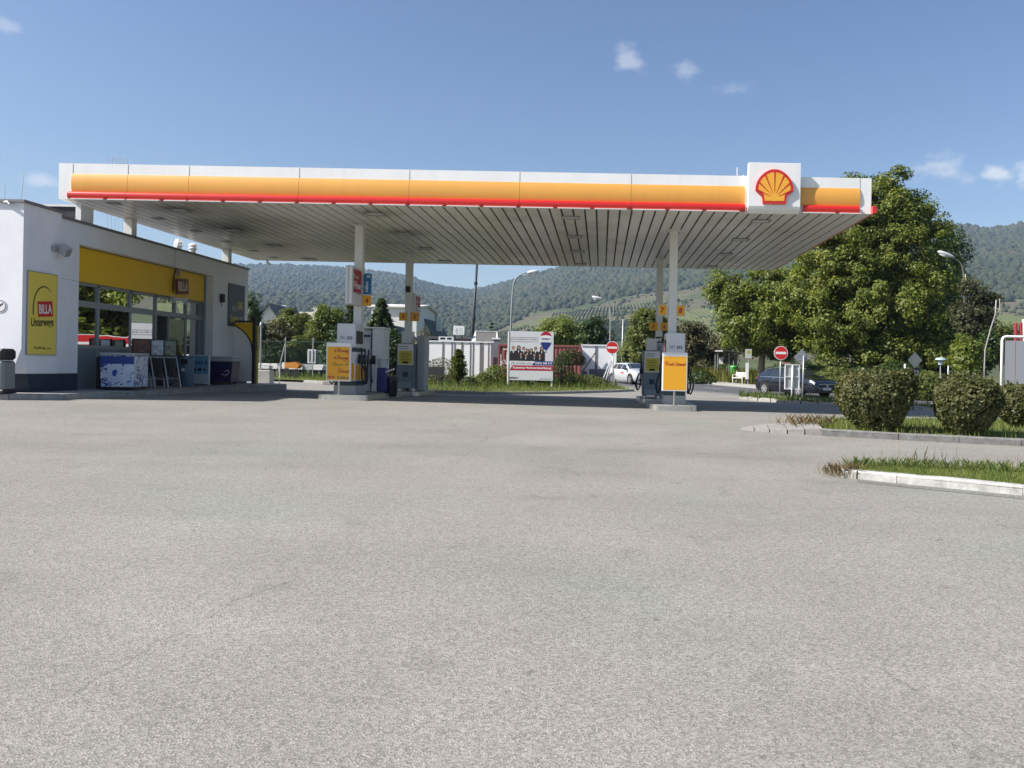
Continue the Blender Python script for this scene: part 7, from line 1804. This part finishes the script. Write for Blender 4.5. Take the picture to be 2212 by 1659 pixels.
# centre background trees
for (u, v, ru, rv, dd, lm, lab, n) in ((1215, 735, 60, 50, 82, L_BIG, 'round green tree left of the smaller street lamp', 90), (1276, 735, 42, 56, 80, L_DARK, 'dark green tree beside the smaller street lamp', 70), (1180, 745, 36, 34, 86, L_DARK, 'dark tree just behind the billboard top', 40),
        (1400, 730, 46, 62, 64, L_OLIVE, 'yellowish green tree left of the right columns', 80), (1372, 770, 30, 36, 66, L_OLIVE, 'smaller yellowish tree above the white car', 36), (1486, 745, 40, 50, 70, L_BROWN, 'brownish tree right of the white right column', 60), (1540, 765, 46, 48, 74, L_BROWN, 'brown green tree between column and bus shelter', 60), (1345, 790, 18, 36, 74, L_DARK, 'small dark tree behind the no entry sign', 18),
        (1020, 690, 1, 1, 90, L_CON, '', 0)):
    if not n: continue
    p = at(u, 815, dd); b0 = (p.x, dd, gz(p.x, dd) + .05)
    tree('background_tree', lab, 'tree', b0, [E(u, v, ru, rv, 0, b0, dd)], n, 130, .85 * dd / 72, .27, lm, BARK, .16, 1.6, nlimb=8, group='trees behind the station', shell=.45)
def conifer(label, u, vb, vt, wid, dd, lm, n=16, per=230, ls=.16, droop=.35, group=None, name='conifer', aspect=.35):
    p = at(u, vb, dd); zt = at(u, vt, dd).z; base = (p.x, dd, min(p.z, gz(p.x, dd) + .1)); H = zt - base[2]; w_ = wid * dd / F
    root = thing(name, label, 'tree', base, 0, group)
    mb = MB(); mb.tube([(0, 0, -.1), (0, 0, H * .96)], [.05 + H * .014, .012], 7)
    Ps, Ns = [], []
    for i in range(n):
        f = (i + .5) / n; z = H * (.12 + .86 * f); L = w_ * (1 - f) ** .75 + .08
        for k in range(6):
            a_ = random.uniform(0, 6.28); l_ = L * random.uniform(.7, 1.1)
            e = Vector((l_ * math.cos(a_), l_ * math.sin(a_), z - droop * l_)); s0 = Vector((0, 0, z)); mid = s0.lerp(e, .5) + Vector((0, 0, .12 * l_))
            mb.tube([s0, mid, e], [.018, .012, .005], 4, caps=False)
            m = per // 6
            t = RNG.uniform(.15, 1.05, m)[:, None]
            q = (1 - t) ** 2 * np.array(s0) + 2 * t * (1 - t) * np.array(mid) + t ** 2 * np.array(e)
            q = q + RNG.normal(size=(m, 3)) * np.array([.1, .1, .06]) * (l_ * .5 + .12); q[:, 2] -= RNG.uniform(0, .12, m) * l_
            Ps.append(q); Ns.append(np.array([0, 0, 1.]) + RNG.normal(size=(m, 3)) * .5)
    V, Fc = leaves(np.concatenate(Ps), np.concatenate(Ns), ls, aspect)
    np_mesh('crown', V, Fc, lm, root); mb.build('trunk', BARK, root); return root
conifer('pale drooping conifer top behind the left light box', 758, 790, 642, 40, 50, L_CON, 18, 300, .3, .6, 'conifers behind the station')
conifer('large drooping conifer between blue sign and shaded column', 822, 796, 640, 62, 48, L_CON, 20, 330, .32, .62, 'conifers behind the station')
conifer('small dark fir on the slope left of the white billboard', 1062, 735, 693, 18, 95, L_DARK, 12, 180, .3, .2, 'conifers behind the station')
conifer('slim green cypress in the grass left of the billboard', 989, 836, 756, 19, 36.5, L_OLIVE, 26, 300, .09, -.9, name='cypress', aspect=.4)
p = at(552, 790, 47); b0 = (p.x, 47, gz(p.x, 47) + .05)
tree('column_tree', 'dark green columnar tree right at the far shop corner', 'tree', b0, [E(545, 700, 17, 80, 0, b0, 47), E(549, 740, 20, 46, 0, b0, 47)], 60, 200, .55, .16, L_DARK, BARK, .12, 1, nlimb=10)
for (u, v, ru, rv, dd, lm, lab, n) in ((632, 712, 42, 42, 56, L_OLIVE, 'light olive tree with pale leaves left of the price board', 70), (600, 735, 34, 40, 52, L_BROWN, 'brownish loose tree beside the columnar tree', 44), (712, 720, 36, 58, 50, L_BIG, 'dense green tree just left of the white pump', 70), (668, 755, 40, 30, 49, L_OLIVE, 'low olive tree behind the mesh fence', 44), (735, 760, 30, 42, 46, L_DARK, 'dark shrub tree behind the white pump', 40),
        (850, 755, 30, 42, 43, L_DARK, 'dark leafy tree between dispenser and shaded pump', 50), (912, 745, 16, 26, 60, L_BROWN, 'thin brownish sapling left of the white hoarding', 14), (600, 770, 40, 18, 47, L_DARK, 'dark hedge tree low behind the mesh fence', 30)):
    p = at(u, 805, dd); b0 = (p.x, dd, gz(p.x, dd) + .05)
    tree('yard_tree', lab, 'tree', b0, [E(u, v, ru, rv, 0, b0, dd)], n, 150, .6, .18, lm, BARK, .09, .8, nlimb=10, group='trees behind the left yard', shell=.45)
# bushes round the billboard
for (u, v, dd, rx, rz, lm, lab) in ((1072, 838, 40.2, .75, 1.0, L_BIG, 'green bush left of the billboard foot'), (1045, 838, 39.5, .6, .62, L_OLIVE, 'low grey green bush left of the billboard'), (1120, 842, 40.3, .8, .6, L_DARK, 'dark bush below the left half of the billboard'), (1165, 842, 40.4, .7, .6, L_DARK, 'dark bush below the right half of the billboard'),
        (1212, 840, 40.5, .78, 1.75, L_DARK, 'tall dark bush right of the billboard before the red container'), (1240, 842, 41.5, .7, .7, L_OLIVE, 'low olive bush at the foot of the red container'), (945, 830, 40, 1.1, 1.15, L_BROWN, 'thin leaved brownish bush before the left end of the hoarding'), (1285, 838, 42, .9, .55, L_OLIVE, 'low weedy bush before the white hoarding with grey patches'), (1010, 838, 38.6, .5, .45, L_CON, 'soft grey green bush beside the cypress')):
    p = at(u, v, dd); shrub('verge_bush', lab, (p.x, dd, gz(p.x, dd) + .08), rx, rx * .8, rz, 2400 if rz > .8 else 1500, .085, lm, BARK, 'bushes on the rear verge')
# climbing greenery over the container edge
p = at(1222, 775, 51.3); shrub('creeper', 'reddish olive creeper hanging over the top edge of the red container', (p.x + .3, 51.5, p.z - .4), 1.1, .3, 1.0, 1500, .16, L_BROWN, BARK, cat='climber')

# the three clipped bushes
def clipped(label, x, y, rx, ry, H, n, seed):
    root = thing('clipped_bush', label, 'bush', (x, y, G(x, y) + .08), 0, 'clipped bushes on the planted island')
    rg = np.random.default_rng(seed)
    m = n; th = rg.uniform(-math.pi, math.pi, m)
    # super-ellipsoid profile: rounded top, sides drawn in towards the foot
    e1, e2 = .5, .8
    s = rg.uniform(-1, 1, m); c = (1 - np.abs(s) ** (2 / e1)).clip(0) ** (e1 / 2)
    top = rg.uniform(0, 1, m) < .34; rt = np.sqrt(rg.uniform(0, 1, m)); s = np.where(top, (1 - rt ** (2 / e1)).clip(0) ** (e1 / 2), s); c = np.where(top, rt, c)
    X = c * np.sign(np.cos(th)) * np.abs(np.cos(th)) ** e2; Y_ = c * np.sign(np.sin(th)) * np.abs(np.sin(th)) ** e2
    dirs = rg.normal(size=(60, 3)); dirs /= np.linalg.norm(dirs, axis=1, keepdims=True); amp = rg.uniform(-.16, .10, 60)
    q = np.stack([X, Y_, s], 1); qn = q / np.linalg.norm(q, axis=1, keepdims=True)
    bump = 1 + (np.maximum(0, qn @ dirs.T) ** 22 * amp).sum(1)
    r = (1 - rg.exponential(.055, m).clip(0, .6)) * bump + rg.normal(size=m) * .012
    low = rg.normal(size=(7, 3)); low /= np.linalg.norm(low, axis=1, keepdims=True); la = rg.uniform(-.10, .07, 7)
    r = r * (1 + (np.maximum(0, qn @ low.T) ** 4 * la).sum(1))
    P = q * r[:, None]; zz = (P[:, 2] + 1) / 2
    nar = np.interp(zz, [0, .12, .35, .6, 1], [.54, .66, .86, 1.0, .97])
    P = np.stack([P[:, 0] * rx * nar, P[:, 1] * ry * nar, np.maximum(.01, zz * H)], 1)
    keep = (zz > .28) | (rg.uniform(0, 1, m) < np.interp(zz, [0, .28], [.45, 1])); P = P[keep]; qn = qn[keep]
    N = qn + np.array([0, 0, .3]) + rg.normal(size=P.shape) * .65
    holes = P[rg.choice(len(P), 26)]; dist = np.linalg.norm(P[:, None] - holes[None], axis=2).min(1); kp = (dist > .075) | (rg.uniform(0, 1, len(P)) < .25); P, N, qn = P[kp], N[kp], qn[kp]
    # stray shoots standing out of the clipped surface
    ks = rg.choice(len(P), 260); sp, sn = [], []
    for k in ks:
        o_ = np.array([qn[k, 0], qn[k, 1], abs(qn[k, 2]) + .5]); o_ /= np.linalg.norm(o_); L_ = rg.uniform(.04, .15)
        for j in range(7): sp.append(P[k] + o_ * L_ * j / 6 + rg.normal(size=3) * .008); sn.append(rg.normal(size=3))
    P = np.concatenate([P, np.array(sp)]); N = np.concatenate([N, np.array(sn)])
    V, Fc = leaves(P, N, .062 * rg.uniform(.7, 1.25, len(P)), .62)
    k2 = 300; a = rg.uniform(0, 6.28, k2)
    np_mesh('foliage', V, Fc, L_HEDGE, root)
    mb = MB()
    for k in range(60):
        a = rg.uniform(0, 6.28); e = rg.uniform(.3, .95); zt = rg.uniform(.45, .97) * H; rr_ = e * (1.0 if zt > .4 * H else .7) * .9
        mb.tube([(.09 * math.cos(a), .09 * math.sin(a), -.05), (rx * rr_ * .35 * math.cos(a), ry * rr_ * .35 * math.sin(a), zt * .45), (rx * rr_ * math.cos(a), ry * rr_ * math.sin(a), zt)], [.018, .013, .004], 5, caps=False)
    mb.build('stem', mat('twig_brown', (.08, .06, .045), .9), root)
x = at(1879, 900, 15.0).x; clipped('nearest clipped bush with flat rounded top at the kerb tip', x, 14.62, .70, .64, 1.12, 29000, 1)
x = at(2064, 900, 14.7).x; clipped('middle clipped bush with drooping side, between two others', x, 14.3, .62, .58, 1.08, 24000, 2)
x = at(2216, 900, 16.2).x; clipped('right clipped bush cut off by the picture edge', x, 16.2, .66, .6, .9, 19000, 3)

# ================================================================== haze
hz = bpy.data.materials.new('haze_air'); hz.use_nodes = True; t = hz.node_tree; t.nodes.remove(t.nodes['Principled BSDF'])
pv = t.nodes.new('ShaderNodeVolumePrincipled'); pv.inputs['Color'].default_value = (.52, .71, 1.0, 1); pv.inputs['Density'].default_value = HAZE_D; pv.inputs['Anisotropy'].default_value = .0
t.links.new(pv.outputs[0], t.nodes['Material Output'].inputs['Volume'])
m_ = MB(); m_.box(-7400, 7400, -400, 9300, -4.0, 425); o = m_.build('haze', hz); o['kind'] = 'stuff'; o['label'] = 'thin blue air haze'; o['category'] = 'haze'
